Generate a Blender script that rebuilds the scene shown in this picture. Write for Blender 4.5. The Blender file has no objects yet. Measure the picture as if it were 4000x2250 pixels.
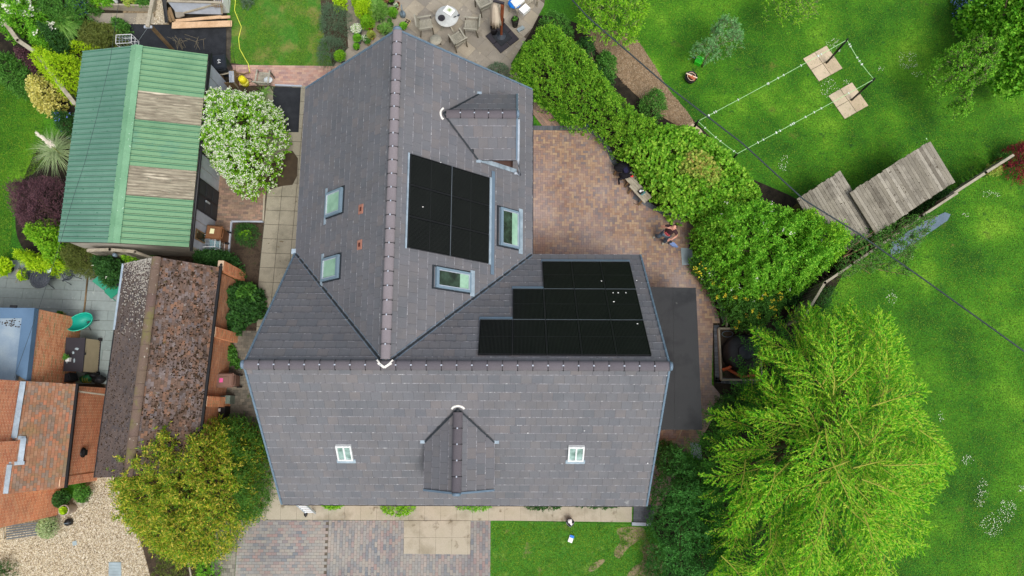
import bpy, bmesh, math, random
import numpy as np
from mathutils import Vector, Matrix
random.seed(7); RNG = np.random.default_rng(7)
SC = bpy.context.scene; COL = SC.collection
# ---------------- camera ----------------
F = 2770.0; TH = math.atan(495 / F); H = 28.6
cs, sn = math.cos(TH), math.sin(TH)
cam = bpy.data.cameras.new('camera'); cam.sensor_width = 36; cam.lens = F / 4000 * 36
cam.clip_start = .1; cam.clip_end = 3000
camo = bpy.data.objects.new('camera', cam); COL.objects.link(camo)
camo.location = (0, 0, H); camo.rotation_euler = (TH, 0, 0); SC.camera = camo
# ---------------- sky, sun, exposure ----------------
EL, AZ = math.radians(62), math.radians(150)      # azimuth clockwise from north
w = bpy.data.worlds.new('World'); SC.world = w; w.use_nodes = True
nt = w.node_tree; bg = nt.nodes['Background']; sky = nt.nodes.new('ShaderNodeTexSky')
sky.sky_type = 'NISHITA'; sky.sun_disc = False; sky.sun_elevation = EL; sky.sun_rotation = AZ
sky.air_density = 1.0; sky.dust_density = 4.0; sky.ozone_density = 1.0
hs = nt.nodes.new('ShaderNodeHueSaturation'); hs.inputs['Saturation'].default_value = .45   # cloud cover greys the sky
nt.links.new(sky.outputs[0], hs.inputs['Color']); nt.links.new(hs.outputs[0], bg.inputs[0]); bg.inputs[1].default_value = .13
sl = bpy.data.lights.new('sun', 'SUN'); sl.energy = 1.4; sl.angle = math.radians(30); sl.color = (1, .97, .92)
so = bpy.data.objects.new('sun', sl); COL.objects.link(so)
so.rotation_euler = (math.pi / 2 - EL, 0, math.pi - AZ)
SC.view_settings.view_transform = 'Standard'; SC.view_settings.look = 'None'
SC.view_settings.gamma = 1; SC.view_settings.use_curve_mapping = False; SC.view_settings.exposure = 0.35

# ---------------- geometry of the view: pixel of the 4000 px photograph + height -> point ----------------
def G(px, py, z=0.0):
    u = (px - 2000) / F; v = (1125 - py) / F
    dx, dy, dz = u, sn + v * cs, -cs + v * sn
    t = (H - z) / (-dz)
    return Vector((dx * t, dy * t, z))
def PX(p):
    dx, dy, dz = p[0], p[1], p[2] - H
    f = dy * sn - dz * cs
    return 2000 + dx / f * F, 1125 - (dy * cs + dz * sn) / f * F

# ---------------- tags ----------------
def tag(o, label=None, cat=None, group=None, kind=None):
    if label: o['label'] = label
    if cat: o['category'] = cat
    if group: o['group'] = group
    if kind: o['kind'] = kind
    return o
def thing(name, label, cat, loc=(0, 0, 0), rz=0, group=None):
    o = bpy.data.objects.new(name, None); COL.objects.link(o); o.empty_display_size = .2
    o.location = loc; o.rotation_euler = (0, 0, rz)
    return tag(o, label, cat, group)
def org(o):
    v = Vector((0, 0, 0))
    while o is not None:
        v += Vector(o.location); o = o.parent
    return v
def link(name, me, mats, parent=None, label=None, kind=None):
    for m in (mats if isinstance(mats, (list, tuple)) else [mats]): me.materials.append(m)
    o = bpy.data.objects.new(name, me); COL.objects.link(o)
    if parent is not None: o.parent = parent
    return tag(o, label, None, None, kind)
def copy_tree(o, loc=None, rz=None, label=None, parent=None):
    c = o.copy(); COL.objects.link(c)
    if parent is not None: c.parent = parent
    if loc is not None: c.location = loc
    if rz is not None: c.rotation_euler = (0, 0, rz)
    if label: c['label'] = label
    for ch in list(o.children): copy_tree(ch, parent=c)
    return c

# ---------------- mesh builder ----------------
class MB:
    def __init__(s): s.V = []; s.F = []; s.M = []; s.mi = 0; s.sm = []; s.smooth = False
    def add(s, V, Fs):
        b = len(s.V); s.V += [tuple(v) for v in V]
        for f in Fs: s.F.append(tuple(i + b for i in f)); s.M.append(s.mi); s.sm.append(s.smooth)
        return s
    def hexa(s, b, t):      # 4 bottom, 4 top points
        return s.add(list(b) + list(t), [(3, 2, 1, 0), (4, 5, 6, 7), (0, 1, 5, 4), (1, 2, 6, 5), (2, 3, 7, 6), (3, 0, 4, 7)])
    def box(s, c, d, rz=0, M=None):
        x, y, z = d[0] / 2, d[1] / 2, d[2] / 2
        P = [Vector(p) for p in ((-x, -y, -z), (x, -y, -z), (x, y, -z), (-x, y, -z), (-x, -y, z), (x, -y, z), (x, y, z), (-x, y, z))]
        R = Matrix.Rotation(rz, 4, 'Z') if M is None else M
        P = [R @ p + Vector(c) for p in P]
        return s.hexa(P[:4], P[4:])
    def bar(s, a, b, w, h=None, up=(0, 0, 1)):
        a, b = Vector(a), Vector(b); h = h or w; d = (b - a).normalized(); u = Vector(up)
        r = d.cross(u)
        if r.length < 1e-3: r = d.cross(Vector((1, 0, 0)))
        r.normalize(); u = r.cross(d).normalized()
        q = [(-w / 2, -h / 2), (w / 2, -h / 2), (w / 2, h / 2), (-w / 2, h / 2)]
        return s.hexa([a + r * x + u * y for x, y in q], [b + r * x + u * y for x, y in q])
    def tube(s, pts, r, n=6, cap=True):
        pts = [Vector(p) for p in pts]; R = r if isinstance(r, (list, tuple)) else [r] * len(pts)
        V = []; Fs = []; ref = Vector((.13, .27, 1)).normalized()
        for i, p in enumerate(pts):
            d = (pts[min(i + 1, len(pts) - 1)] - pts[max(i - 1, 0)])
            d = d.normalized() if d.length > 1e-9 else Vector((0, 0, 1))
            a = d.cross(ref)
            if a.length < .05: a = d.cross(Vector((1, 0, 0)))
            a.normalize(); b = d.cross(a)
            for k in range(n):
                t = 2 * math.pi * k / n; V.append(p + (a * math.cos(t) + b * math.sin(t)) * R[i])
        for i in range(len(pts) - 1):
            for k in range(n):
                k2 = (k + 1) % n; Fs.append((i * n + k, i * n + k2, (i + 1) * n + k2, (i + 1) * n + k))
        if cap: Fs.append(tuple(range(n - 1, -1, -1))); Fs.append(tuple((len(pts) - 1) * n + k for k in range(n)))
        sm = s.smooth; s.smooth = n > 5; s.add(V, Fs); s.smooth = sm
        return s
    def lathe(s, c, prof, n=16, M=None):
        V = []; Fs = []
        for r, z in prof:
            for k in range(n):
                t = 2 * math.pi * k / n; p = Vector((r * math.cos(t), r * math.sin(t), z))
                if M is not None: p = M @ p
                V.append(p + Vector(c))
        for i in range(len(prof) - 1):
            for k in range(n):
                k2 = (k + 1) % n; Fs.append((i * n + k, i * n + k2, (i + 1) * n + k2, (i + 1) * n + k))
        if prof[-1][0] > 1e-4: Fs.append(tuple((len(prof) - 1) * n + k for k in range(n)))
        if prof[0][0] > 1e-4: Fs.append(tuple(range(n - 1, -1, -1)))
        sm = s.smooth; s.smooth = True; s.add(V, Fs); s.smooth = sm
        return s
    def prism(s, poly, z0, z1):
        poly = [(p[0], p[1]) for p in poly]
        a = sum(poly[i][0] * poly[(i + 1) % len(poly)][1] - poly[(i + 1) % len(poly)][0] * poly[i][1] for i in range(len(poly)))
        if a < 0: poly = poly[::-1]
        n = len(poly)
        V = [(x, y, z0) for x, y in poly] + [(x, y, z1) for x, y in poly]
        return s.add(V, [tuple(range(n - 1, -1, -1)), tuple(range(n, 2 * n))] + [(i, (i + 1) % n, (i + 1) % n + n, i + n) for i in range(n)])
    def blob(s, c, r, n=10, m=7, wob=.12, M=None):
        V = []; Fs = []; r = r if hasattr(r, '__len__') else (r, r, r)
        for i in range(m + 1):
            ph = math.pi * i / m
            for k in range(n):
                t = 2 * math.pi * k / n; q = 1 + wob * random.uniform(-1, 1) * (0 < i < m)
                p = Vector((math.sin(ph) * math.cos(t) * r[0] * q, math.sin(ph) * math.sin(t) * r[1] * q, -math.cos(ph) * r[2] * q))
                V.append((M @ p if M is not None else p) + Vector(c))
        for i in range(m):
            for k in range(n):
                k2 = (k + 1) % n; Fs.append((i * n + k, i * n + k2, (i + 1) * n + k2, (i + 1) * n + k))
        sm = s.smooth; s.smooth = True; s.add(V, Fs); s.smooth = sm
        return s
    def mesh(s, name, o=Vector((0, 0, 0))):
        me = bpy.data.meshes.new(name)
        me.from_pydata([(v[0] - o[0], v[1] - o[1], v[2] - o[2]) for v in s.V], [], s.F)
        me.polygons.foreach_set('material_index', s.M); me.polygons.foreach_set('use_smooth', s.sm)
        me.validate(); me.update(); return me
    def build(s, name, mats, parent=None, label=None, kind=None):
        o = org(parent) if parent is not None else Vector((0, 0, 0))
        return link(name, s.mesh(name, o), mats, parent, label, kind)
    def solo(s, name, mats, label, cat, group=None, kind=None, loc=None):
        """one top-level mesh with its origin at its base"""
        if loc is None:
            xs = [v[0] for v in s.V]; ys = [v[1] for v in s.V]; zs = [v[2] for v in s.V]
            loc = Vector(((min(xs) + max(xs)) / 2, (min(ys) + max(ys)) / 2, min(zs)))
        o = link(name, s.mesh(name, loc), mats); o.location = loc
        return tag(o, label, cat, group, kind)

# ---------------- materials ----------------
def lin(c):
    return tuple((x / 255 / 12.92 if x / 255 <= .04045 else ((x / 255 + .055) / 1.055) ** 2.4) for x in c[:3]) + (1,)
def piece_random(nt, coord_seed=0):
    N = nt.nodes; L = nt.links
    g = N.new('ShaderNodeNewGeometry'); oi = N.new('ShaderNodeObjectInfo')
    a = N.new('ShaderNodeMath'); a.operation = 'ADD'; L.new(g.outputs['Random Per Island'], a.inputs[0]); L.new(oi.outputs['Random'], a.inputs[1])
    f = N.new('ShaderNodeMath'); f.operation = 'FRACT'; L.new(a.outputs[0], f.inputs[0])
    return f.outputs[0], g
def mat(name, cols, rough=.85, mott=.25, mscale=1.5, fine=.15, fscale=40, rnd=False, bump=.0, bscale=None, metal=0, spec=.3,
        spots=None, stretch=None, transl=0, emis=None, vary=0.0):
    """cols: one colour or a ramp.  The ramp is read by each piece's own random number (rnd) or by a noise of size mscale.
    spots: list of (colour, noise scale, threshold, softness)  -> lichen, moss, stains with a shape of their own"""
    m = bpy.data.materials.new(name); m.use_nodes = True; nt = m.node_tree; N = nt.nodes; L = nt.links
    b = N['Principled BSDF']; b.inputs['Roughness'].default_value = rough; b.inputs['Metallic'].default_value = metal
    b.inputs['Specular IOR Level'].default_value = spec
    if not isinstance(cols, list): cols = [cols]
    g = N.new('ShaderNodeNewGeometry'); pos = g.outputs['Position']
    if stretch:
        mp = N.new('ShaderNodeMapping'); L.new(pos, mp.inputs[0]); mp.inputs['Scale'].default_value = stretch[:3]
        if len(stretch) > 3: mp.vector_type = 'POINT'; mp.inputs['Rotation'].default_value = (0, 0, 0); vr = N.new('ShaderNodeVectorRotate'); vr.rotation_type = 'Z_AXIS'; vr.inputs['Angle'].default_value = stretch[3]; L.new(pos, vr.inputs[0]); L.new(vr.outputs[0], mp.inputs[0])
        spos = mp.outputs[0]
    else: spos = pos
    def noise(sc, det=4, p=None, ro=.6):
        n = N.new('ShaderNodeTexNoise'); n.inputs['Scale'].default_value = sc; n.inputs['Detail'].default_value = det
        n.inputs['Roughness'].default_value = ro; L.new(p if p is not None else pos, n.inputs['Vector']); return n.outputs[0]
    if rnd: fac, _ = piece_random(nt)
    else:
        nz = noise(mscale, 5, spos); mr = N.new('ShaderNodeMapRange'); mr.inputs[1].default_value = .3; mr.inputs[2].default_value = .7
        L.new(nz, mr.inputs[0]); fac = mr.outputs[0]
    if rnd and vary:
        nz = noise(mscale, 3, spos); mm = N.new('ShaderNodeMath'); mm.operation = 'MULTIPLY_ADD'; mm.use_clamp = True
        sb = N.new('ShaderNodeMath'); sb.operation = 'SUBTRACT'; L.new(nz, sb.inputs[0]); sb.inputs[1].default_value = .5
        L.new(sb.outputs[0], mm.inputs[0]); mm.inputs[1].default_value = vary * 2; L.new(fac, mm.inputs[2]); fac = mm.outputs[0]
    cr = N.new('ShaderNodeValToRGB'); e = cr.color_ramp.elements
    if len(cols) == 1: cols = cols * 2
    e[0].color = lin(cols[0]); e[0].position = 0; e[1].color = lin(cols[-1]); e[1].position = 1
    for i, c in enumerate(cols[1:-1]):
        q = e.new((i + 1) / (len(cols) - 1)); q.color = lin(c)
    L.new(fac, cr.inputs[0]); colr = cr.outputs[0]
    def scale(colr, src, amt, lo=.3, hi=.7):
        mr = N.new('ShaderNodeMapRange'); mr.inputs[1].default_value = lo; mr.inputs[2].default_value = hi
        mr.inputs[3].default_value = 1 - amt; mr.inputs[4].default_value = 1 + amt; L.new(src, mr.inputs[0])
        mx = N.new('ShaderNodeVectorMath'); mx.operation = 'SCALE'; L.new(colr, mx.inputs[0]); L.new(mr.outputs[0], mx.inputs['Scale'])
        return mx.outputs[0]
    if mott: colr = scale(colr, noise(mscale, 4, spos), mott)
    if fine: colr = scale(colr, noise(fscale, 3, spos), fine)
    for sp in (spots or []):
        n = noise(sp[1], 4, None, .65); mr = N.new('ShaderNodeMapRange'); mr.inputs[1].default_value = sp[2]; mr.inputs[2].default_value = sp[2] + sp[3]
        L.new(n, mr.inputs[0]); f = mr.outputs[0]
        if len(sp) > 4:   # second, coarser mask so that the stains gather in places
            n2 = noise(sp[4], 2); m2 = N.new('ShaderNodeMapRange'); m2.inputs[1].default_value = sp[5]; m2.inputs[2].default_value = sp[5] + .08
            L.new(n2, m2.inputs[0]); mu = N.new('ShaderNodeMath'); mu.operation = 'MULTIPLY'; L.new(f, mu.inputs[0]); L.new(m2.outputs[0], mu.inputs[1]); f = mu.outputs[0]
        mx = N.new('ShaderNodeMix'); mx.data_type = 'RGBA'; L.new(f, mx.inputs[0]); L.new(colr, mx.inputs[6]); mx.inputs[7].default_value = lin(sp[0]); colr = mx.outputs[2]
    L.new(colr, b.inputs['Base Color'])
    if bump:
        bp = N.new('ShaderNodeBump'); bp.inputs['Strength'].default_value = bump; bp.inputs['Distance'].default_value = .02
        L.new(noise(bscale or fscale, 4, spos), bp.inputs['Height']); L.new(bp.outputs[0], b.inputs['Normal'])
    if transl:
        t = N.new('ShaderNodeBsdfTranslucent'); L.new(colr, t.inputs[0]); mx = N.new('ShaderNodeMixShader'); mx.inputs[0].default_value = transl
        L.new(b.outputs[0], mx.inputs[1]); L.new(t.outputs[0], mx.inputs[2]); L.new(mx.outputs[0], N['Material Output'].inputs[0])
    if emis: b.inputs['Emission Color'].default_value = lin(emis); b.inputs['Emission Strength'].default_value = 1
    return m
def plain(name, c, rough=.6, spec=.3, metal=0, fine=.06, mott=.08, **k): return mat(name, c, rough, mott, 3, fine, 60, spec=spec, metal=metal, **k)
def leafmat(name, cols, scale=2.2, vary=.35, tr=.25, rough=.6):
    cols = [tuple(min(250, 255 * (v / 255) ** .78) for v in c) for c in cols]
    return mat(name, cols, rough, .0, scale, 0, 1, rnd=True, vary=vary, transl=tr, spec=.25)

# ---------------- polygons ----------------
def pip(x, y, P):
    x = np.asarray(x); y = np.asarray(y); r = np.zeros(x.shape, bool); n = len(P)
    for i in range(n):
        x1, y1 = P[i]; x2, y2 = P[(i + 1) % n]
        if y1 == y2: continue
        c = ((y1 > y) != (y2 > y)) & (x < (x2 - x1) * (y - y1) / (y2 - y1) + x1); r ^= c
    return r
def edist(x, y, P):
    d = np.full(np.shape(x), 1e9); n = len(P)
    for i in range(n):
        x1, y1 = P[i]; x2, y2 = P[(i + 1) % n]; dx, dy = x2 - x1, y2 - y1
        t = np.clip(((x - x1) * dx + (y - y1) * dy) / (dx * dx + dy * dy + 1e-12), 0, 1)
        d = np.minimum(d, np.hypot(x - x1 - t * dx, y - y1 - t * dy))
    return d
def smoothpoly(P, k=2):
    for _ in range(k):
        Q = []
        for i in range(len(P)):
            a, b = P[i], P[(i + 1) % len(P)]
            Q += [(a[0] * .75 + b[0] * .25, a[1] * .75 + b[1] * .25), (a[0] * .25 + b[0] * .75, a[1] * .25 + b[1] * .75)]
        P = Q
    return P
def clip_half(P, a, b, c):      # keep a*x+b*y<=c
    out = []
    for i in range(len(P)):
        p, q = P[i], P[(i + 1) % len(P)]; fp = a * p[0] + b * p[1] - c; fq = a * q[0] + b * q[1] - c
        if fp <= 0: out.append(p)
        if (fp < 0 < fq) or (fq < 0 < fp):
            t = fp / (fp - fq); out.append((p[0] + (q[0] - p[0]) * t, p[1] + (q[1] - p[1]) * t))
    return out
def clip_rect(P, x0, y0, x1, y1):
    for a, b, c in ((-1, 0, -x0), (1, 0, x1), (0, -1, -y0), (0, 1, y1)):
        P = clip_half(P, a, b, c)
        if len(P) < 3: return []
    return P
def area(P): return abs(sum(P[i][0] * P[(i + 1) % len(P)][1] - P[(i + 1) % len(P)][0] * P[i][1] for i in range(len(P)))) / 2
def wpoly(pts, z=0): return [tuple(G(x, y, z)[:2]) for x, y in pts]

def lay(parent, name, stuffname, rects, poly, fr, mats, t=.02, lift=None, cap=300, gap=0, edge=0, jitter=0, near=None, minarea=.12):
    """pieces (x0,y0,x1,y1) of a plane frame fr=(o,ex,ey,en), clipped to poly; the first cap whole ones are objects, the rest one mesh.
    lift=(low,high): heights of the lower and upper edge of a piece above the plane."""
    o, ex, ey, en = fr; po = org(parent); full = []; part = []
    bb = (min(p[0] for p in poly), min(p[1] for p in poly), max(p[0] for p in poly), max(p[1] for p in poly))
    for r in rects:
        r = (r[0] + gap / 2, r[1] + gap / 2, r[2] - gap / 2, r[3] - gap / 2)
        if r[2] < bb[0] or r[0] > bb[2] or r[3] < bb[1] or r[1] > bb[3]: continue
        P = clip_rect(poly, *r); A = area(P) if len(P) > 2 else 0; R = (r[2] - r[0]) * (r[3] - r[1])
        if A > .998 * R: full.append(r)
        elif A > minarea * R: part.append((r, P))
    lo, hi = lift or (t, t)
    def piece(mb, r, P, off, dz):
        h = r[3] - r[1]
        def zz(y): return lo + (hi - lo) * (y - r[1]) / h + dz
        a = sum(P[i][0] * P[(i + 1) % len(P)][1] - P[(i + 1) % len(P)][0] * P[i][1] for i in range(len(P)))
        if a < 0: P = P[::-1]
        def put(Q, mi, sides):
            n = len(Q)
            V = [(x - off[0], y - off[1], zz(y)) for x, y in Q]; mb.mi = mi
            if sides:
                V += [(x - off[0], y - off[1], zz(y) - t) for x, y in Q]
                mb.add(V, [tuple(range(n))] + [(i, i + n, (i + 1) % n + n, (i + 1) % n) for i in range(n)])
            else: mb.add(V, [tuple(range(n))])
        put(P, 0, True)
        if edge:
            Q = clip_half(P, 0, 1, r[1] + edge)
            if len(Q) > 2:
                Q = [(x, y) for x, y in Q]; n = len(Q); mb.mi = 1
                mb.add([(x - off[0], y - off[1], zz(y) + .0025) for x, y in Q], [tuple(range(n))])
    if near is None: near = lambda c: -abs(PX(c)[0] - 2000) * .5 - abs(PX(c)[1] - 1400)
    full.sort(key=lambda r: -near(o + ex * (r[0] + r[2]) / 2 + ey * (r[1] + r[3]) / 2))
    cache = {}
    R3 = Matrix((ex, ey, en)).transposed().to_4x4()
    for r in full[:cap]:
        k = (round(r[2] - r[0], 3), round(r[3] - r[1], 3))
        if k not in cache:
            mb = MB(); rr = (0, 0, r[2] - r[0], r[3] - r[1]); piece(mb, rr, [(0, 0), (rr[2], 0), (rr[2], rr[3]), (0, rr[3])], (0, 0), 0)
            me = mb.mesh(name)
            for m in mats: me.materials.append(m)
            cache[k] = me
        ob = bpy.data.objects.new(name, cache[k]); COL.objects.link(ob); ob.parent = parent
        p = o + ex * r[0] + ey * r[1] + en * random.uniform(-jitter, jitter)
        ob.matrix_local = Matrix.Translation(p - po) @ R3 @ Matrix.Rotation(random.uniform(-jitter, jitter) * 1.2, 4, 'Z')
    rest = [(r, [(r[0], r[1]), (r[2], r[1]), (r[2], r[3]), (r[0], r[3])]) for r in full[cap:]] + part
    if rest:
        mb = MB()
        for r, P in rest: piece(mb, r, P, (0, 0), random.uniform(-jitter, jitter))
        mb.V = [tuple(o + ex * x + ey * y + en * z) for x, y, z in mb.V]
        mb.build(stuffname, mats, parent, kind='stuff')
def grid(x0, y0, x1, y1, w, h, stag=.5, jit=0):
    R = []; j = 0; y = y0
    while y < y1:
        x = x0 - w * (stag * (j % 2)) - w
        while x < x1: R.append((x, y, x + w, y + h)); x += w
        y += h; j += 1
    return R
def herring(x0, y0, x1, y1, u):
    R = []; n = int(max(x1 - x0, y1 - y0) / u) + 6
    for a in range(-n, n):
        for b in range(-n // 2, n // 2):
            X = x0 + (a + 4 * b) * u; Y = y0 + a * u
            if X < x0 - 3 * u or X > x1 + u or Y < y0 - 3 * u or Y > y1 + u: continue
            R.append((X, Y, X + 2 * u, Y + u)); R.append((X + 3 * u, Y, X + 4 * u, Y + 2 * u))
    return R
UP = Vector((0, 0, 1))
def pave(name, px, z, bed, mats, rects_fn, ang=0, origin=None, cap=300, gap=.006, t=.02, pname='paving_block', poly=None, jitter=.0015):
    """a paved area: a bed (structure) with its blocks on it"""
    P = poly or wpoly(px, z); ob = MB().prism(P, z - .06, z - .016).build(name, bed); tag(ob, kind='structure')
    o = Vector((P[0][0], P[0][1], z - t)) if origin is None else Vector((origin[0], origin[1], z - t))
    ex = Vector((math.cos(ang), math.sin(ang), 0)); ey = Vector((-math.sin(ang), math.cos(ang), 0))
    Q = [((p[0] - o.x) * ex.x + (p[1] - o.y) * ex.y, (p[0] - o.x) * ey.x + (p[1] - o.y) * ey.y) for p in P]
    bb = (min(q[0] for q in Q), min(q[1] for q in Q), max(q[0] for q in Q), max(q[1] for q in Q))
    lay(ob, pname, pname + 's', rects_fn(*bb), Q, (o, ex, ey, UP), mats, t=t, cap=cap, gap=gap, jitter=jitter,
        near=lambda c: -1 if not (0 < PX(c)[0] < 4000 and 0 < PX(c)[1] < 2250) else random.random() * .3 + 1)
    return ob
_zs = [0]
def sheet(name, px, z, m, t=.05, poly=None, smooth=0):
    if z < .01: _zs[0] += 1; z = .004 + .0012 * _zs[0]
    P = poly or wpoly(px, z)
    if smooth: P = smoothpoly(P, smooth)
    return tag(MB().prism(P, z - t, z).build(name, m), kind='structure')
def brick_face(parent, A, B, z0, z1, mats, name='brick', L=.225, Hh=.075, cap=300, tops=None, proud=.003):
    """bricks on a vertical face from A to B (outward normal to the right of A->B)"""
    A = Vector((A[0], A[1], 0)); B = Vector((B[0], B[1], 0)); ex = (B - A).normalized(); en = ex.cross(UP)
    W = (B - A).length; poly = tops or [(0, z0), (W, z0), (W, z1), (0, z1)]
    fr = (A, ex, UP, en)
    lay(parent, name, 'bricks', grid(0, z0, W, max(p[1] for p in poly), L, Hh), poly, fr, mats, t=proud, cap=cap, gap=.015, minarea=.05)

# ---------------- leaves ----------------
def unit(a): return a / (np.linalg.norm(a, axis=-1, keepdims=True) + 1e-9)
def leaves_mesh(name, P, D, Nn, L, W, fold=0.0, round_=False):
    """n leaves: base P, direction D, normal Nn, lengths L, widths W"""
    S = unit(np.cross(D, Nn)); n = len(P); L = L[:, None]; W = W[:, None]
    if round_:
        V = np.stack([P, P + D * L * .3 - S * W * .5, P + D * L * .75 - S * W * .42, P + D * L, P + D * L * .75 + S * W * .42, P + D * L * .3 + S * W * .5], 1)
        k = 6
    else:
        V = np.stack([P, P + D * L * .45 - S * W * .5 + Nn * W * fold, P + D * L, P + D * L * .45 + S * W * .5 + Nn * W * fold], 1); k = 4
    me = bpy.data.meshes.new(name); me.vertices.add(n * k); me.vertices.foreach_set('co', V.reshape(-1).astype(np.float32))
    me.loops.add(n * k); me.loops.foreach_set('vertex_index', np.arange(n * k, dtype=np.int32))
    me.polygons.add(n); me.polygons.foreach_set('loop_start', np.arange(0, n * k, k, dtype=np.int32))
    me.polygons.foreach_set('loop_total', np.full(n, k, dtype=np.int32)); me.update(); return me
def sample_poly(P, n):
    xs = [p[0] for p in P]; ys = [p[1] for p in P]; X = np.zeros(0); Y = np.zeros(0)
    while len(X) < n:
        x = RNG.uniform(min(xs), max(xs), n * 2); y = RNG.uniform(min(ys), max(ys), n * 2); k = pip(x, y, P)
        X = np.concatenate([X, x[k]]); Y = np.concatenate([Y, y[k]])
    return X[:n], Y[:n]
def vnoise(x, y, s, seed=0):
    """smooth value noise from a few rotated waves"""
    r = np.random.default_rng(seed); v = np.zeros_like(x)
    for i in range(6):
        a = r.uniform(0, 6.28); f = r.uniform(.6, 1.7) / s; v += np.sin((x * math.cos(a) + y * math.sin(a)) * f * 6.28 + r.uniform(0, 6.28))
    return v / 6
def plant(name, label, cat, px, zt, m, n, leaf=(.07, .035), shoot=.3, per=10, zb=0.0, R=None, lump=.25, droop=.05, spread=.9, group=None,
          flowers=None, stem=None, trunk=.05, round_=False, under=.25, smooth=1, updir=.6, outz=.6, side=.8, sparse=0, core=None, lscale=.8, loc=None, parentname='crown', flat=0.5):
    """a shrub or tree crown filling an outline of the photograph with leafy shoots; trunk and limbs below"""
    P = smoothpoly(wpoly(px, zb + outz * (zt - zb)), smooth)
    X = [p[0] for p in P]; Y = [p[1] for p in P]; cx, cy = sum(X) / len(P), sum(Y) / len(P)
    seed = int(abs(cx * 131 + cy * 71)) % 9973
    root = thing(name, label, cat, (cx, cy, max(zb - .0, 0) if zb < 1.2 else 0), group=group)
    K = max(8, n // per)
    x, y = sample_poly(P, K * (3 if sparse else 1))
    if sparse:
        k = vnoise(x, y, lscale, seed + 5) > sparse - .5; x, y = x[k][:K], y[k][:K]; K = len(x)
    d = edist(x, y, P); dm = d.max(); Rr = R or min(dm, (zt - zb) * 1.0)
    f = np.sqrt(np.clip(1 - (1 - np.clip(d / Rr, 0, 1)) ** 2, 0, 1)); f = .12 + .88 * f
    nz = vnoise(x, y, lscale, seed) + .5 * vnoise(x, y, lscale * .4, seed + 1)
    f = f * (1 + lump * nz) ; lowm = RNG.random(K) < under; f = np.where(lowm, f * RNG.uniform(.25, .8, K), f)
    z = zb + (zt - zb) * np.clip(f, .02, 1.25) - RNG.random(K) ** 2 * .2 * (zt - zb) * .5
    O = np.stack([x, y, z], 1)
    out = np.stack([x - cx, y - cy, np.zeros(K)], 1); out = out / (np.abs(out).max() + 1e-6) * spread
    D = unit(out * (1.2 - f)[:, None] * 1.3 + RNG.normal(0, .45, (K, 3)) * [1, 1, .6] + [0, 0, updir])
    Ls = shoot * RNG.uniform(.6, 1.3, K)
    O = O - D * Ls[:, None] * .5
    t = np.linspace(.12, 1, per)[None, :, None]
    pts = O[:, None] + D[:, None] * Ls[:, None, None] * t; pts[..., 2] -= (droop * t[..., 0] ** 2 * (Ls[:, None] / shoot))
    tang = D[:, None] * np.ones((1, per, 1)); tang = tang.copy(); tang[..., 2] -= droop * 2 * t[..., 0] / shoot * .8; tang = unit(tang)
    rnd = unit(RNG.normal(0, 1, (K, per, 3))); sd = unit(np.cross(tang, rnd))
    LD = unit(tang * .6 + sd * side + RNG.normal(0, .15, (K, per, 3)))
    up = unit(RNG.normal(0, flat, (K, per, 3)) + [0, 0, .9]); NN = unit(up - LD * (up * LD).sum(-1, keepdims=True))
    nn = K * per; ll = leaf[0] * RNG.uniform(.65, 1.25, nn); ww = leaf[1] * RNG.uniform(.7, 1.2, nn)
    o3 = np.array(org(root))
    me = leaves_mesh('leaves', pts.reshape(-1, 3) - o3, LD.reshape(-1, 3), NN.reshape(-1, 3), ll, ww, .12, round_)
    link(parentname, me, m, root)
    if stem is not None:            # visible pale shoots
        S = unit(np.cross(D, np.array([0, 0, 1.]))); k0 = O; k1 = pts[:, per // 2]; k2 = pts[:, -1]; wd = .007
        V = np.concatenate([k0 - S * wd, k0 + S * wd, k1 + S * wd * .8, k2, k1 - S * wd * .8], 1).reshape(-1, 5, 3) - o3
        me = bpy.data.meshes.new('twigs'); me.from_pydata(V.reshape(-1, 3).tolist(), [], [tuple(range(i * 5, i * 5 + 5)) for i in range(K)]); link('twigs', me, stem, root, None, 'stuff')
    if trunk:
        mb = MB(); nl = 5 + int(dm * 3); zmid = zb + (zt - zb) * .45
        mb.tube([(cx, cy, 0), (cx + .03, cy - .02, zmid * .5), (cx, cy, zmid)], [trunk * 1.3, trunk, trunk * .8], 8)
        for i in range(nl):
            k = RNG.integers(0, K); e = Vector(O[k]); s0 = Vector((cx, cy, zmid * RNG.uniform(.15, .9)))
            mid = s0.lerp(e, .5) + Vector((RNG.uniform(-.1, .1), RNG.uniform(-.1, .1), .1)); mb.tube([s0, mid, e], [trunk * .6, trunk * .4, trunk * .15], 5)
        mb.build('trunk' if zt > 2.4 else 'stems', BARK, root)
    if flowers:
        for (fn, fs, fm, cnt) in [flowers] if not isinstance(flowers, list) else flowers:
            idx = RNG.choice(np.where(~lowm)[0], min(fn, (~lowm).sum()), replace=False)
            c = pts[idx, -1]; q = c[:, None] + RNG.normal(0, fs * .5, (len(idx), cnt, 3)) * [1, 1, .35]
            q = q.reshape(-1, 3); q[:, 2] += .015; n2 = len(q); a = RNG.uniform(0, 6.28, n2)
            DD = np.stack([np.cos(a), np.sin(a), RNG.normal(0, .2, n2)], 1); DD = unit(DD); U = unit(RNG.normal(0, .25, (n2, 3)) + [0, 0, 1]); U = unit(U - DD * (U * DD).sum(-1, keepdims=True))
            s = fs * .55 * RNG.uniform(.7, 1.2, n2)
            link('blossom', leaves_mesh('blossom', q - DD * s[:, None] * .5 - o3, DD, U, s, s, .05, True), fm, root)
    return root
def rectpx(x0, y0, x1, y1): return [(x0, y0), (x1, y0), (x1, y1), (x0, y1)]
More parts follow.
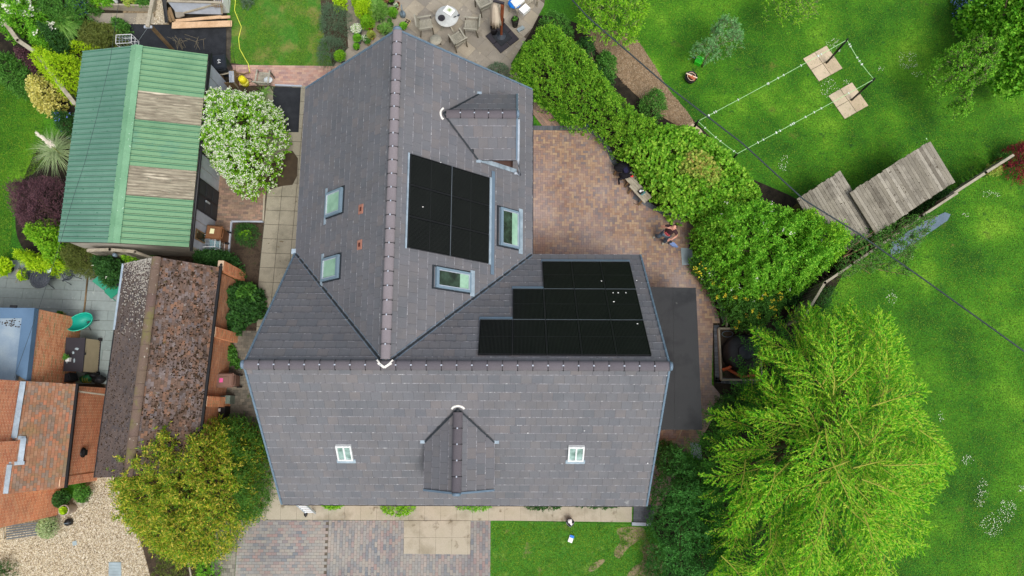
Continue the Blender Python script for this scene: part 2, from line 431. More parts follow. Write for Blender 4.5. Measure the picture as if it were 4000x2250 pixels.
def oval(cx, cy, rx, ry, n=9, wob=.12, seed=1):
    r = random.Random(seed)
    return [(cx + rx * math.cos(6.283 * k / n) * (1 + r.uniform(-wob, wob)), cy + ry * math.sin(6.283 * k / n) * (1 + r.uniform(-wob, wob))) for k in range(n)]

# ================= MATERIALS =================
BARK = plain('bark', (98, 84, 66), .9, mott=.3)
GRASS = mat('grass', [(38, 88, 14), (50, 107, 16), (67, 120, 18), (94, 136, 30)], .9, .3, .42, .6, 17, bump=.6, bscale=22,
            spots=[((108, 116, 48), 1.3, .6, .12, .3, .54), ((22, 70, 24), 2.6, .6, .12), ((124, 108, 62), .9, .715, .05)])
GRASSDRY = mat('dry_grass', [(58, 108, 28), (82, 124, 38), (60, 114, 30), (120, 132, 60)], .9, .2, .9, .4, 26, bump=.5,
               spots=[((152, 134, 82), 1.0, .50, .3), ((34, 92, 18), .9, .58, .12)])
BLADE = leafmat('grass_blades', [(26, 72, 6), (52, 104, 9), (84, 132, 15), (122, 150, 30)], .8, .5, .2)
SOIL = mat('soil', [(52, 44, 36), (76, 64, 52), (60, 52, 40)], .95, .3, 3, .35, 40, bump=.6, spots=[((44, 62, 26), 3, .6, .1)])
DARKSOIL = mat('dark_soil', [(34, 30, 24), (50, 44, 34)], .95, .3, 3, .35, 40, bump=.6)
JOINT = mat('joint_sand', [(88, 80, 70), (112, 104, 92)], .95, .2, 4, .2, 60, spots=[((70, 84, 44), 2, .62, .08)])
DJOINT = mat('damp_joint', [(66, 62, 54), (84, 78, 68)], .95, .2, 4, .2, 60)
HERR = mat('clay_paver', [(142, 114, 100), (166, 138, 112), (130, 110, 106), (174, 150, 122), (152, 124, 110), (122, 112, 112), (160, 138, 122)], .85, .08, .35, .1, 50, rnd=True, vary=.1,
           spots=[((180, 170, 168), .17, .45, .36), ((128, 112, 98), .6, .62, .15)])
REDP = mat('red_paver', [(176, 138, 126), (196, 160, 142), (160, 130, 126), (202, 170, 148), (178, 148, 140)], .85, .12, .8, .1, 50, rnd=True)
BROWNP = mat('brown_paver', [(132, 110, 96), (150, 128, 108), (116, 100, 92), (160, 130, 112), (124, 112, 100)], .9, .2, .8, .15, 50, rnd=True)
DRIVE = mat('grey_paver', [(128, 128, 130), (150, 148, 144), (114, 120, 126), (156, 144, 138), (138, 138, 136), (152, 148, 140), (150, 130, 126), (122, 126, 130)], .88, .1, .5, .1, 50, rnd=True, vary=.12,
            spots=[((166, 162, 152), .35, .46, .25), ((92, 102, 70), 1.6, .66, .06)])
TUMBLE = mat('tumbled_paver', [(128, 126, 116), (146, 142, 130), (112, 110, 102), (154, 150, 138)], .9, .15, .8, .15, 50, rnd=True, spots=[((84, 96, 58), 1.5, .62, .08)])
PATHB = mat('path_block', [(104, 100, 90), (122, 116, 104), (92, 90, 82), (130, 122, 108)], .92, .2, .8, .15, 50, rnd=True, spots=[((66, 84, 44), 1.8, .6, .08)])
BLUEB = mat('dark_grey_paver', [(88, 92, 98), (102, 106, 112), (78, 84, 90)], .85, .15, 2, .12, 50, rnd=True)
CONC = mat('concrete', [(150, 142, 122), (176, 168, 150), (160, 154, 134)], .92, .08, .9, .1, 45, spots=[((112, 102, 82), 1.6, .62, .1), ((190, 184, 170), .8, .64, .1)])
CONCD = mat('mossy_concrete', [(138, 133, 117), (158, 152, 134), (146, 140, 124)], .93, .1, 1.1, .15, 45, rnd=False, spots=[((108, 98, 76), 7, .6, .06, .9, .54), ((70, 64, 50), 1.0, .66, .03, .25, .56)])
STONE = mat('riven_slab', [(150, 142, 126), (168, 158, 140), (136, 130, 120), (160, 152, 138)], .92, .14, .9, .15, 40, rnd=True, vary=.2, spots=[((118, 110, 98), 1.3, .6, .12), ((186, 176, 156), 3, .64, .08)])
PORC = mat('porcelain_slab', [(134, 146, 144), (142, 152, 150), (128, 142, 140)], .6, .06, 1, .06, 8, rnd=True, stretch=None, spots=[((158, 168, 164), 5, .64, .05)])
LSLAB = mat('light_slab', [(186, 168, 140), (204, 186, 160), (190, 176, 150)], .9, .12, 2, .12, 40, rnd=True)
GRAVELB = mat('gravel_bed', [(112, 98, 76), (150, 134, 108)], .95, .25, 9, .4, 45, bump=.6)
GRAVEL = mat('gravel_stone', [(186, 172, 142), (216, 206, 182), (140, 122, 96), (228, 222, 206), (168, 150, 120), (198, 188, 164), (118, 106, 90)], .85, 0, 1, .1, 30, rnd=True)
CHIPB = mat('bark_mulch', [(118, 98, 74), (146, 124, 98)], .95, .3, 6, .35, 40, bump=.5)
CHIP = mat('bark_chip', [(128, 104, 78), (160, 136, 108), (104, 84, 62), (186, 168, 142), (146, 118, 86)], .9, 0, 1, .1, 30, rnd=True)
ASPH = mat('asphalt', [(38, 41, 46), (48, 51, 56)], .9, .1, 3, .5, 80, spots=[((96, 98, 100), 45, .74, .03)])
FELT = mat('roofing_felt', [(44, 46, 49), (56, 58, 60), (50, 52, 54)], .9, .12, .8, .35, 60, spots=[((98, 100, 98), 2.5, .68, .06)])
TILE = mat('roof_tile', [(104, 106, 111), (110, 111, 116), (107, 107, 111), (113, 111, 113), (108, 109, 114), (111, 111, 115), (104, 106, 112), (114, 112, 114), (110, 110, 115), (117, 113, 114)], .8, .09, .7, .09, 35, rnd=True, vary=.2, spec=.25,
           spots=[((142, 142, 146), 5, .66, .12, .8, .5), ((168, 168, 168), .9, .73, .08)])
TILEE = mat('tile_edge', [(104, 102, 108), (142, 141, 146)], .85, .2, 6, .3, 30, spots=[((184, 184, 186), 8, .6, .06)])
RIDGE = mat('ridge_tile', [(126, 120, 125), (132, 125, 129), (122, 117, 123)], .8, .08, 1, .08, 30, rnd=True)
LEAD = mat('lead', [(140, 158, 172), (164, 180, 192)], .55, .12, 3, .1, 30, spec=.4)
SLATEB = plain('blue_grey_metal', (104, 124, 142), .45, .4)
VALLEY = plain('valley_trim', (44, 50, 56), .6)
BLACKP = plain('black_plastic', (26, 27, 30), .5, .4)
WHITE = plain('white_paint', (226, 228, 228), .6)
WHITED = plain('weathered_white_paint', (176, 184, 196), .7, mott=.12)
MORTARW = plain('white_lead_soaker', (236, 232, 224), .6)
BLACKD = plain('black_door_paint', (38, 41, 47), .5)
PANEL = mat('solar_cell', [(9, 11, 11), (13, 15, 14)], .35, .15, .6, .1, 20, spec=.1)
PANELL = plain('cell_line', (58, 62, 60), .6, .1)
PFRAME = plain('panel_frame', (100, 110, 118), .45, .4)
WFRAME = plain('window_frame', (120, 142, 158), .45, .4)
GLASS = mat('window_glass', [(22, 36, 24), (36, 54, 38), (60, 84, 68)], .12, .3, 2.2, .1, 9, spec=.5)
GLASSM = mat('pale_window_glass', [(92, 120, 110), (140, 166, 160), (168, 192, 188)], .15, .2, 3, .05, 9, spec=.5)
GLASSP = mat('pale_reveal', [(136, 178, 152), (160, 196, 172)], .3, .1, 2, .05, 9)
TERRA = plain('terracotta', (176, 122, 104), .8)
TERRAP = plain('terracotta_pot', (172, 104, 72), .85, mott=.2)
CREAMP = plain('cream_pot', (196, 176, 132), .8)
BRICKO = mat('orange_brick', [(228, 156, 112), (236, 172, 128), (220, 142, 98), (210, 132, 92), (232, 166, 124), (176, 146, 102)], .88, .1, 1.2, .15, 40, rnd=True, vary=.12)
BRICKR = mat('red_brick', [(220, 140, 102), (230, 158, 120), (210, 126, 92), (226, 150, 112), (200, 124, 94), (224, 164, 128)], .88, .12, 1.2, .15, 40, rnd=True, vary=.12, spots=[((110, 76, 54), .9, .66, .15)])
BRICKB = mat('brown_brick', [(206, 150, 112), (190, 132, 96), (216, 168, 132), (176, 130, 104), (200, 142, 108)], .88, .12, 1.2, .15, 40, rnd=True)
BRICKD = mat('dark_brick', [(92, 66, 58), (104, 76, 66), (80, 60, 54)], .9, .1, 1.2, .15, 40, rnd=True)
MORTAR = plain('mortar', (244, 214, 176), .95)
MORTARD = plain('weathered_mortar', (196, 172, 146), .95)
CLAYN = mat('clay_roof_tile', [(150, 110, 84), (140, 104, 80), (172, 114, 86), (124, 106, 90), (132, 116, 104), (158, 122, 98), (148, 102, 74)], .9, .1, .8, .15, 40, rnd=True, vary=.25,
            spots=[((128, 112, 78), 1.1, .52, .2), ((106, 92, 80), 3.4, .62, .12)])
CLAYG = mat('old_clay_tile', [(98, 80, 70), (114, 94, 82), (86, 76, 72), (134, 102, 82), (108, 100, 100), (106, 88, 78), (124, 114, 112)], .92, .15, .8, .25, 40, rnd=True, vary=.2,
            spots=[((60, 46, 32), 6, .56, .05, .35, .42), ((160, 156, 150), 11, .64, .03), ((92, 82, 44), 2.2, .66, .08)])
CLAYW = mat('lichen_clay_tile', [(92, 82, 78), (102, 90, 84), (84, 78, 78)], .92, .15, .8, .25, 40, rnd=True,
            spots=[((58, 44, 32), 7, .66, .04), ((150, 148, 152), 16, .64, .04)])
CLAYR = mat('old_ridge_tile', [(106, 88, 82), (114, 98, 84)], .9, .1, 1, .2, 30, rnd=True, spots=[((112, 106, 70), 2, .5, .15), ((196, 192, 178), 9, .66, .04)])
MOSS = mat('moss', [(48, 37, 25), (66, 50, 32), (56, 48, 28)], 1, .2, 5, .3, 40)
GREENS = mat('green_roof_sheet', [(106, 148, 112), (118, 158, 120), (112, 152, 116)], .6, .06, .5, .08, 20, spec=.35, spots=[((70, 132, 128), .45, .62, .2), ((178, 200, 180), 14, .72, .02)])
GREENL = mat('west_green_sheet', [(92, 132, 116), (106, 144, 126)], .6, .06, .5, .08, 20, spec=.35, spots=[((178, 200, 180), 14, .73, .02)])  # west slope: darker, bluer green than the east one
GREENR = mat('ridge_capping', [(110, 158, 122), (122, 166, 132)], .6, .06, 1.2, .1, 20, spots=[((180, 204, 184), 9, .66, .04)])
GREEND = plain('rib_shadow_cap_green', (64, 116, 92), .6)  # screw caps, and the shadow painted beside each roof rib
GRP = mat('weathered_rooflight', [(136, 128, 110), (166, 158, 138), (122, 114, 98), (182, 174, 154)], .8, .15, 2, .15, 12, stretch=(.3, 3.0, 1))
DECK = mat('weathered_plank', [(128, 122, 108), (148, 142, 128), (114, 108, 96), (166, 160, 146), (136, 130, 116)], .92, .2, 2, .25, 40, rnd=True, vary=.2, spots=[((86, 78, 66), 8, .62, .05)])
TIMBER = mat('grey_timber', [(150, 142, 124), (172, 164, 146), (134, 126, 108)], .9, .12, 2, .2, 30)
TIMBERB = mat('brown_timber', [(118, 98, 70), (138, 114, 84)], .9, .12, 2, .2, 30)
NEWWOOD = mat('new_board', [(204, 166, 128), (216, 182, 146), (190, 156, 118)], .8, .08, 2, .1, 20)
TEAK = mat('silvered_teak', [(150, 148, 134), (172, 168, 152)], .85, .12, 3, .15, 30)
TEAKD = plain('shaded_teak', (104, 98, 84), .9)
REDWOOD = mat('red_stained_timber', [(128, 68, 42), (148, 84, 54)], .6, .1, 3, .1, 30)
CANVAS = plain('cream_canvas', (216, 204, 184), .85)
STEEL = plain('galvanised_steel', (184, 196, 204), .4, .5, .3)
COVER = plain('drain_cover', (152, 168, 174), .55, .4, mott=.15)
BINB = plain('black_bin_plastic', (36, 42, 50), .5, .35)
BINBR = plain('brown_bin_plastic', (124, 84, 54), .55, .35)
BINPK = plain('dusty_brown_bin_plastic', (126, 98, 86), .55, .35)
TURQ = plain('turquoise_cord', (20, 160, 140), .5, .4)
GREENP = plain('green_plastic', (36, 140, 110), .5)
YELLOW = plain('yellow_plastic', (232, 220, 40), .5)
LIMEG = plain('lime_plastic', (60, 200, 40), .5)
IRON = plain('cast_iron', (68, 74, 84), .5, .4)
BLUE = plain('blue_plastic', (24, 120, 216), .5)
BLUED = plain('dark_blue_cloth', (30, 44, 96), .8)
PINKP = plain('pink_paper', (226, 96, 158), .6)
PAPER = plain('white_paper', (240, 240, 238), .6)
ORANGEP = plain('orange_drainpipe', (170, 84, 48), .5, .4)
TANR = plain('tan_resin', (188, 174, 144), .7)
CHAR = plain('charcoal_resin', (52, 50, 56), .6)
FASCIA = mat('blue_grey_fascia', [(84, 112, 140), (92, 120, 148)], .5, .05, 1, .04, 20, spec=.4)
FLATR = mat('flat_roof_membrane', [(116, 138, 160), (138, 156, 172), (150, 164, 172)], .5, .08, 1, .05, 20, spec=.4, spots=[((84, 78, 72), 3, .69, .04)])
POLE = plain('black_steel', (16, 17, 18), .5, .4)
LINE = plain('pale_green_line', (178, 220, 160), .6)
CABLE = plain('black_cable', (54, 64, 68), .7)
SKIN = plain('skin', (214, 158, 136), .6); HAIR = plain('short_dark_hair', (56, 40, 34), .8)
FLW = mat('white_petals', [(226, 228, 206), (244, 244, 232), (214, 222, 190)], .7, 0, 1, 0, 1, rnd=True, transl=.2)
FLY = mat('yellow_petals', [(226, 206, 40), (240, 224, 70)], .7, 0, 1, 0, 1, rnd=True, transl=.2)
FLB = mat('blue_petals', [(96, 120, 214), (126, 146, 226), (84, 100, 190)], .7, 0, 1, 0, 1, rnd=True, transl=.2)
L_MID = leafmat('mid_green_leaf', [(34, 78, 22), (58, 114, 32), (84, 146, 44), (46, 96, 28)])
L_BRIGHT = leafmat('bright_green_leaf', [(60, 126, 12), (102, 172, 20), (146, 204, 36), (80, 148, 16)])
L_HEDGE = leafmat('hedge_leaf', [(40, 92, 14), (78, 146, 20), (124, 188, 32), (60, 118, 16), (150, 198, 46)], 1.1, .45)
L_HAZEL = leafmat('round_hedge_leaf', [(54, 120, 14), (96, 168, 26), (136, 196, 40), (66, 134, 18), (122, 184, 44), (158, 202, 54)], .9, .35)
L_HAZY = leafmat('yellowing_hedge_leaf', [(110, 162, 44), (150, 184, 62), (176, 176, 70), (120, 168, 48), (188, 160, 78)], 1.2, .35)
L_DARK = leafmat('dark_leaf', [(22, 54, 22), (40, 84, 30), (54, 104, 36), (30, 66, 26)])
L_ELDER = leafmat('fresh_green_leaf', [(52, 122, 14), (88, 166, 24), (130, 198, 42), (62, 136, 18)])
L_LIME = leafmat('lime_leaf', [(122, 176, 8), (164, 210, 14), (190, 226, 30), (100, 160, 8)])
L_GOLD = leafmat('golden_leaf', [(168, 160, 50), (214, 204, 92), (232, 222, 124), (120, 128, 36)])
L_PURP = leafmat('purple_leaf', [(58, 36, 44), (82, 50, 58), (104, 66, 72), (48, 32, 42)])
L_RED = leafmat('red_leaf', [(110, 22, 30), (142, 34, 42), (88, 18, 28)])
L_CONG = leafmat('golden_conifer_spray', [(58, 108, 12), (112, 158, 20), (196, 184, 40), (78, 126, 16), (224, 192, 66), (46, 90, 14), (92, 144, 18)], 1.0, .5)
L_COND = leafmat('conifer_spray', [(34, 78, 20), (56, 108, 28), (84, 132, 36)])
L_OLIVE = leafmat('olive_spray', [(72, 86, 30), (98, 108, 42), (84, 100, 36), (60, 76, 28)])
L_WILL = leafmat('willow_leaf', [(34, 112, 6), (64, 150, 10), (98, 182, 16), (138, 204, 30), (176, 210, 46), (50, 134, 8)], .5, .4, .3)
L_WILD = leafmat('shaded_willow_leaf', [(30, 84, 18), (50, 116, 26), (72, 142, 32)], .6, .4, .25)  # inner leaves coloured darker, shade of the crown's gaps painted in
L_GREY = leafmat('grey_green_leaf', [(60, 124, 56), (88, 156, 78), (128, 186, 110), (70, 134, 60)])
L_LAV = leafmat('grey_dark_needle', [(58, 84, 58), (78, 106, 74), (96, 122, 90), (50, 74, 50)])
L_BLADE = leafmat('strap_leaf', [(88, 150, 44), (120, 176, 64), (70, 128, 36), (146, 190, 90)])
L_PAMP = leafmat('pampas_blade', [(128, 158, 96), (160, 182, 122), (108, 140, 78), (176, 190, 140)])
TWIG = plain('pale_twig', (166, 168, 70), .8)
TWIGB = plain('brown_twig', (128, 118, 96), .9)

# ================= GROUND =================
g = MB(); g.add([(-300, -300, 0), (300, -300, 0), (300, 300, 0), (-300, 300, 0)], [(0, 1, 2, 3)]).build('lawn', GRASS)['kind'] = 'structure'
Z1, Z2, Z3 = .012, .02, .034
# soil under planting and round the buildings
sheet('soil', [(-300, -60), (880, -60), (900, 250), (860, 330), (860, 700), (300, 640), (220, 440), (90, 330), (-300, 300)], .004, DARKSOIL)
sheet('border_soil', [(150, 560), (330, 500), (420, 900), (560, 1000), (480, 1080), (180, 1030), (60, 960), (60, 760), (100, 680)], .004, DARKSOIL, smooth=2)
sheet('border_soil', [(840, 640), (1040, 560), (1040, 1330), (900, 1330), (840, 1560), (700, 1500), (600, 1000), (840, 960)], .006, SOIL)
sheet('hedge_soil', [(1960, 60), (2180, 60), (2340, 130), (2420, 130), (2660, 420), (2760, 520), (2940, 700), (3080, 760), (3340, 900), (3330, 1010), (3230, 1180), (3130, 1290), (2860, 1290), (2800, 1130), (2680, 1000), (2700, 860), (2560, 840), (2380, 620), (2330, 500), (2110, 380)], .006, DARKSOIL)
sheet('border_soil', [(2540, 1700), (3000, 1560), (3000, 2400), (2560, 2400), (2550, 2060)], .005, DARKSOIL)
sheet('border_soil', [(1200, 0), (1370, 0), (1390, 200), (1320, 280), (1230, 260)], .005, SOIL)
sheet('border_soil', [(770, 1480), (1130, 1480), (1130, 2032), (940, 2040), (850, 2030), (820, 2450), (560, 2450), (540, 2150), (440, 1850), (700, 1800)], .007, SOIL)
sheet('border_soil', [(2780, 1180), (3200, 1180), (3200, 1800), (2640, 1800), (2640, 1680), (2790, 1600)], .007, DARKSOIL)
sheet('border_soil', [(2180, 900), (2560, 1030), (2560, 1800), (2180, 1800)], .007, SOIL)
sheet('border_soil', [(230, 1480), (460, 1480), (480, 1860), (230, 1860)], .007, SOIL)
sheet('border_soil', [(880, 240), (1320, 325), (1320, 520), (1000, 640), (820, 640), (800, 300)], .007, SOIL)
sheet('back_lawn', [(895, -80), (1245, -80), (1262, 120), (1300, 262), (900, 252)], .016, GRASSDRY)
sheet('front_lawn', [(1917, 2034), (2470, 2046), (2545, 2055), (2600, 2130), (2600, 2420), (1912, 2420)], .016,
      mat('worn_grass', [(48, 104, 26), (70, 128, 32), (56, 112, 28), (100, 134, 50)], .9, .2, 1.1, .4, 26, bump=.5,
          spots=[((146, 128, 100), .75, .62, .1), ((110, 122, 56), 1.5, .6, .12)]))
EARTH = mat('bare_earth', [(126, 110, 84), (150, 134, 106), (112, 96, 72)], .95, .2, 2, .3, 40, spots=[((64, 96, 32), 2.2, .5, .12)])
sheet('bare_earth', [(2400, 2066), (2460, 2056), (2530, 2062), (2500, 2110), (2450, 2140), (2420, 2190), (2390, 2160), (2430, 2110)], .019, EARTH, t=.002, smooth=2)
sheet('bare_earth', [(2500, 2130), (2580, 2120), (2600, 2260), (2440, 2280), (2460, 2220), (2520, 2190)], .021, EARTH, t=.002, smooth=2)
sheet('bare_earth', [(2290, 2220), (2350, 2180), (2370, 2190), (2310, 2240)], .023, EARTH, t=.002, smooth=2)
sheet('mulch_bed', [(2290, 110), (2400, 120), (2480, 140), (2560, 260), (2610, 350), (2680, 430), (2715, 480), (2690, 505), (2660, 500), (2560, 440), (2440, 330), (2330, 200)], .022, CHIPB, smooth=1)
sheet('gravel_drive', [(-300, 1990), (240, 1990), (380, 1840), (470, 1830), (560, 2150), (590, 2260), (590, 2460), (-300, 2460)], .014, GRAVELB)
sheet('gravel_path', [(480, 40), (660, 40), (660, 96), (480, 96)], .014, GRAVELB)
sheet('asphalt_apron', [(480, 92), (884, 104), (880, 300), (460, 300), (470, 150)], .018, ASPH)
sheet('black_mat', [(1067, 341), (1175, 341), (1166, 516), (1064, 514)], .05, ASPH)
sheet('damp_patch', [(1075, 600), (1165, 585), (1160, 720), (1090, 728), (1040, 745), (1030, 700), (1060, 640)], .040, plain('wet_concrete', (70, 58, 44), .6, mott=.25), t=.003, smooth=1)
sheet('edging_strip', [(885, 100), (905, 100), (900, 250), (884, 250)], .02, DJOINT)
def grid_fn(w_, h_, stag=.5): return lambda a, b, c, d: grid(a, b, c, d, w_, h_, stag)
pave('brick_path', [(893, 252), (1320, 258), (1320, 342), (905, 332), (893, 290)], .03, JOINT, [REDP], grid_fn(.2, .1), ang=-.012)
pave('barn_path', [(780, 600), (1040, 740), (1029, 866), (904, 866), (893, 1000), (886, 1080), (800, 1080)], .03, DJOINT, [BROWNP], grid_fn(.2, .1), ang=-.03)
pave('side_path', [(903, 1292), (1030, 1292), (1120, 1700), (1120, 1800), (870, 1800), (880, 1500)], .03, DJOINT, [PATHB], grid_fn(.18, .12), ang=0)
pave('concrete_path', [(1030, 335), (1240, 335), (1240, 1300), (1120, 1700), (1010, 1300), (1002, 1292), (1012, 1050), (1030, 866), (1040, 740), (1030, 640)], .036, DJOINT, [CONCD], grid_fn(.61, .61, 0), pname='concrete_slab', ang=-.035, gap=.018)
pave('concrete_apron', [(985, 1790), (1160, 1790), (1160, 1900), (2470, 1900), (2468, 2040), (2000, 2034), (1010, 2030), (975, 2032)], .036, JOINT, [CONC], grid_fn(.62, .9, 0), pname='concrete_slab', ang=-.003)
pave('door_landing', [(1578, 2031), (1838, 2033), (1836, 2166), (1577, 2163)], .05, JOINT, [CONC], grid_fn(.62, .62, 0), pname='concrete_slab', origin=G(1578, 2166, .05)[:2])
pave('brick_driveway', [(932, 2032), (1916, 2034), (1914, 2450), (905, 2450)], .03, JOINT, [DRIVE],
     lambda a, b, c, d: [r for r in grid(a, b, c, d, .205, .112) if r[2] < 3.25 + 0 * a] + [(x0 + 3.25, y0, x1 + 3.25, y1) for y0, x0, y1, x1 in grid(b, 0, d, c - 3.25, .205, .112) if x1 <= c], origin=G(932, 2420, .03)[:2])
pave('tumbled_path', [(850, 2034), (930, 2034), (903, 2450), (800, 2450), (830, 2150)], .03, DJOINT, [TUMBLE], grid_fn(.16, .14), ang=0)
PAT = [(2030, 505), (2290, 512), (2330, 530), (2372, 590), (2392, 640), (2440, 690), (2520, 790), (2590, 840), (2680, 860), (2745, 870), (2690, 960), (2700, 1040), (2745, 1090), (2790, 1180), (2815, 1262), (2786, 1262), (2780, 1500), (2830, 1560), (2700, 1780), (2560, 2010), (2478, 2010), (2478, 1900), (2200, 1700), (2200, 1060), (2030, 1060)]
pave('herringbone_patio', PAT, .03, DJOINT, [HERR], lambda a, b, c, d: herring(a, b, c, d, .1), ang=-.012)
# dark soldier course round the patio
def border(name, pts, z, wd, mats, step=.115, cap=300):
    W = [G(x, y, z) for x, y in pts]; root = tag(MB().build(name, mats), kind='structure') if False else None
    mb0 = MB(); n = 0; segs = []
    for i in range(len(W) - 1):
        a, b = W[i], W[i + 1]; d = (b - a); k = max(1, round(d.length / step)); e = d.normalized(); nrm = Vector((-e.y, e.x, 0))
        for j in range(k):
            p = a + d * (j / k); q = a + d * ((j + .93) / k); segs.append((p, q, nrm))
    for p, q, nr in segs: mb0.hexa([p - UP * .05, q - UP * .05, q + nr * wd - UP * .05, p + nr * wd - UP * .05], [p - UP * .012, q - UP * .012, q + nr * wd - UP * .012, p + nr * wd - UP * .012])
    root = tag(mb0.build(name, DJOINT), kind='structure')
    for p, q, nr in segs[:cap]:
        MB().hexa([p - UP * .01, q - UP * .01, q + nr * wd - UP * .01, p + nr * wd - UP * .01], [p + UP * .004, q + UP * .004, q + nr * wd + UP * .004, p + nr * wd + UP * .004]).build('paving_block', mats, root)
    return root
border('patio_border', [(2078, 508), (2180, 509), (2260, 508), (2300, 516), (2340, 545), (2370, 590), (2386, 630), (2420, 670)][::1], .036, .2, BLUEB)
border('patio_border', [(2470, 775), (2530, 808), (2600, 846), (2680, 858)], .036, .2, BLUEB)
border('patio_border', [(2730, 1075), (2768, 1120), (2795, 1170), (2815, 1220), (2822, 1262)], .036, .2, BLUEB)
border('patio_border', [(2788, 1270), (2790, 1330), (2792, 1400), (2794, 1495), (2870, 1500), (2960, 1500)], .036, .22, BLUEB)
pave('garden_path', [(2060, 380), (2100, 400), (2150, 440), (2192, 494), (2120, 494), (2078, 440), (1990, 330), (2010, 320)], .03, DJOINT, [BROWNP], grid_fn(.2, .1), ang=-.9)
pave('corner_paving', [(2476, 1972), (2556, 1972), (2552, 2040), (2474, 2038)], .045, DJOINT, [BLUEB], grid_fn(.2, .1), ang=0)
MB().bar(G(2468, 2046, .05), G(2542, 2048, .05), .12, .1).build('kerb', WHITED)['kind'] = 'structure'
pave('rear_patio', [(1345, -80), (2140, -80), (2125, 20), (2068, 130), (1995, 250), (2078, 380), (2078, 700), (1300, 700), (1300, 262), (1360, 180)], .03, JOINT, [STONE], grid_fn(.6, .6, 0), ang=-.72, pname='stone_slab')
pave('neighbour_patio', [(-300, 1010), (60, 1016), (440, 1060), (500, 1100), (490, 1500), (-300, 1500)], .03, DJOINT, [PORC], grid_fn(1.2, .4, .4), ang=-.035, pname='porcelain_slab', gap=.01)
MB().tube([G(342, 1085, .05), G(330, 1205, .05), G(325, 1225, .05)], .035, 6).build('edging_strip', TIMBERB)['kind'] = 'structure'
pave('garden_slabs', [(340, 50), (600, 50), (600, 92), (345, 92)], .03, DJOINT, [STONE], grid_fn(.55, .5, 0), pname='stone_slab')
for k, (x0, y0, x1, y1) in enumerate([(905, 866, 1030, 866), (905, 866, 886, 1078), (1075, 333, 1180, 337), (1034, 760, 1029, 866)]):
    MB().bar(G(x0, y0, .045), G(x1, y1, .045), .06, .1).build('kerb', WHITED if k != 3 else CONC)['kind'] = 'structure'
MB().bar(G(2838, 1225, .05), G(2838, 1283, .05), .08, .1).build('kerb', CONC)['kind'] = 'structure'
# slabs round the washing line posts
for nm, cx, cy in (('slab_pad', 3214, 248), ('slab_pad', 3314, 393)):
    c = G(cx, cy, .02); a = math.radians(30); P = [(c.x + 1.0 * .62 * (math.cos(a) * i - math.sin(a) * j), c.y + .62 * (math.sin(a) * i + math.cos(a) * j)) for i, j in ((-1, -1), (1, -1), (1, 1), (-1, 1))]
    pave(nm, None, .028, SOIL, [LSLAB], grid_fn(.62, .62, 0), ang=a, poly=P, pname='stone_slab', origin=P[0], gap=.02)
pave('slab_pad', [(2672, 500), (2700, 475), (2745, 512), (2730, 560), (2700, 540)], .028, SOIL, [LSLAB], grid_fn(.6, .6, 0), ang=.5, pname='stone_slab')
# loose stones, chips, grass
def scatter(name, polys, n, m, size, z, kind='stone', cat=None, label=None, mask=None, tall=.02):
    A = []; 
    for P in polys:
        x, y = sample_poly(P, n); A.append(np.stack([x, y], 1))
    A = np.concatenate(A)
    if mask is not None: A = A[mask(A[:, 0], A[:, 1])]
    n = len(A); c = np.concatenate([A, np.full((n, 1), z)], 1); a = RNG.uniform(0, 6.283, n)
    s = size * RNG.uniform(.5, 1.3, n)
    if kind == 'stone':
        T = np.array([[1, 0, .0], [-.3, .8, 0], [-.8, -.4, 0], [.3, -.9, 0], [0, 0, .6]]); V = T[None] * s[:, None, None] * RNG.uniform(.7, 1.3, (n, 5, 1))
        R = np.stack([np.cos(a), -np.sin(a), np.sin(a), np.cos(a)], 1).reshape(n, 2, 2); V[..., :2] = np.einsum('nij,nkj->nki', R, V[..., :2]); V = V + c[:, None]
        q = np.array([[0, 1, 4], [1, 2, 4], [2, 3, 4], [3, 0, 4]]); Fc = (q[None] + np.arange(n)[:, None, None] * 5).reshape(-1)
        me = bpy.data.meshes.new(name); me.vertices.add(n * 5); me.vertices.foreach_set('co', V.reshape(-1)); me.loops.add(len(Fc)); me.loops.foreach_set('vertex_index', Fc.astype(np.int32))
        me.polygons.add(n * 4); me.polygons.foreach_set('loop_start', np.arange(0, n * 12, 3, dtype=np.int32)); me.polygons.foreach_set('loop_total', np.full(n * 4, 3, dtype=np.int32)); me.update()
    else:
        D = np.stack([np.cos(a), np.sin(a), RNG.uniform(.1, .9, n) * (1 if kind == 'blade' else .25)], 1); D = unit(D); U = unit(np.cross(D, np.cross([0, 0, 1.], D)) + 1e-3)
        me = leaves_mesh(name, c, D, U, s, s * (.35 if kind == 'chip' else .16 if kind == 'blade' else 1.0), .1, kind == 'petal')
    o = link(name, me, m); return tag(o, label, cat, None, 'stuff')
inframe = lambda x, y: np.ones_like(x, bool)
scatter('gravel', [wpoly([(-20, 2070), (240, 2000), (385, 1860), (450, 1860), (560, 2150), (588, 2260), (588, 2290), (-20, 2290)], 0)], 26000, GRAVEL, .024, .014, cat='gravel', label='pale golden gravel of the drive beside the orange brick house')
scatter('gravel', [wpoly([(500, 68), (655, 68), (655, 94), (500, 94)], 0), wpoly([(600, 0), (650, 0), (650, 70), (610, 70)], 0)], 1200, GRAVEL, .03, .014, cat='gravel', label='small patch of pale gravel behind the green roofed barn')
MUL = wpoly([(2300, 120), (2400, 125), (2480, 145), (2560, 262), (2610, 352), (2680, 432), (2712, 480), (2690, 500), (2640, 480), (2560, 430), (2440, 330), (2330, 200)], 0)
scatter('bark_chips', [MUL], 9000, CHIP, .06, .03, 'chip', cat='bark mulch', label='pale brown bark chips spread between the hedge and the big lawn')
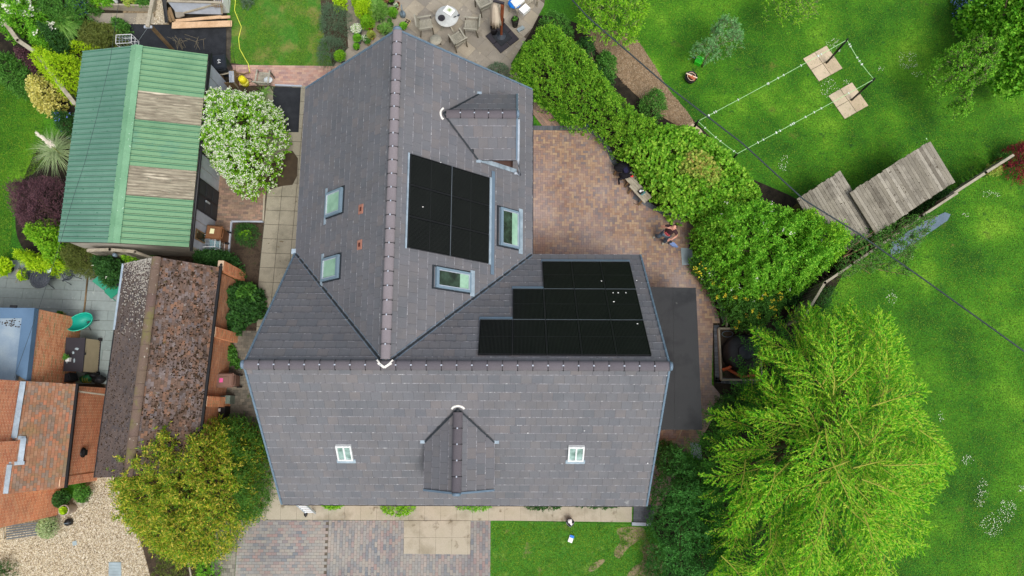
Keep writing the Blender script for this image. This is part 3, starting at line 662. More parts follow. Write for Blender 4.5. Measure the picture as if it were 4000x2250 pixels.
LAWNP = [wpoly([(2200, -40), (4060, -40), (4060, 2300), (3500, 2300), (3500, 1300), (3100, 1240), (3330, 1020), (3700, 780), (3600, 600), (3350, 720), (3100, 760), (2900, 650), (2720, 480), (2560, 250), (2450, 120), (2250, 60)], 0)]
scatter('grass', LAWNP, 130000, BLADE, .075, 0, 'blade', cat='grass', label='short green grass of the large lawn east of the houses')
scatter('grass', [wpoly([(-40, 300), (60, 330), (160, 420), (200, 640), (60, 720), (40, 1000), (-40, 1010)], 0), wpoly([(1920, 2040), (2540, 2055), (2600, 2280), (1916, 2290)], 0)], 16000, BLADE, .075, .014, 'blade', cat='grass', label='short green grass of the two small lawns beside the neighbouring barn and the front path')
scatter('grass', [wpoly([(900, -20), (1245, -20), (1300, 258), (902, 248)], 0)], 14000, BLADE, .07, .014, 'blade', mask=lambda x, y: vnoise(x, y, 1.6, 3) > -.15, cat='grass', label='patchy green grass with dry yellow gaps on the back lawn')
DAIS = [(3236, 348, 36, 40), (3545, 235, 45, 40), (3440, 270, 15, 12), (3580, 292, 25, 12), (3060, 640, 20, 40), (3480, 1155, 22, 34), (3672, 1625, 14, 20), (3775, 1797, 30, 22), (3840, 1910, 24, 44), (3820, 1960, 22, 22), (3930, 1990, 36, 50), (3870, 2050, 46, 46), (3985, 1908, 14, 24), (3300, 325, 20, 14), (3560, 1006, 14, 10), (3865, 760, 40, 16), (3770, 840, 18, 8), (3255, 180, 40, 30)]
for i, (x, y, a, b) in enumerate(DAIS):
    o = scatter('daisies', [wpoly(oval(x, y, a, b, 8, .25, i), 0)], max(10, int(a * b / 18)), FLW, .026, .05, 'petal', cat='daisies')
    o['label'] = ['white daisies beside the washing line slabs nearest the hedge side', 'round drift of white daisies on the upper lawn, the widest one there', 'few daisies just left of the wide upper drift', 'few daisies below the wide upper drift', 'daisies on the lawn above the smaller plank roofed shed', 'round patch of daisies between the black cable and the top of the willow', 'small knot of daisies right of the willow, highest of those beside it', 'patch of daisies touching the willow tips', 'upright patch of daisies in the lower right lawn, above the largest ones', 'short patch of daisies joined to the foot of an upright one', 'dense upright drift of daisies near the bottom right corner', 'widest drift of daisies near the bottom right corner', 'daisies cut by the right edge of the photograph', 'few daisies between the two slab pads', 'few daisies on the lawn by the plank fence end', 'thin line of daisies near the right edge beyond the fence', 'few daisies on the lawn just right of the fence end', 'thin sprinkle of daisies round the top of the far washing line post'][i]

# ================= MAIN HOUSE =================
ZR = 7.2
A = G(958, 1424, ZR); B = G(2612, 1431, ZR); UX = (B - A).normalized(); UN = Vector((-UX.y, UX.x, 0)); TAN = math.tan(math.radians(44.2))
def solve(fn, lo, hi):
    a = fn(lo)
    for _ in range(50):
        m = (lo + hi) / 2
        if (fn(m) > 0) == (a > 0): lo = m
        else: hi = m
    return m
mid = (A + B) / 2
runS = solve(lambda r: PX(mid - UN * r - UP * r * TAN)[1] - 1971, 2, 7)
runN = solve(lambda r: PX(B + UN * r - UP * r * TAN)[1] - 997, 2, 7)
C = G(1553, 122, ZR); D = G(1505, 1415, ZR); WY = (C - D).normalized(); WX = Vector((WY.y, -WY.x, 0))
midw = (C + D) / 2
ze = ZR - runN * TAN; DZ = UP * (runN * TAN)
runE = solve(lambda r: PX(midw + WX * r - DZ)[0] - 2077.5, 2, 7)
runW = solve(lambda r: PX(midw - WX * r - DZ)[0] - 1163, 2, 7)
print('runs', runS, runN, runE, runW, 'len', (B - A).length, (C - D).length)
house = thing('detached_house', 'large detached house with grey tiled gabled roof, two black solar arrays and two small dormers', 'house', (mid.x, mid.y, 0))
L_ = (B - A).length
def isect(p, d, q, e):      # plan intersection of two lines
    t = ((q.x - p.x) * e.y - (q.y - p.y) * e.x) / (d.x * e.y - d.y * e.x); return p + d * t
eN = B + UN * runN - UP * runN * TAN; eS = A - UN * runS - UP * runS * TAN
NW = A + UN * runN - UP * runN * TAN; NE = eN; SW = eS; SE = B - UN * runS - UP * runS * TAN
wW = D - WX * runW; wE = D + WX * runE
VW = isect(Vector((wW.x, wW.y, 0)), WY, Vector((NW.x, NW.y, 0)), UX); VW.z = NW.z
VE = isect(Vector((wE.x, wE.y, 0)), WY, Vector((NE.x, NE.y, 0)), UX); VE.z = NE.z
D2 = isect(Vector((D.x, D.y, 0)), WY, Vector((A.x, A.y, 0)), UX); D2.z = ZR
CW = C - WX * runW - DZ; CE = C + WX * runE - DZ
roof_mb = MB()
def slab(mb, pts, t=.12):
    b = [p - UP * t for p in pts]; n = len(pts)
    mb.add(pts + b, [tuple(range(n)), tuple(range(2 * n - 1, n - 1, -1))] + [(i, i + n, (i + 1) % n + n, (i + 1) % n) for i in range(n)])
slopes = {'S': [A, SW, SE, B], 'NW': [A, D2, VW], 'NE': [D2, B, NE, VE], 'W': [C, CW, VW, D2], 'E': [C, D2, VE, CE]}
dk = Vector((0, 0, .05))
for k, P in slopes.items():
    q = [p - dk for p in P]
    a_ = (q[1] - q[0]).cross(q[2] - q[1])
    if a_.z < 0: q = q[::-1]
    slab(roof_mb, q)
roof = roof_mb.build('roof', VALLEY, house)
TW, TG = .332, None
def plane_frame(o, ex, down):       # ex along the eave, ey up the slope, en outward
    ey = (-down).normalized(); en = ex.cross(ey)
    if en.z < 0: ex = -ex; en = ex.cross(ey)
    return (o, ex, ey, en)
def tile_slope(parent, P3, o, ex, down, w_, n_rows, mats, cap, name='roof_tile', t=.022, edge=.028, lift=(.035, .008), jitter=.0015, near=None, gap=.004, holes=None):
    fr = plane_frame(o, ex, down); o, ex, ey, en = fr
    poly = [((p - o).dot(ex), (p - o).dot(ey)) for p in P3]
    x0 = min(p[0] for p in poly); x1 = max(p[0] for p in poly); y0 = min(p[1] for p in poly); y1 = max(p[1] for p in poly)
    g_ = (y1 - y0) / n_rows; rects = grid(x0, y0, x1, y1, w_, g_, .5)
    if holes: rects = [r for r in rects if not any(h[0] < r[0] and r[2] < h[2] and h[1] < r[1] and r[3] < h[3] for h in holes)]
    lay(parent, name, name + 's', rects, poly, fr, mats, t=t, lift=lift, cap=cap, gap=gap, edge=edge, jitter=jitter, near=near)
    return fr
dS = (SW - A); dN = (NE - B); dW = (CW - C); dE = (CE - C)
tm = [TILE, TILEE]
frS = tile_slope(roof, slopes['S'], SW, UX, dS, TW, 18, tm, 150)
frNW = tile_slope(roof, slopes['NW'], VW, UX, dN, TW, 17, tm, 30)
frNE = tile_slope(roof, slopes['NE'], VE, UX, dN, TW, 17, tm, 40)
frW = tile_slope(roof, slopes['W'], VW, WY, dW, TW, 17, tm, 40)
frE = tile_slope(roof, slopes['E'], VE, WY, dE, TW, 17, tm, 40)
# ridge tiles with black unions
def ridge_tile_mesh(L, w0=.16, h=.06, n=7, name='ridge_tile'):
    mb = MB(); mb.smooth = True; V = []; 
    for x in (0, L):
        for r_ in (1, .9):
            for k in range(n):
                a = math.pi * (k / (n - 1)); V.append((x, math.cos(a) * w0 * r_, math.sin(a) * h * r_ - .01 - (.02 if k in (0, n - 1) else 0)))
    Fs = []
    for k in range(n - 1): Fs += [(k, 2 * n + k, 2 * n + k + 1, k + 1), (n + k, n + k + 1, 3 * n + k + 1, 3 * n + k)]
    for b in (0, 2 * n): Fs += [tuple([b + k for k in range(n)] + [b + n + k for k in range(n - 1, -1, -1)])]
    mb.add(V, Fs); return mb.mesh(name)
clipm = MB(); clipm.smooth = True
for s_ in (1, -1): clipm.tube([(0, s_ * .14, .03), (0, s_ * .11, .062), (0, s_ * .05, .085), (0, s_ * .018, .09)], .008, 5)
clipm.tube([(0, .145, .02), (0, .15, -.02)], .018, 5); clipm.tube([(0, -.145, .02), (0, -.15, -.02)], .018, 5)
CLIP = clipm.mesh('ridge_clip'); CLIP.materials.append(BLACKP)
bt = MB().box((0, 0, .093), (.05, .04, .014)).mesh('clip_plate'); bt.materials.append(WHITED)
def ridge(parent, P, Q, L=.45, m=RIDGE, clips=True, w0=.15, h=.075, lift=.03):
    d = (Q - P); n = max(1, round(d.length / L)); L = d.length / n; d.normalize(); y = UP.cross(d).normalized(); z = d.cross(y)
    R = Matrix((d, y, z)).transposed().to_4x4(); me = ridge_tile_mesh(L - .008, w0, h); me.materials.append(m); po = org(parent)
    for i in range(n):
        ob = bpy.data.objects.new('ridge_tile', me); COL.objects.link(ob); ob.parent = parent
        ob.matrix_local = Matrix.Translation(P + d * (L * i) + UP * lift - po) @ R
        if clips and i:
            ob = bpy.data.objects.new('ridge_clip', CLIP); COL.objects.link(ob); ob.parent = parent
            ob.matrix_local = Matrix.Translation(P + d * (L * i) + UP * lift - po) @ R
            ob = bpy.data.objects.new('clip_plate', bt); COL.objects.link(ob); ob.parent = parent
            ob.matrix_local = Matrix.Translation(P + d * (L * i) + UP * lift - po) @ R
ridge(roof, A - UX * .02, B + UX * .02); ridge(roof, D2 + WY * .18, C + WY * .02)
for p, d in ((A, -UX), (B, UX), (C, WY)):       # ridge end caps
    MB().tube([p + d * .02 + UP * .03, p + d * .1 + UP * .03], [.15, .13], 12).build('ridge_end_cap', SLATEB, roof)
# verge trims
def verge(parent, p, q, side, name='verge_trim', m=SLATEB):
    mb = MB(); d = q - p; n = max(1, round(d.length / .35))
    for i in range(n):
        a = p + d * (i / n); b = p + d * ((i + 1) / n) - d.normalized() * .01
        mb.bar(a + side * .03 + UP * .03, b + side * .03 + UP * .012, .06, .09)
    mb.build(name, m, parent)
verge(roof, A, SW, -UX); verge(roof, B, SE, UX); verge(roof, B, NE, UX); verge(roof, A, VW, -UX); verge(roof, C, CW, WY); verge(roof, C, CE, WY)
# valleys
for a, b in ((D2, VW), (D2, VE)):
    MB().bar(a + UP * .055, b + UP * .04, .06, .03).build('valley_lining', VALLEY, roof)
    e = (b - a).normalized(); s_ = e.cross(UP).normalized()
    for k in (-1, 1): MB().bar(a + s_ * .06 * k + UP * .075, b + s_ * .06 * k + UP * .062, .02, .03).build('valley_trim', SLATEB, roof)
V0 = D2 + UP * .06
mb = MB(); e1 = (VW - D2).normalized(); e2 = (VE - D2).normalized()
for s_ in (1, -1): mb.bar(D2 + UP * .13 - WY * .08, D2 + UP * .1 + UX * .2 * s_ + WY * .06, .07, .03)
for s_ in (1, -1): mb.bar(D2 + UP * .115 + UX * .15 * s_ + WY * .05, D2 + UP * .06 + UX * .24 * s_ + WY * .15, .045, .03)
mb.build('valley_saddle', MORTARW, roof)
mb = MB(); mb.box(tuple(VW + UP * .03 - UX * .05 + UN * .08), (.22, .2, .04)); mb.build('valley_outlet', LEAD, roof)
# walls (set back under the eaves) and gutters
def wallbox(P, z1, z0=0.0):
    mb = MB(); n = len(P)
    mb.prism([(p.x, p.y) for p in P], z0, z1); return mb
ins = .28
zt = SE.z - .1
def inset(p, dx, dy): return p + UX * dx + UN * dy
wm = MB(); main = [inset(SW, .12, ins), inset(SE, -.12, ins), inset(NE, -.12, -ins), inset(NW, .12, -ins)]
wm.prism([(p.x, p.y) for p in main], 0, NE.z - .12)
for e_, s_ in ((A, .12), (B, -.12)):     # gable triangles
    q = [inset(e_, s_, -(runS - ins)), inset(e_, s_, (runN - ins)), inset(e_, s_, 0)]; z_ = [NE.z - .12, NE.z - .12, ZR - .35]
    q = [Vector((p.x, p.y, z)) for p, z in zip(q, z_)]; o2 = UX * (.1 if s_ > 0 else -.1)
    wm.add(q + [p + o2 for p in q], [(0, 1, 2), (5, 4, 3), (0, 3, 4, 1), (1, 4, 5, 2), (2, 5, 3, 0)])
wm.build('wall', BRICKR, house)
wm = MB(); q = [CW + WX * ins - WY * .12, CE - WX * ins - WY * .12, VE - WX * ins - UN * .3, VW + WX * ins - UN * .3]
wm.prism([(p.x, p.y) for p in q], 0, NE.z - .12)
q = [Vector((p.x, p.y, z)) for p, z in ((q[0], NE.z - .12), (q[1], NE.z - .12), (C - WY * .12, ZR - .35))]
wm.add(q + [p - WY * .1 for p in q], [(0, 1, 2), (5, 4, 3), (0, 3, 4, 1), (1, 4, 5, 2), (2, 5, 3, 0)])
wm.build('wall', BRICKR, house)
def gutter(a, b, out):
    d = (b - a).normalized(); MB().bar(a + out * .03 - UP * .1, b + out * .03 - UP * .1, .1, .08).build('gutter', BLACKP, house)
gutter(SW, SE, -UN * .4); gutter(CE, VE, WX * .2)
def on(fr, x, y, h=0): return fr[0] + fr[1] * x + fr[2] * y + fr[3] * h
def hit(fr, px, py, h=0):    # where the view ray of a pixel meets a slope
    cpos = Vector((0, 0, H)); d = (G(px, py, 0) - cpos).normalized(); t = (fr[0] + fr[3] * h - cpos).dot(fr[3]) / d.dot(fr[3]); p = cpos + d * t
    return (p - fr[0]).dot(fr[1]), (p - fr[0]).dot(fr[2])
def fbox(mb, fr, x0, y0, x1, y1, h0, h1):
    return mb.hexa([on(fr, x0, y0, h0), on(fr, x1, y0, h0), on(fr, x1, y1, h0), on(fr, x0, y1, h0)], [on(fr, x0, y0, h1), on(fr, x1, y0, h1), on(fr, x1, y1, h1), on(fr, x0, y1, h1)])
# ---- solar panels
def panel(fr, x0, y0, x1, y1, horiz=False, speck=()):
    p = MB(); fbox(p, fr, x0 + .01, y0 + .01, x1 - .01, y1 - .01, .02, .075); ob = p.build('solar_panel', PANEL, house)
    f = MB(); a, b = .0, .028
    fbox(f, fr, x0 + .006, y0 + .006, x0 + b, y1 - .006, .03, .085); fbox(f, fr, x1 - b, y0 + .006, x1 - .006, y1 - .006, .03, .085)
    fbox(f, fr, x0 + b, y0 + .006, x1 - b, y0 + b, .03, .085); fbox(f, fr, x0 + b, y1 - b, x1 - b, y1 - .006, .03, .085); f.build('panel_frame', BLACKP, ob)
    l = MB(); n = 24
    X0, X1, Y0, Y1 = x0 + .03, x1 - .03, y0 + .03, y1 - .03
    if not horiz:
        for i in range(1, n): x = X0 + (X1 - X0) * i / n; fbox(l, fr, x - .0035, Y0, x + .0035, Y1, .075, .077)
        m_ = MB(); fbox(m_, fr, X0, (Y0 + Y1) / 2 - .008, X1, (Y0 + Y1) / 2 + .008, .0765, .079)
    else:
        for i in range(1, n): x = X0 + (X1 - X0) * i / n; fbox(l, fr, x - .0035, Y0, x + .0035, Y1, .075, .077)
        m_ = MB(); fbox(m_, fr, X0, (Y0 + Y1) / 2 - .008, X1, (Y0 + Y1) / 2 + .008, .0765, .079)
    l.build('cell_lines', PANELL, ob); m_.build('cell_gap', BLACKP, ob)
    return ob
# north slope array: pixel corners of the bottom row (ridge side) right & left
xr, yt = hit(frNE, 2546, 1386, .08); xl, _ = hit(frNE, 1866, 1379, .08); _, yb = hit(frNE, 2465, 1022, .08)
xa, xb = min(xl, xr), max(xl, xr); pw = (xb - xa) / 5; ph = (yt - yb) / 3; right_is_low = xr < xl
print('panel size', pw, ph)
for row in range(3):
    for c in range(5 - row):
        x0 = xa + c * pw if right_is_low else xb - (c + 1) * pw
        panel(frNE, x0, yt - (row + 1) * ph, x0 + pw, yt - row * ph)
# flashing under each step of the array and between panels
tr = MB()
for row in range(3):
    cols = 5 - row; lo = 0 if row == 2 else 1
    n_step = cols if row == 2 else 1
    x0 = (xa if right_is_low else xb - cols * pw) if row == 2 else (xa + (cols - 1) * pw if right_is_low else xb - cols * pw)
    fbox(tr, frNE, x0 - .02, yt - (row + 1) * ph - .16, x0 + n_step * pw + .02, yt - (row + 1) * ph - .0, .03, .062)
tr.build('panel_flashing', SLATEB, house)
tr = MB()
for row in range(3):
    cols = 5 - row
    for c in range(cols):
        x0 = xa + c * pw if right_is_low else xb - (c + 1) * pw
        fbox(tr, frNE, x0 + .01, yt - (row + 1) * ph - .008, x0 + pw - .01, yt - (row + 1) * ph + .008, .05, .09)
tr.build('panel_rail', PFRAME, house)
# east slope array 2 x 3
x1_, y1_ = hit(frE, 1602, 592, .08); x2_, y2_ = hit(frE, 1594, 965, .08); x3_, y3_ = hit(frE, 1908, 1032, .08); x4_, y4_ = hit(frE, 1914, 700, .08)
ex0, ex1 = min((x1_ + x4_) / 2, (x2_ + x3_) / 2), max((x1_ + x4_) / 2, (x2_ + x3_) / 2); ey0, ey1 = (y3_ + y4_) / 2, (y1_ + y2_) / 2
print('east panels', (ex1 - ex0) / 3, (ey1 - ey0) / 2)
for i in range(3):
    for j in range(2):
        panel(frE, ex0 + (ex1 - ex0) / 3 * i, ey0 + (ey1 - ey0) / 2 * j, ex0 + (ex1 - ex0) / 3 * (i + 1), ey0 + (ey1 - ey0) / 2 * (j + 1))
tr = MB(); fbox(tr, frE, ex0 - .02, ey0 - .1, ex1 + .02, ey0 - .01, .04, .09); fbox(tr, frE, ex0 - .02, ey1 + .01, ex1 + .02, ey1 + .07, .03, .06); tr.build('panel_flashing', LEAD, house)
tr = MB(); fbox(tr, frE, ex0 - .35, ey0 - .28, ex1 + .3, ey0 - .13, .03, .05); tr.build('panel_flashing', SLATEB, house)
tr = MB(); fbox(tr, frE, ex0, (ey0 + ey1) / 2 - .008, ex1, (ey0 + ey1) / 2 + .008, .05, .09); tr.build('panel_rail', PFRAME, house)
# ---- roof windows: fr, four pixel corners, low side gets the flashing apron
def roof_window(fr, px, label, pale=.28, apron=.32, paleside=0, mull=False, ext=.12):
    q = [hit(fr, x, y, .06) for x, y in px]; x0, x1 = min(a[0] for a in q), max(a[0] for a in q); y0, y1 = min(a[1] for a in q), max(a[1] for a in q)
    xs = sorted(a[0] for a in q); ys = sorted(a[1] for a in q); x0, x1 = (xs[0] + xs[1]) / 2, (xs[2] + xs[3]) / 2; y0, y1 = (ys[0] + ys[1]) / 2, (ys[2] + ys[3]) / 2
    f = MB(); t = .05 if mull else .085
    fm = WHITE if mull else WFRAME
    fbox(f, fr, x0, y0, x0 + t, y1, .02, .11); fbox(f, fr, x1 - t, y0, x1, y1, .02, .11); fbox(f, fr, x0 + t, y0, x1 - t, y0 + t, .02, .11); fbox(f, fr, x0 + t, y1 - t * 1.3, x1 - t, y1, .02, .12)
    if mull: fbox(f, fr, (x0 + x1) / 2 - .025, y0 + t, (x0 + x1) / 2 + .025, y1 - t * 1.3, .03, .105)
    w_ = f.build('roof_window', fm, house, label)
    g_ = MB(); fbox(g_, fr, x0 + t, y0 + t, x1 - t, y1 - t, .02, .07); g_.build('pane', GLASSM if mull else GLASS, w_)
    if pale:
        g_ = MB(); H_ = y1 - y0
        fbox(g_, fr, x0 + t + .01, y0 + t + .01, x1 - t - .01, y0 + t + pale * H_, .0715, .074); g_.build('reveal', GLASSP, w_)  # pale strip laid on the opaque pane, standing for the reveal behind glass
    i = MB()
    if not mull:
        e = t * .95
        fbox(i, fr, x0 + e, y0 + e, x0 + e + .02, y1 - e, .07, .118); fbox(i, fr, x1 - e - .02, y0 + e, x1 - e, y1 - e, .07, .118)
        fbox(i, fr, x0 + e, y0 + e, x1 - e, y0 + e + .02, .07, .119); fbox(i, fr, x0 + e, y1 - e - .02, x1 - e, y1 - e, .07, .119); i.build('sash', WHITED, w_)
        s_ = MB(); fbox(s_, fr, x0 - .05, y0, x0 - .005, y1 + .05, .01, .05); fbox(s_, fr, x1 + .005, y0, x1 + .05, y1 + .05, .01, .05); fbox(s_, fr, x0 - .05, y1 + .055, x1 + .05, y1 + .12, .01, .05); s_.build('side_flashing', VALLEY, w_)
    a = MB(); fbox(a, fr, x0 - ext, y0 - apron, x1 + ext, y0 - .005, .02, .045); a.build('flashing_apron', LEAD, w_)
    return w_
roof_window(frE, [(1702, 1035), (1838, 1072), (1838, 1148), (1702, 1118)], 'landscape roof window beside the valley with pale blind at its low edge', .26, .2, ext=.1)
roof_window(frE, [(1955, 808), (2030, 830), (2026, 975), (1953, 955)], 'tall roof window near the east eave', .3, .2, ext=.15)
roof_window(frW, [(1276, 752), (1337, 736), (1332, 830), (1270, 850)], 'roof window on the west slope nearest the terracotta vents', .82, .12, ext=.22)
roof_window(frW, [(1262, 1010), (1325, 995), (1319, 1085), (1256, 1102)], 'roof window on the west slope above the west valley', .82, .14, ext=.2)
roof_window(frS, [(1309, 1739), (1371, 1739), (1380, 1797), (1322, 1797)], 'small twin pane roof light left of the front dormer', 0, .17, mull=True, ext=.06)
roof_window(frS, [(2220, 1742), (2282, 1742), (2281, 1800), (2218, 1799)], 'small twin pane roof light right of the front dormer', 0, .17, mull=True, ext=.06)
for px in ((1413, 818), (1408, 957)):
    x, y = hit(frW, *px); m_ = MB(); fbox(m_, frW, x - .16, y - .12, x + .16, y + .12, .02, .05); v = m_.build('roof_vent', TERRA, house)
    m_ = MB()
    for k in range(4): fbox(m_, frW, x - .07, y - .045 + k * .028, x + .07, y - .03 + k * .028, .05, .058)
    m_.build('vent_slot', plain('vent_slot', (96, 52, 44)), v)
# ---- dormers
def dormer(fr, apex_px, front_px, eaveL_px, eaveR_px, zr, along, label, brick=False):
    """gabled dormer: ridge runs out level from the slope; front_px = ridge front end"""
    Fp = G(front_px[0], front_px[1], zr); ax, ay = hit(fr, *apex_px, .04); Ap = on(fr, ax, ay, .04); Ap = Vector((Ap.x, Ap.y, zr))
    out = (Fp - Ap); out.z = 0; out.normalize(); si = out.cross(UP)      # to the right when looking outwards
    return Fp, out, si
def dormer_build(fr, apex_px, front_px, hw, drop, label):
    ax, ay = hit(fr, *apex_px, .04); Ap = on(fr, ax, ay, .04); zr = Ap.z
    Fp = G(front_px[0], front_px[1], zr + .03); out = Vector((Fp.x - Ap.x, Fp.y - Ap.y, 0)); ln = out.length; out.normalize()
    hd = -fr[2].copy(); hd.z = 0; hd.normalize(); out = hd; si = out.cross(UP)
    root = thing('t', 'x', 'x') ; bpy.data.objects.remove(root)
    t = drop / hw; back = drop / TAN
    # side slope points: ridge apex Ap, ridge front Fp, eave front, eave back (where the eave meets the main slope)
    wall = MB(); hwi = hw - .1; cb = Ap + out * (ln - .12); dz = drop
    # cheek walls + front
    q = []
    for s_ in (1, -1):
        a = cb + si * hwi * s_; a.z = zr - dz - .04; bk = Ap + si * hwi * s_ + out * (back + .2); bk.z = zr - dz - .04
        lowz = zr - (ln - .12) * TAN - .2
        wall.add([a, bk, Vector((a.x, a.y, lowz))] + [p - si * .08 * s_ for p in (a, bk, Vector((a.x, a.y, lowz)))], [(0, 1, 2), (5, 4, 3), (0, 3, 4, 1), (1, 4, 5, 2), (2, 5, 3, 0)])
    lowz = zr - (ln - .12) * TAN - .2
    f0 = [cb + si * hwi, cb - si * hwi, cb - si * hwi, cb, cb + si * hwi]; zz = [lowz, lowz, zr - dz - .04, zr - .12, zr - dz - .04]
    f0 = [Vector((p.x, p.y, z)) for p, z in zip(f0, zz)]; wall.add(f0 + [p - out * .08 for p in f0], [(4, 3, 2, 1, 0), (5, 6, 7, 8, 9)] + [(i, (i + 1) % 5, (i + 1) % 5 + 5, i + 5) for i in range(5)])
    dm = wall.build('dormer', BRICKD, house, label)
    for s_ in (1, -1):
        E0 = Ap + out * ln + si * hw * s_ - UP * drop; E1 = Ap + out * back + si * hw * s_ - UP * drop
        P3 = [Ap.copy(), Ap + out * ln, E0, E1]; P3 = [p + UP * .02 for p in P3]
        mb = MB(); q = [p - UP * .03 for p in P3]; 
        if (q[1] - q[0]).cross(q[2] - q[1]).z < 0: q = q[::-1]
        slab(mb, q, .07); mb.build('dormer_deck', VALLEY, dm)
        tile_slope(dm, P3, P3[2], out, (E0 - (Ap + out * ln)), TW, 4, tm, 60)
        MB().bar(E1 + UP * .05, Ap + UP * .07, .05, .05).build('valley_lining', VALLEY, dm)
        MB().bar(Ap + out * (ln + .02) + UP * .05, E0 + out * .02 + UP * .05, .06, .08).build('verge_trim', SLATEB, dm)
        # lead soaker where the eave meets the slope
        MB().box(tuple(E1 + UP * .03 + si * .06 * s_), (.2, .1, .05)).build('lead_soaker', LEAD, dm)
    ridge(dm, Ap + out * .1 + UP * .02, Ap + out * ln + UP * .02, w0=.15)
    MB().tube([Ap + out * ln + UP * .05, Ap + out * (ln + .09) + UP * .05], [.15, .13], 12).build('ridge_end_cap', SLATEB, dm)
    mb = MB()
    pts = [Ap + out * (.02 - .12 * math.cos(a)) + si * .2 * math.sin(a) + UP * (.1 - .06 * abs(math.sin(a))) for a in [k * .35 for k in range(-4, 5)]]
    mb.tube(pts, .04, 6); mb.build('lead_saddle', MORTARW, dm)
    win = MB(); c = cb + out * .02; c.z = zr - drop - .35
    return dm, Ap, out, si, ln, back
dm1, Ap, out, si, ln, back = dormer_build(frS, (1789, 1598), (1782, 1925), 1.12, 1.02, 'front dormer with a clipped ridge on the south slope')
print('dormer1', ln)
mb = MB()
for k in range(6): pass
dm2, Ap2, out2, si2, ln2, back2 = dormer_build(frE, (1733, 446), (2018, 447), 1.22, 1.1, 'east dormer with stepped lead and dark brick cheek')
# stepped lead flashing down the south cheek of the east dormer, white gutter board at its front
s2 = -si2 if si2.y > 0 else si2
sgn = 1 if (si2.y < 0) else -1
for k in range(6):
    a = back2 + .05 + (ln2 - .1 - back2) * k / 6; b = back2 + .05 + (ln2 - .1 - back2) * (k + 1.1) / 6
    p = Ap2 + out2 * a + si2 * 1.2 * sgn; q = Ap2 + out2 * b + si2 * 1.2 * sgn
    p.z = ZR - 0; mb = MB()
    for r_ in (p, q):
        x = (r_ - frE[0]).dot(frE[1]); 
    def onslope(r_, h=.06):
        d = (r_ - frE[0]); x = d.dot(frE[1]); hz = Vector((frE[2].x, frE[2].y, 0)); y = (d - frE[1] * x).dot(hz.normalized()) / hz.length; return on(frE, x, y, h)
    mb.bar(onslope(p), onslope(q), .16, .03); mb.build('stepped_flashing', LEAD, dm2)
p = Ap2 + out2 * (ln2 + .07); 
pts = [p + si2 * .1 * sgn, p + si2 * .8 * sgn - UP * .62, p + si2 * 1.25 * sgn - UP * 1.15]
pts = [p + si2 * .12 * sgn - UP * .1, p + si2 * 1.2 * sgn - UP * 1.15, onslope(p + si2 * 1.3 * sgn, .1), onslope(p + si2 * 1.3 * sgn - out2 * .2, .1)]
MB().tube(pts, .05, 8).build('corner_gutter', WHITED, dm2)
# flat felt roof over the lean-to east of the house
zf = 2.45; q = [G(x, y, zf) for x, y in ((2480, 1120), (2718, 1124), (2744, 1679), (2480, 1679))]
lt = thing('lean_to', 'flat roofed lean-to covered in dark grey felt against the east gable', 'lean-to', (q[1].lerp(q[3], .5).x, q[1].lerp(q[3], .5).y, 0))
q[0] = Vector((main[1].x + .05, q[1].y + (q[0].y - q[1].y), zf)); q[3] = Vector((main[1].x + .05, q[2].y, zf))
MB().prism([(p.x, p.y) for p in q], zf - .16, zf).build('flat_roof', FELT, lt)
c_ = sum((Vector(p) for p in q), Vector()) / 4
MB().prism([(p.x + (c_.x - p.x) * .08, p.y + (c_.y - p.y) * .05 + (.12 if i > 1 else 0)) for i, p in enumerate(q)], 0, zf - .165).build('wall', BRICKR, lt)
for x in (2630,): MB().bar(G(x, 1125, zf + .004), G(x + 8, 1676, zf + .004), .03, .008).build('felt_seam', FELT, lt)

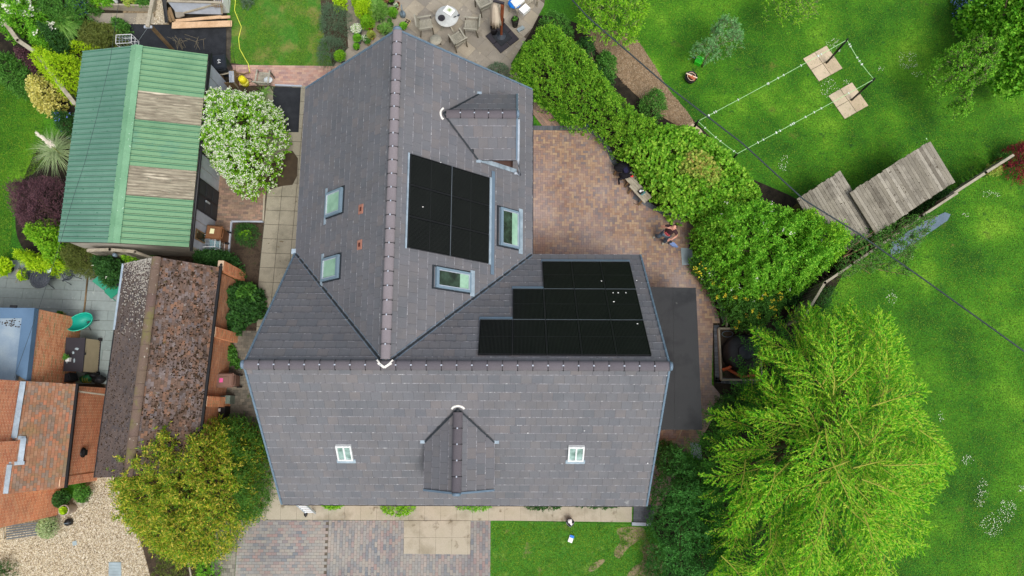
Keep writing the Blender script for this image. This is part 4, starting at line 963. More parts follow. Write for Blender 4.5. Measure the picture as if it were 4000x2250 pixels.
# ================= GREEN ROOFED BARN =================
def gable_roof(cor, rN, rS, m_deck):  # helper data only
    pass
zb_e, zb_r = 2.35, 3.0
bNW, bNE, bSE, bSW = G(325, 201, zb_e), G(813, 214, zb_e), G(738, 967, zb_e), G(228, 946, zb_e); bRN, bRS = G(538, 178, zb_r), G(447, 950, zb_r)
barn = thing('green_barn', 'long outbuilding with ribbed green metal roof and two weathered rooflights', 'outbuilding', ((bNW + bSE) / 2 * 1)[:2] + (0,))
mb = MB()
for q in ([bRN, bNW, bSW, bRS], [bRN, bRS, bSE, bNE]): 
    if (q[1] - q[0]).cross(q[2] - q[1]).z < 0: q = q[::-1]
    slab(mb, q, .05)
mb.build('roof', DJOINT, barn)
broof = [o for o in barn.children if o.name.startswith('roof')][0]
def lerp(a, b, t): return a + (b - a) * t
def strip_sheets(r0, r1, e0, e1, n, m, group, skip=(), label=None):
    """n metal sheets with ribs between the ridge r0-r1 and the eave e0-e1"""
    nrm = (r1 - r0).cross(e0 - r0).normalized()
    if nrm.z < 0: nrm = -nrm
    for i in range(n):
        a, b = i / n, (i + 1) / n; R0, R1, E0, E1 = lerp(r0, r1, a), lerp(r0, r1, b - .002), lerp(e0, e1, a), lerp(e0, e1, b - .002)
        sk = any(s0 <= (i + .5) / n <= s1 for s0, s1 in skip)
        if sk: continue
        mb = MB(); mb.mi = 0
        mb.hexa([R0, E0, E1, R1], [p + nrm * .02 for p in (R0, E0, E1, R1)])
        # rib
        wd = .045; al = (r1 - r0).normalized() * wd
        mb.hexa([R0 + nrm * .02, E0 + nrm * .02, E0 + al + nrm * .02, R0 + al + nrm * .02], [R0 + al * .25 + nrm * .055, E0 + al * .25 + nrm * .055, E0 + al * .75 + nrm * .055, R0 + al * .75 + nrm * .055])
        mb.mi = 1; q_ = [p + nrm * .0225 for p in (R0 + al, E0 + al, E0 + al * 1.7, R0 + al * 1.7)]; mb.add(q_, [(0, 1, 2, 3) if (q_[1] - q_[0]).cross(q_[2] - q_[1]).dot(nrm) > 0 else (3, 2, 1, 0)])  # dark strip along the rib: its shadow put in as colour
        o = mb.build('roof_sheet', [m, GREEND], broof)
        s_ = MB(); s_.hexa([R0 + al * 1.05 + nrm * .0205, E0 + al * 1.05 + nrm * .0205, E0 + al * 1.5 + nrm * .0205, R0 + al * 1.5 + nrm * .0205], [p + nrm * .004 for p in (R0 + al * 1.05 + nrm * .0205, E0 + al * 1.05 + nrm * .0205, E0 + al * 1.5 + nrm * .0205, R0 + al * 1.5 + nrm * .0205)])
        s_.V = s_.V; 
        if False: s_.build('x', GREEND, barn)
strip_sheets(bRN, bRS, bNW, bSW, 36, GREENL, None)
strip_sheets(bRN, bRS, bNE, bSE, 34, GREENS, None, skip=((.246, .372), (.63, .765)))
nrE = (bRS - bRN).cross(bNE - bRN).normalized(); nrE = nrE if nrE.z > 0 else -nrE
for a, b in ((.235, .382), (.618, .764)):
    R0, R1, E0, E1 = lerp(bRN, bRS, a), lerp(bRN, bRS, b), lerp(bNE, bSE, a), lerp(bNE, bSE, b); R0 = lerp(R0, E0, .08); R1 = lerp(R1, E1, .08)
    mb = MB(); n = 40; mb.smooth = True; V = []
    for i in range(n + 1):
        t = i / n; h = .03 + .018 * math.cos(t * 2 * math.pi * 10)
        V += [lerp(R0, R1, t) + nrE * h, lerp(E0, E1, t) + nrE * h]
    mb.add(V, [(2 * i, 2 * i + 1, 2 * i + 3, 2 * i + 2) for i in range(n)]); mb.add([R0, E0, E1, R1], [(0, 1, 2, 3)])
    mb.build('rooflight', GRP, barn, 'weathered beige corrugated rooflight')
mb = MB(); d = (bRS - bRN)
for s_, e0, e1 in ((1, bNE, bSE), (-1, bNW, bSW)):
    a0 = lerp(bRN, e0, .085 if s_ > 0 else .1) + UP * .075; a1 = lerp(bRS, e1, .085 if s_ > 0 else .1) + UP * .075
    q = [bRN + UP * .1, bRS + UP * .1, a1, a0]
    if (q[1] - q[0]).cross(q[2] - q[1]).z < 0: q = q[::-1]
    slab(mb, q, .015)
mb.build('ridge_capping', GREENR, barn)
sc = MB()
for i in range(17):
    for s_, e0, e1 in ((1, bNE, bSE), (-1, bNW, bSW)):
        for t in (.09, .36, .66, .94): sc.box(tuple(lerp(lerp(bRN, bRS, (i + .5) / 17), lerp(e0, e1, (i + .5) / 17), t) + UP * .035 + UP * (.06 if t < .1 else 0)), (.03, .03, .02))
sc.build('screw_caps', GREEND, barn, kind='stuff')
# walls
E0, E1 = G(813, 222, zb_e - .1), G(738, 966, zb_e - .1); W0, W1 = bNW + Vector((.12, -.1, 0)), bSW + Vector((.12, .1, 0))
wl = MB(); P = [Vector((p.x, p.y, 0)) for p in (W0, W1, E1 + Vector((-.08, .12, 0)), E0 + Vector((-.08, -.1, 0)))]
wl.prism([(p.x, p.y) for p in P], 0, zb_e - .02)
q = [Vector((P[1].x, P[1].y, zb_e - .02)), Vector((P[2].x, P[2].y, zb_e - .02)), Vector((bRS.x, (P[1].y + P[2].y) / 2, zb_r - .03))]
wl.add(q + [p + Vector((0, .06, 0)) for p in q], [(0, 1, 2), (5, 4, 3), (0, 3, 4, 1), (1, 4, 5, 2), (2, 5, 3, 0)])
RENDERM = mat('grey_render', [(168, 162, 150), (196, 190, 178)], .9, .1, 1.5, .15, 20, stretch=(1, 1, 6))
wl.build('wall', RENDERM, barn)
wa, wb = P[3], P[2]; wd_ = (wb - wa); wlen = wd_.length; wdn = wd_.normalized(); wout = UP.cross(wdn); wout = wout if wout.x > 0 else -wout
def wpt(s_, z, h=0): return wa + wdn * s_ + UP * z + wout * h
def wbox(name, m, s0, s1, z0, z1, h0, h1, parent=barn):
    return MB().hexa([wpt(s0, z0, h0), wpt(s1, z0, h0), wpt(s1, z0, h1), wpt(s0, z0, h1)], [wpt(s0, z1, h0), wpt(s1, z1, h0), wpt(s1, z1, h1), wpt(s0, z1, h1)]).build(name, m, parent)
nb = 14
for i in range(nb):
    s0, s1 = wlen * i / nb, wlen * (i + 1) / nb
    if s0 < wlen * .72 and s1 > wlen * .62: pass
    wbox('wall_panel', WHITED, s0 + .01, s1 - .03, 0.02, zb_e - .2, .002, .03)
sd0, sd1 = wlen * .635, wlen * .8
dr = wbox('door', BLACKD, sd0, sd1, .03, 2.0, .031, .075)
for k in range(2):
    for j in range(3):
        a = sd0 + (sd1 - sd0) * (k * .5 + .05); b = sd0 + (sd1 - sd0) * (k * .5 + .46); wbox('door_panel', plain('door_panel', (52, 56, 62)), a, b, .12 + j * .62, .64 + j * .62, .076, .09, dr)
wbox('door_handle', STEEL, (sd0 + sd1) / 2 + .1, (sd0 + sd1) / 2 + .16, .9, 1.25, .09, .13, dr)
wd = wbox('window', TIMBERB, wlen * .9, wlen * .955, .85, 1.75, .031, .06); wbox('pane', GLASS, wlen * .907, wlen * .948, .93, 1.67, .061, .066, wd)
MB().tube([bNE + Vector((.06, .1, -.08)), bSE + Vector((.06, -.12, -.08))], .055, 8).build('gutter', BLACKP, barn)
MB().tube([wpt(wlen * .5, zb_e - .15, .1), wpt(wlen * .5, zb_e - .35, .06), wpt(wlen * .5, 0, .06)], .035, 6).build('downpipe', BLACKP, barn)
wbox('fascia', WHITED, 0, wlen, zb_e - .14, zb_e - .03, .03, .06)

# ================= OLD CLAY TILED GARAGE =================
zg_e, zg_r = 2.35, 3.75
gNW, gNE, gSE, gSW = G(486, 1030, zg_e), G(856, 1044, zg_e), G(760, 1840, zg_e), G(372, 1866, zg_e); gRN, gRS = G(612, 1003, zg_r), G(500, 1862, zg_r)
gar = thing('tiled_garage', 'long brick garage under mossy old clay tiles, beside the big house', 'garage', tuple(((gNW + gSE) / 2)[:2]) + (0,))
mb = MB()
for q in ([gRN, gNW, gSW, gRS], [gRN, gRS, gSE, gNE]):
    q = [p - UP * .05 for p in q]
    if (q[1] - q[0]).cross(q[2] - q[1]).z < 0: q = q[::-1]
    slab(mb, q, .08)
groof = mb.build('roof', BRICKD, gar)
tile_slope(groof, [gRN, gNE, gSE, gRS], gSE, (gRN - gRS).normalized(), (lerp(gNE, gSE, .5) - lerp(gRN, gRS, .5)) - (gRN - gRS).normalized() * (lerp(gNE, gSE, .5) - lerp(gRN, gRS, .5)).dot((gRN - gRS).normalized()), .17, 20, [CLAYG], 150, t=.012, edge=0, lift=(.026, .008), jitter=.004)
tile_slope(groof, [gRN, gNW, gSW, gRS], gSW, (gRN - gRS).normalized(), (lerp(gNW, gSW, .5) - lerp(gRN, gRS, .5)) - (gRN - gRS).normalized() * (lerp(gNW, gSW, .5) - lerp(gRN, gRS, .5)).dot((gRN - gRS).normalized()), .17, 17, [CLAYW], 150, t=.012, edge=0, lift=(.026, .008), jitter=.004)
ridge(groof, gRS + UP * .0, gRN, L=.45, m=CLAYR, clips=False, w0=.16, h=.1, lift=.02)
# moss cushions
mm = MB(); nE_ = (gRS - gRN).cross(gNE - gRN).normalized(); nE_ = nE_ if nE_.z > 0 else -nE_; nW_ = (gRS - gRN).cross(gNW - gRN).normalized(); nW_ = nW_ if nW_.z > 0 else -nW_
rr = random.Random(3); cnt = 0
for k in range(4200):
    u, v = rr.random(), rr.random() ; p = lerp(lerp(gRN, gRS, u), lerp(gNE, gSE, u), v)
    dens = .5 + .9 * float(vnoise(np.array([p.x]), np.array([p.y]), 1.9, 11)[0]) + .35 * v - .18 * (u < .12)
    if rr.random() > dens * .5: continue
    r_ = rr.uniform(.014, .04) * rr.uniform(.6, 1.1); mm.blob(p + nE_ * .025, (r_, r_ * rr.uniform(.6, 1.1), r_ * .6), 5, 3, .3); cnt += 1
for k in range(700):
    u, v = rr.random(), rr.random(); p = lerp(lerp(gRN, gRS, u), lerp(gNW, gSW, u), v); r_ = rr.uniform(.015, .028); mm.blob(p + nW_ * .022, (r_, r_, r_ * .5), 5, 3, .3)
mm.build('moss_cushions', MOSS, gar, kind='stuff')
lc = MB()
for k in range(2600):
    u, v = rr.random() ** 1.6 * .42, rr.random(); p = lerp(lerp(gRN, gRS, u), lerp(gNW, gSW, u), v)
    if rr.random() < (1 - u / .42) * (1 - abs(v - .35 + u * .6) * 1.3): lc.blob(p + nW_ * .026, (rr.uniform(.012, .03), rr.uniform(.012, .03), .004), 5, 2, .3)
lc.build('lichen', plain('white_lichen', (206, 200, 188), .95), gar, kind='stuff')
# garage walls: east face in brick with piers
gw0, gw1 = gNE + Vector((-.12, -.12, 0)), gSE + Vector((-.12, .12, 0)); gq = [gw0, gNW + Vector((.15, -.12, 0)), gSW + Vector((.15, .12, 0)), gw1]
MB().prism([(p.x, p.y) for p in gq], 0, zg_e - .04).build('wall', MORTARD, gar)
tri = MB(); tri.add([Vector((gq[0].x, gq[0].y, zg_e - .05)), Vector((gq[1].x, gq[1].y, zg_e - .05)), gRN - UP * .15 + Vector((0, -.12, 0))], [(0, 1, 2)]); tri.build('gable', BRICKB, gar)
gwall = [o for o in gar.children if o.name.startswith('wall')][0]
dg = (gw1 - gw0).normalized()
brick_face(gwall, gw1 + Vector((.002, 0, 0)), gw0 + Vector((.002, 0, 0)), 0, zg_e - .12, [BRICKB], cap=200)
og = UP.cross(dg); og = og if og.x > 0 else -og
for s_ in ((G(885, 1078, 0)), (G(868, 1318, 0)), (G(822, 1568, 0))):
    t = (Vector((s_.x, s_.y, 0)) - Vector((gw0.x, gw0.y, 0))).dot(dg); a = Vector((gw0.x, gw0.y, 0)) + dg * (t - .19) ; b = a + dg * .38
    pm = MB(); pm.prism([(p.x, p.y) for p in (a, b, b + og * .22, a + og * .22)], 0, zg_e - .12); pr = pm.build('pier', MORTARD, gar)
    brick_face(pr, b + og * .22, a + og * .22, 0, zg_e - .12, [BRICKO], cap=70); brick_face(pr, b, b + og * .22, 0, zg_e - .12, [BRICKO], cap=40); brick_face(pr, a + og * .22, a, 0, zg_e - .12, [BRICKO], cap=40)
MB().bar(gNE + Vector((.04, .05, -.06)), gSE + Vector((.04, 0, -.06)), .1, .09).build('gutter', BLACKP, gar)
MB().bar(gNW + Vector((-.04, 0, -.05)), gSW + Vector((-.04, 0, -.05)), .07, .08).build('gutter', BLACKP, gar)
MB().bar(gNW + Vector((-.05, 0, -.03)), lerp(gNW, gSW, .32) + Vector((-.05, 0, -.03)), .08, .09).build('gutter', LEAD, gar)
MB().tube([gNE + Vector((.04, .06, -.05)), gNE + Vector((.04, .12, -.05)), gNE + Vector((.0, .12, -1))], .04, 6).build('downpipe', BLACKP, gar)

# ================= ORANGE BRICK NEIGHBOUR =================
nh = thing('brick_house', 'orange brick house at the left edge with flat blue grey roof and tiled lean-to', 'house', (-19, -2, 0))
# flat roofed extension
zx_ = 3.0; e = [G(135, 1203, zx_), G(103, 1487, zx_), G(-600, 1487, zx_), G(-600, 1196, zx_)]
exm = MB(); exm.prism([(p.x - .06, p.y) for p in e], 0, zx_ - .25); ew = exm.build('wall', MORTAR, nh)
brick_face(ew, (e[1].x - .058, e[1].y), (e[0].x - .058, e[0].y), 0, zx_ - .27, [BRICKO], cap=300)
brick_face(ew, (e[0].x - .06, e[0].y + .002), (e[3].x, e[3].y + .002), 0, zx_ - .27, [BRICKO], cap=0)
fr_ = MB(); i0 = [G(85, 1243, zx_), G(60, 1460, zx_), G(-600, 1455, zx_), G(-600, 1243, zx_)]
for a, b, c, d in ((e[0], e[3], i0[3], i0[0]), (e[1], e[0], i0[0], i0[1])):
    q = [a, b, c, d]
    if (q[1] - q[0]).cross(q[2] - q[1]).z < 0: q = q[::-1]
    m_ = MB(); slab(m_, q, .25); m_.build('fascia', FASCIA, nh)
m_ = MB(); m_.prism([(p.x, p.y) for p in (i0[0], i0[1], G(55, 1487, zx_), i0[2], i0[3])], zx_ - .2, zx_ - .05); m_.build('flat_roof', FLATR, nh)
m_ = MB(); lf = G(28, 1262, zx_ - .04)
for k in range(40): m_.blob(lf + Vector((random.gauss(.05, .2), random.gauss(0, .09), 0)), (.03, .02, .01), 5, 3, .4)
m_.build('dead_leaves', MOSS, nh, kind='stuff')
MB().bar(G(40, 1197, zx_), G(66, 1198, zx_), .1, .06).build('hopper', BLACKP, nh)
# lean-to roof
zl0, zl1 = 2.25, 3.15; l = [G(296, 1500, zl0), G(250, 1905, zl0), G(28, 1930, zl1), G(88, 1488, zl1)]
m_ = MB(); q = [p - UP * .05 for p in l]; q = q if (q[1] - q[0]).cross(q[2] - q[1]).z > 0 else q[::-1]; slab(m_, q, .07); lr = m_.build('roof', BRICKD, nh)
exv = (l[0] - l[1]).normalized(); dn = (l[0] + l[1]) / 2 - (l[2] + l[3]) / 2; dn = dn - exv * dn.dot(exv)
tile_slope(lr, l, l[1], exv, dn, .17, 16, [CLAYN], 300, t=.012, edge=0, lift=(.026, .008), jitter=.003)
# house walls behind and below
wz = 5.2; wA, wB = G(226, 2012, 0), Vector((G(88, 1488, zl1).x, 0, 0)); dW_ = Vector((l[3].x - l[2].x, l[3].y - l[2].y, 0)).normalized()
top = Vector((wA.x, wA.y, 0)) + dW_ * ((l[3].y - wA.y) / dW_.y)
m_ = MB(); m_.prism([(wA.x, wA.y), (top.x, top.y), (top.x - 6, top.y), (wA.x - 6, wA.y)], 0, wz); hw_ = m_.build('wall', MORTAR, nh)
brick_face(hw_, (wA.x + .002, wA.y), (top.x + .002, top.y), 0, wz, [BRICKR], cap=0)
for px0, px1 in (((96, 1492, 3.2), (52, 1700, 3.2)),): pass
def flash(a, b, wdt=.17): MB().bar(a, b, wdt, .03, up=(.5, 0, 1)).build('lead_flashing', LEAD, nh)
fl = [G(90, 1490, zl1 + .06), G(55, 1710, zl1 + .06)]; flash(fl[0], fl[1])
flash(G(46, 1708, zl1), G(100, 1712, zl1 - .1), .12); flash(G(92, 1712, zl1 - .05), G(78, 1812, zl1 - .05)); flash(G(30, 1812, zl1), G(96, 1808, zl1 - .1), .12); flash(G(36, 1815, zl1 + .06), G(20, 1928, zl1 + .06))
cbx = MB(); c0, c1 = G(66, 1722, zl1), G(58, 1802, zl1); cbx.prism([(c0.x, c0.y), (c1.x, c1.y), (c1.x - 2, c1.y), (c0.x - 2, c0.y)], 2.6, wz - .003); cb_ = cbx.build('chimney_breast', MORTAR, nh); brick_face(cb_, (c1.x + .002, c1.y), (c0.x + .002, c0.y), 2.6, wz - .01, [BRICKR], cap=120)
# lean-to wall, gutter, pier
lw0, lw1 = G(404, 1505, 0), G(378, 1850, 0); inx = Vector((-.12, 0, 0))
lwA = Vector((l[0].x - .15, l[0].y - .06, 0)); lwB = Vector((l[1].x - .15, l[1].y + .12, 0))
m_ = MB(); m_.prism([(lwA.x, lwA.y), (lwB.x, lwB.y), (lwB.x - 1.3, lwB.y), (lwA.x - 1.3, lwA.y)], 0, zl0 - .02); lwall = m_.build('wall', MORTAR, nh)
brick_face(lwall, lwB + Vector((.002, 0, 0)), lwA + Vector((.002, 0, 0)), 0, zl0 - .1, [BRICKR], cap=300)
MB().bar(l[0] + Vector((.05, 0, -.03)), l[1] + Vector((.05, 0, -.03)), .09, .08).build('gutter', BLACKP, nh)
pa, pb = G(248, 1870, 2.3), G(245, 1902, 2.3); ba, bb_ = G(388, 1858, 0), G(384, 1886, 0)
pr0 = Vector((lwB.x - .1, lwB.y + .25, 0)); 
m_ = MB(); m_.prism([(pr0.x, pr0.y), (pr0.x + .14, pr0.y), (pr0.x + .14, pr0.y - .32), (pr0.x, pr0.y - .32)], 0, 2.35); pr = m_.build('pier', MORTAR, nh)
brick_face(pr, (pr0.x + .142, pr0.y - .32), (pr0.x + .142, pr0.y), 0, 2.35, [BRICKR], cap=80)
MB().bar(G(300, 1528, 2.0) , G(408, 1542, .9), .06, .06).build('waste_pipe', TIMBER, nh)
MB().bar(G(355, 1802, .25), G(360, 1832, .25), .12, .5).build('meter_box', WHITE, nh)
MB().bar(G(0, 1880, 3.0), G(-12, 1960, 3.0), .05, .4).build('window_frame', WHITE, nh)
# hanging hose reel / lamp basket on the wall
hb = MB(); c_ = G(322, 1768, 1.2)
for r_ in (.17, .14, .11): hb.tube([c_ + Vector((.03, r_ * math.cos(a), r_ * math.sin(a))) for a in [k * .524 for k in range(13)]], .022, 5)
hb.bar(c_ + Vector((-.35, .0, .1)), c_ + Vector((.05, 0, 0)), .04, .04); hb.box(tuple(c_ + Vector((.04, 0, -.05))), (.14, .2, .2))
hb.solo('hose_reel', BLACKP, 'coiled black hose hanging on the orange brick lean-to wall', 'hose', loc=c_)

# ================= TREES, HEDGES, SHRUBS =================
# ---- the long mixed hedge
plant('hedge', 'bright green clipped hedge running from the rear patio down to the brick patio', 'hedge',
      [(1995, 240), (2050, 150), (2110, 95), (2180, 90), (2250, 150), (2330, 240), (2420, 350), (2480, 420), (2560, 450), (2610, 500), (2600, 560), (2500, 560), (2430, 590), (2380, 540), (2300, 480), (2230, 470), (2140, 400), (2060, 350), (2000, 300)],
      2.1, L_HEDGE, 46000, (.075, .042), .28, 10, R=.9, lump=.34, updir=1.0, lscale=.7, trunk=.06, outz=.7)
plant('hedge', 'round leaved hedge curving round the patio above the wooden bench', 'hedge',
      [(2430, 560), (2500, 510), (2600, 470), (2700, 480), (2790, 540), (2870, 610), (2950, 690), (2995, 770), (2930, 810), (2800, 830), (2730, 850), (2660, 840), (2600, 800), (2555, 740), (2510, 680), (2460, 620)],
      2.0, L_HAZEL, 23000, (.105, .10), .26, 8, R=.9, lump=.2, updir=1.1, round_=True, side=.9, lscale=.9, trunk=.06, outz=.7)
plant('hedge_shrub', 'yellowing round leaved shrub swelling out of the middle of the hedge', 'shrub',
      [(2640, 590), (2720, 560), (2800, 600), (2840, 680), (2800, 750), (2720, 740), (2650, 690)], 2.35, L_HAZY, 5200, (.11, .105), .26, 8, zb=.9, R=.8, lump=.2, updir=1.1, round_=True, trunk=.05, outz=.8)
plant('rose_bush', 'big rounded shrub with scattered white flowers beside the smaller plank roofed shed', 'shrub',
      [(2730, 870), (2790, 810), (2880, 780), (2990, 780), (3050, 800), (3110, 820), (3180, 850), (3260, 880), (3330, 930), (3310, 990), (3250, 1040), (3190, 1100), (3110, 1150), (3060, 1130), (2990, 1180), (2900, 1200), (2840, 1150), (2770, 1060), (2735, 970)],
      2.6, L_ELDER, 44000, (.09, .055), .36, 10, R=1.1, lump=.5, updir=.7, lscale=.8, trunk=.08, outz=.65, flowers=(46, .07, FLW, 5))
plant('shrub', 'bright rounded shrub between the man and the white flowered bush', 'shrub', [(2735, 880), (2790, 835), (2870, 840), (2910, 900), (2880, 970), (2820, 1000), (2760, 960)], 2.5, L_HAZEL, 8000, (.085, .075), .28, 8, R=.9, lump=.4, round_=True, outz=.7)
plant('shrub', 'bright leafy shrub covering the lower corner of the smaller plank roof', 'shrub', [(3090, 830), (3160, 800), (3230, 850), (3330, 910), (3330, 980), (3260, 1030), (3180, 1010), (3120, 930)], 2.8, L_BRIGHT, 11000, (.085, .05), .32, 10, R=.9, lump=.5, outz=.7)
plant('yellow_shrub', 'leafy shrub with yellow flower heads right of the grey drain cover', 'shrub',
      [(2700, 1000), (2760, 1000), (2840, 1100), (2900, 1160), (3040, 1110), (3080, 1180), (3010, 1250), (2920, 1290), (2850, 1260), (2800, 1150), (2730, 1060)],
      1.7, L_MID, 15000, (.085, .04), .3, 10, R=.8, lump=.35, outz=.6, flowers=(42, .1, FLY, 9))
plant('shrub', 'low yellow flowered bush touching the grey drain cover', 'shrub', oval(2752, 1045, 30, 42, seed=3), .8, L_BRIGHT, 1500, (.07, .03), .2, 8, lump=.3, outz=.6, flowers=(26, .08, FLY, 8), trunk=.02)
plant('shrub', 'dark leafy shrub at the patio end of the bright hedge, beside the stone bench top', 'shrub', [(2100, 90), (2130, 50), (2190, 50), (2240, 90), (2240, 150), (2170, 130)], 1.6, L_MID, 3000, (.07, .04), .25, 8, R=.6, lump=.3)
plant('shrub', 'dark shrub between the hedge and the bark chips, nearest the cherry tree', 'shrub', [(2240, 150), (2310, 140), (2330, 190), (2310, 230), (2400, 290), (2400, 330), (2330, 290), (2270, 210)], 1.3, L_DARK, 3600, (.07, .04), .25, 8, R=.6, lump=.3)
plant('shrub', 'dark shrub between the hedge and the bark chips, in the middle', 'shrub', oval(2370, 250, 45, 60, seed=8), 1.1, L_MID, 3000, (.08, .04), .25, 8, R=.6, lump=.3)
plant('shrub', 'green bush on the bark chips near their lower end', 'shrub', oval(2555, 405, 55, 55, seed=4), 1.2, L_MID, 3400, (.07, .035), .3, 8, R=.6, lump=.35)
plant('clipped_shrub', 'round grey green shrub at the corner of the rear patio by the roof edge', 'shrub', oval(1945, 275, 50, 38, 10, .05, 2), .8, L_LAV, 3600, (.045, .018), .16, 10, R=.5, lump=.1, updir=1.1)
# ---- willow
WIL = [(3000, 1450), (3010, 1370), (3000, 1310), (3050, 1270), (3110, 1250), (3200, 1200), (3290, 1180), (3370, 1160), (3400, 1210), (3480, 1240), (3590, 1330), (3520, 1390), (3600, 1480), (3640, 1500), (3570, 1570), (3610, 1660), (3750, 1770), (3700, 1850), (3650, 1930), (3640, 2000), (3630, 2080), (3560, 2080), (3560, 2160), (3490, 2180), (3520, 2330), (3450, 2450), (2900, 2450), (2840, 2250), (2830, 2120), (2800, 2060), (2760, 1900), (2790, 1840), (2770, 1700), (2870, 1700), (2830, 1620), (2960, 1560), (2980, 1510)]
def willow():
    P = smoothpoly(wpoly(WIL, 4.1), 1); zt, zb = 6.0, .9
    cx, cy = G(3210, 1740, 4)[:2]; root = thing('weeping_willow', 'huge yellow green willow filling the lower right, its long shoots spreading outwards', 'tree', (cx, cy, 0))
    o3 = np.array([cx, cy, 0])
    mb = MB(); mb.tube([(cx, cy, 0), (cx + .1, cy, 1.6), (cx - .05, cy + .1, 3.2), (cx, cy, 4.6)], [.28, .22, .15, .07], 10)
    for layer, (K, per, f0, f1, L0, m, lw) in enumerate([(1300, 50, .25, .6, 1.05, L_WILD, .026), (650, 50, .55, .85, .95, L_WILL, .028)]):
        x, y = sample_poly(P, K * 2); nz = vnoise(x, y, 1.5, 41) + .6 * vnoise(x, y, .7, 42)
        if layer: k = nz > -.16; x, y, nz = x[k][:K], y[k][:K], nz[k][:K]
        else: x, y, nz = x[:K], y[:K], nz[:K]
        K = len(x); d = edist(x, y, P); f = np.sqrt(np.clip(1 - (1 - np.clip(d / 3.6, 0, 1)) ** 2, 0, 1)); f = np.clip(.1 + .9 * f + .3 * nz, .05, 1.2)
        z = zb + (zt - zb) * f * RNG.uniform(f0, f1, K) ** .6
        O = np.stack([x, y, z], 1)
        # shoots of one bough share a direction: outwards, fanned by a slow noise
        oang = np.arctan2(y - cy, x - cx) + 1.3 * vnoise(x, y, 1.8, 43) + RNG.normal(0, .28, K)
        D = unit(np.stack([np.cos(oang), np.sin(oang), RNG.uniform(.0, .75, K)], 1)); Ls = L0 * RNG.uniform(.55, 1.25, K)
        O = O - D * (Ls * .55)[:, None]
        t = np.linspace(.05, 1, per)[None, :, None] + RNG.uniform(-.01, .01, (K, per, 1))
        S = unit(np.cross(D, [0, 0, 1.]))
        bend = RNG.normal(0, .18, (K, 1, 1))
        pts = O[:, None] + D[:, None] * Ls[:, None, None] * t + S[:, None] * bend * Ls[:, None, None] * t ** 2; pts[..., 2] -= .34 * t[..., 0] ** 2 * Ls[:, None]
        # every few leaves sit on a side twig
        j = np.arange(per); br = (j % 4 == 0); sid = np.where((j // 4) % 2 == 0, 1., -1.)
        ext = RNG.uniform(0, .22, (K, per, 1)) * (~br)[None, :, None] * (1.15 - t)
        TD = unit(D[:, None] * .8 + S[:, None] * sid[None, :, None] * .75 + RNG.normal(0, .12, (K, per, 3)))
        pts = pts + TD * ext
        LD = unit(TD + RNG.normal(0, .25, (K, per, 3))); LD[..., 2] -= .15; LD = unit(LD)
        up = unit(RNG.normal(0, .35, (K, per, 3)) + [0, 0, 1]); NN = unit(up - LD * (up * LD).sum(-1, keepdims=True)); n = K * per
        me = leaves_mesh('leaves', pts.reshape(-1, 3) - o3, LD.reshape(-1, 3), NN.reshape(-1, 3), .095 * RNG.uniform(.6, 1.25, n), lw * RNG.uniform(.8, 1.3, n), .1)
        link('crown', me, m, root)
        if layer:
            wd = .011; V = []
            sp = [O + (D * (Ls * q)[:, None]) + S * (bend[:, 0] * Ls[:, None] * q * q) - np.array([0, 0, 1]) * (.34 * q * q * Ls)[:, None] + [0, 0, .02] for q in (0, .35, .7, 1)]
            V = np.concatenate([sp[0] - S * wd, sp[0] + S * wd, sp[1] + S * wd * .8, sp[2] + S * wd * .6, sp[3], sp[2] - S * wd * .6, sp[1] - S * wd * .8], 1).reshape(-1, 3) - o3
            me = bpy.data.meshes.new('twigs'); me.from_pydata(V.tolist(), [], [tuple(range(i * 7, i * 7 + 7)) for i in range(K)]); link('twigs', me, TWIG, root, None, 'stuff')
        for i in range(26 if layer else 14):
            k = RNG.integers(0, K); e = Vector(O[k]); s0 = Vector((cx, cy, RNG.uniform(1.2, 4.2))); mb.tube([s0, s0.lerp(e, .5) + Vector((0, 0, .5)), e], [.09, .055, .015], 6)
    # feathered boughs: a pale stem with side shoots on both sides
    P0 = np.array(P); gx, gy = np.meshgrid(np.arange(P0[:, 0].min(), P0[:, 0].max(), .70), np.arange(P0[:, 1].min(), P0[:, 1].max(), .70)); gx = gx.ravel() + RNG.uniform(-.3, .3, gx.size); gy = gy.ravel() + RNG.uniform(-.3, .3, gy.size)
    k = pip(gx, gy, P); gx, gy = gx[k], gy[k]; dd = edist(gx, gy, P); order = np.argsort(dd)
    AP, AD, AN, AL, AW = [], [], [], [], []; st = MB()
    for i in order:
        x, y, d = gx[i], gy[i], dd[i]
        if d < .25: continue
        oa = math.atan2(y - cy, x - cx) + RNG.normal(0, .45); L_b = RNG.uniform(1.3, 2.3); f = math.sqrt(1 - (1 - min(d / 3.4, 1)) ** 2); z1 = zb + .5 + (zt - zb) * (f * .92 + .05 + RNG.normal(0, .07))
        dr = np.array([math.cos(oa), math.sin(oa), 0.]); sd = np.array([-dr[1], dr[0], 0.]); o0_ = np.array([x, y, 0]) - dr * L_b * .62
        curve = RNG.normal(0, .22)
        def bp(t): t = np.asarray(t)[..., None]; return o0_ + dr * L_b * t + sd * curve * L_b * t * t + np.array([0, 0, 1.]) * (z1 + (.35 * np.sin(np.pi * np.clip(t, 0, 1)) - .5 * t * t) * L_b * .45)
        st.tube([Vector(bp(q)) for q in (0, .25, .5, .75, 1.0)], [.022, .017, .013, .009, .004], 4, False)
        ns = 26; ts = np.linspace(.1, 1, ns) + RNG.uniform(-.015, .015, ns); base = bp(ts); sg = np.where(np.arange(ns) % 2 == 0, 1., -1.); ln = (.62 * (1.12 - ts) + .16) * RNG.uniform(.7, 1.25, ns)
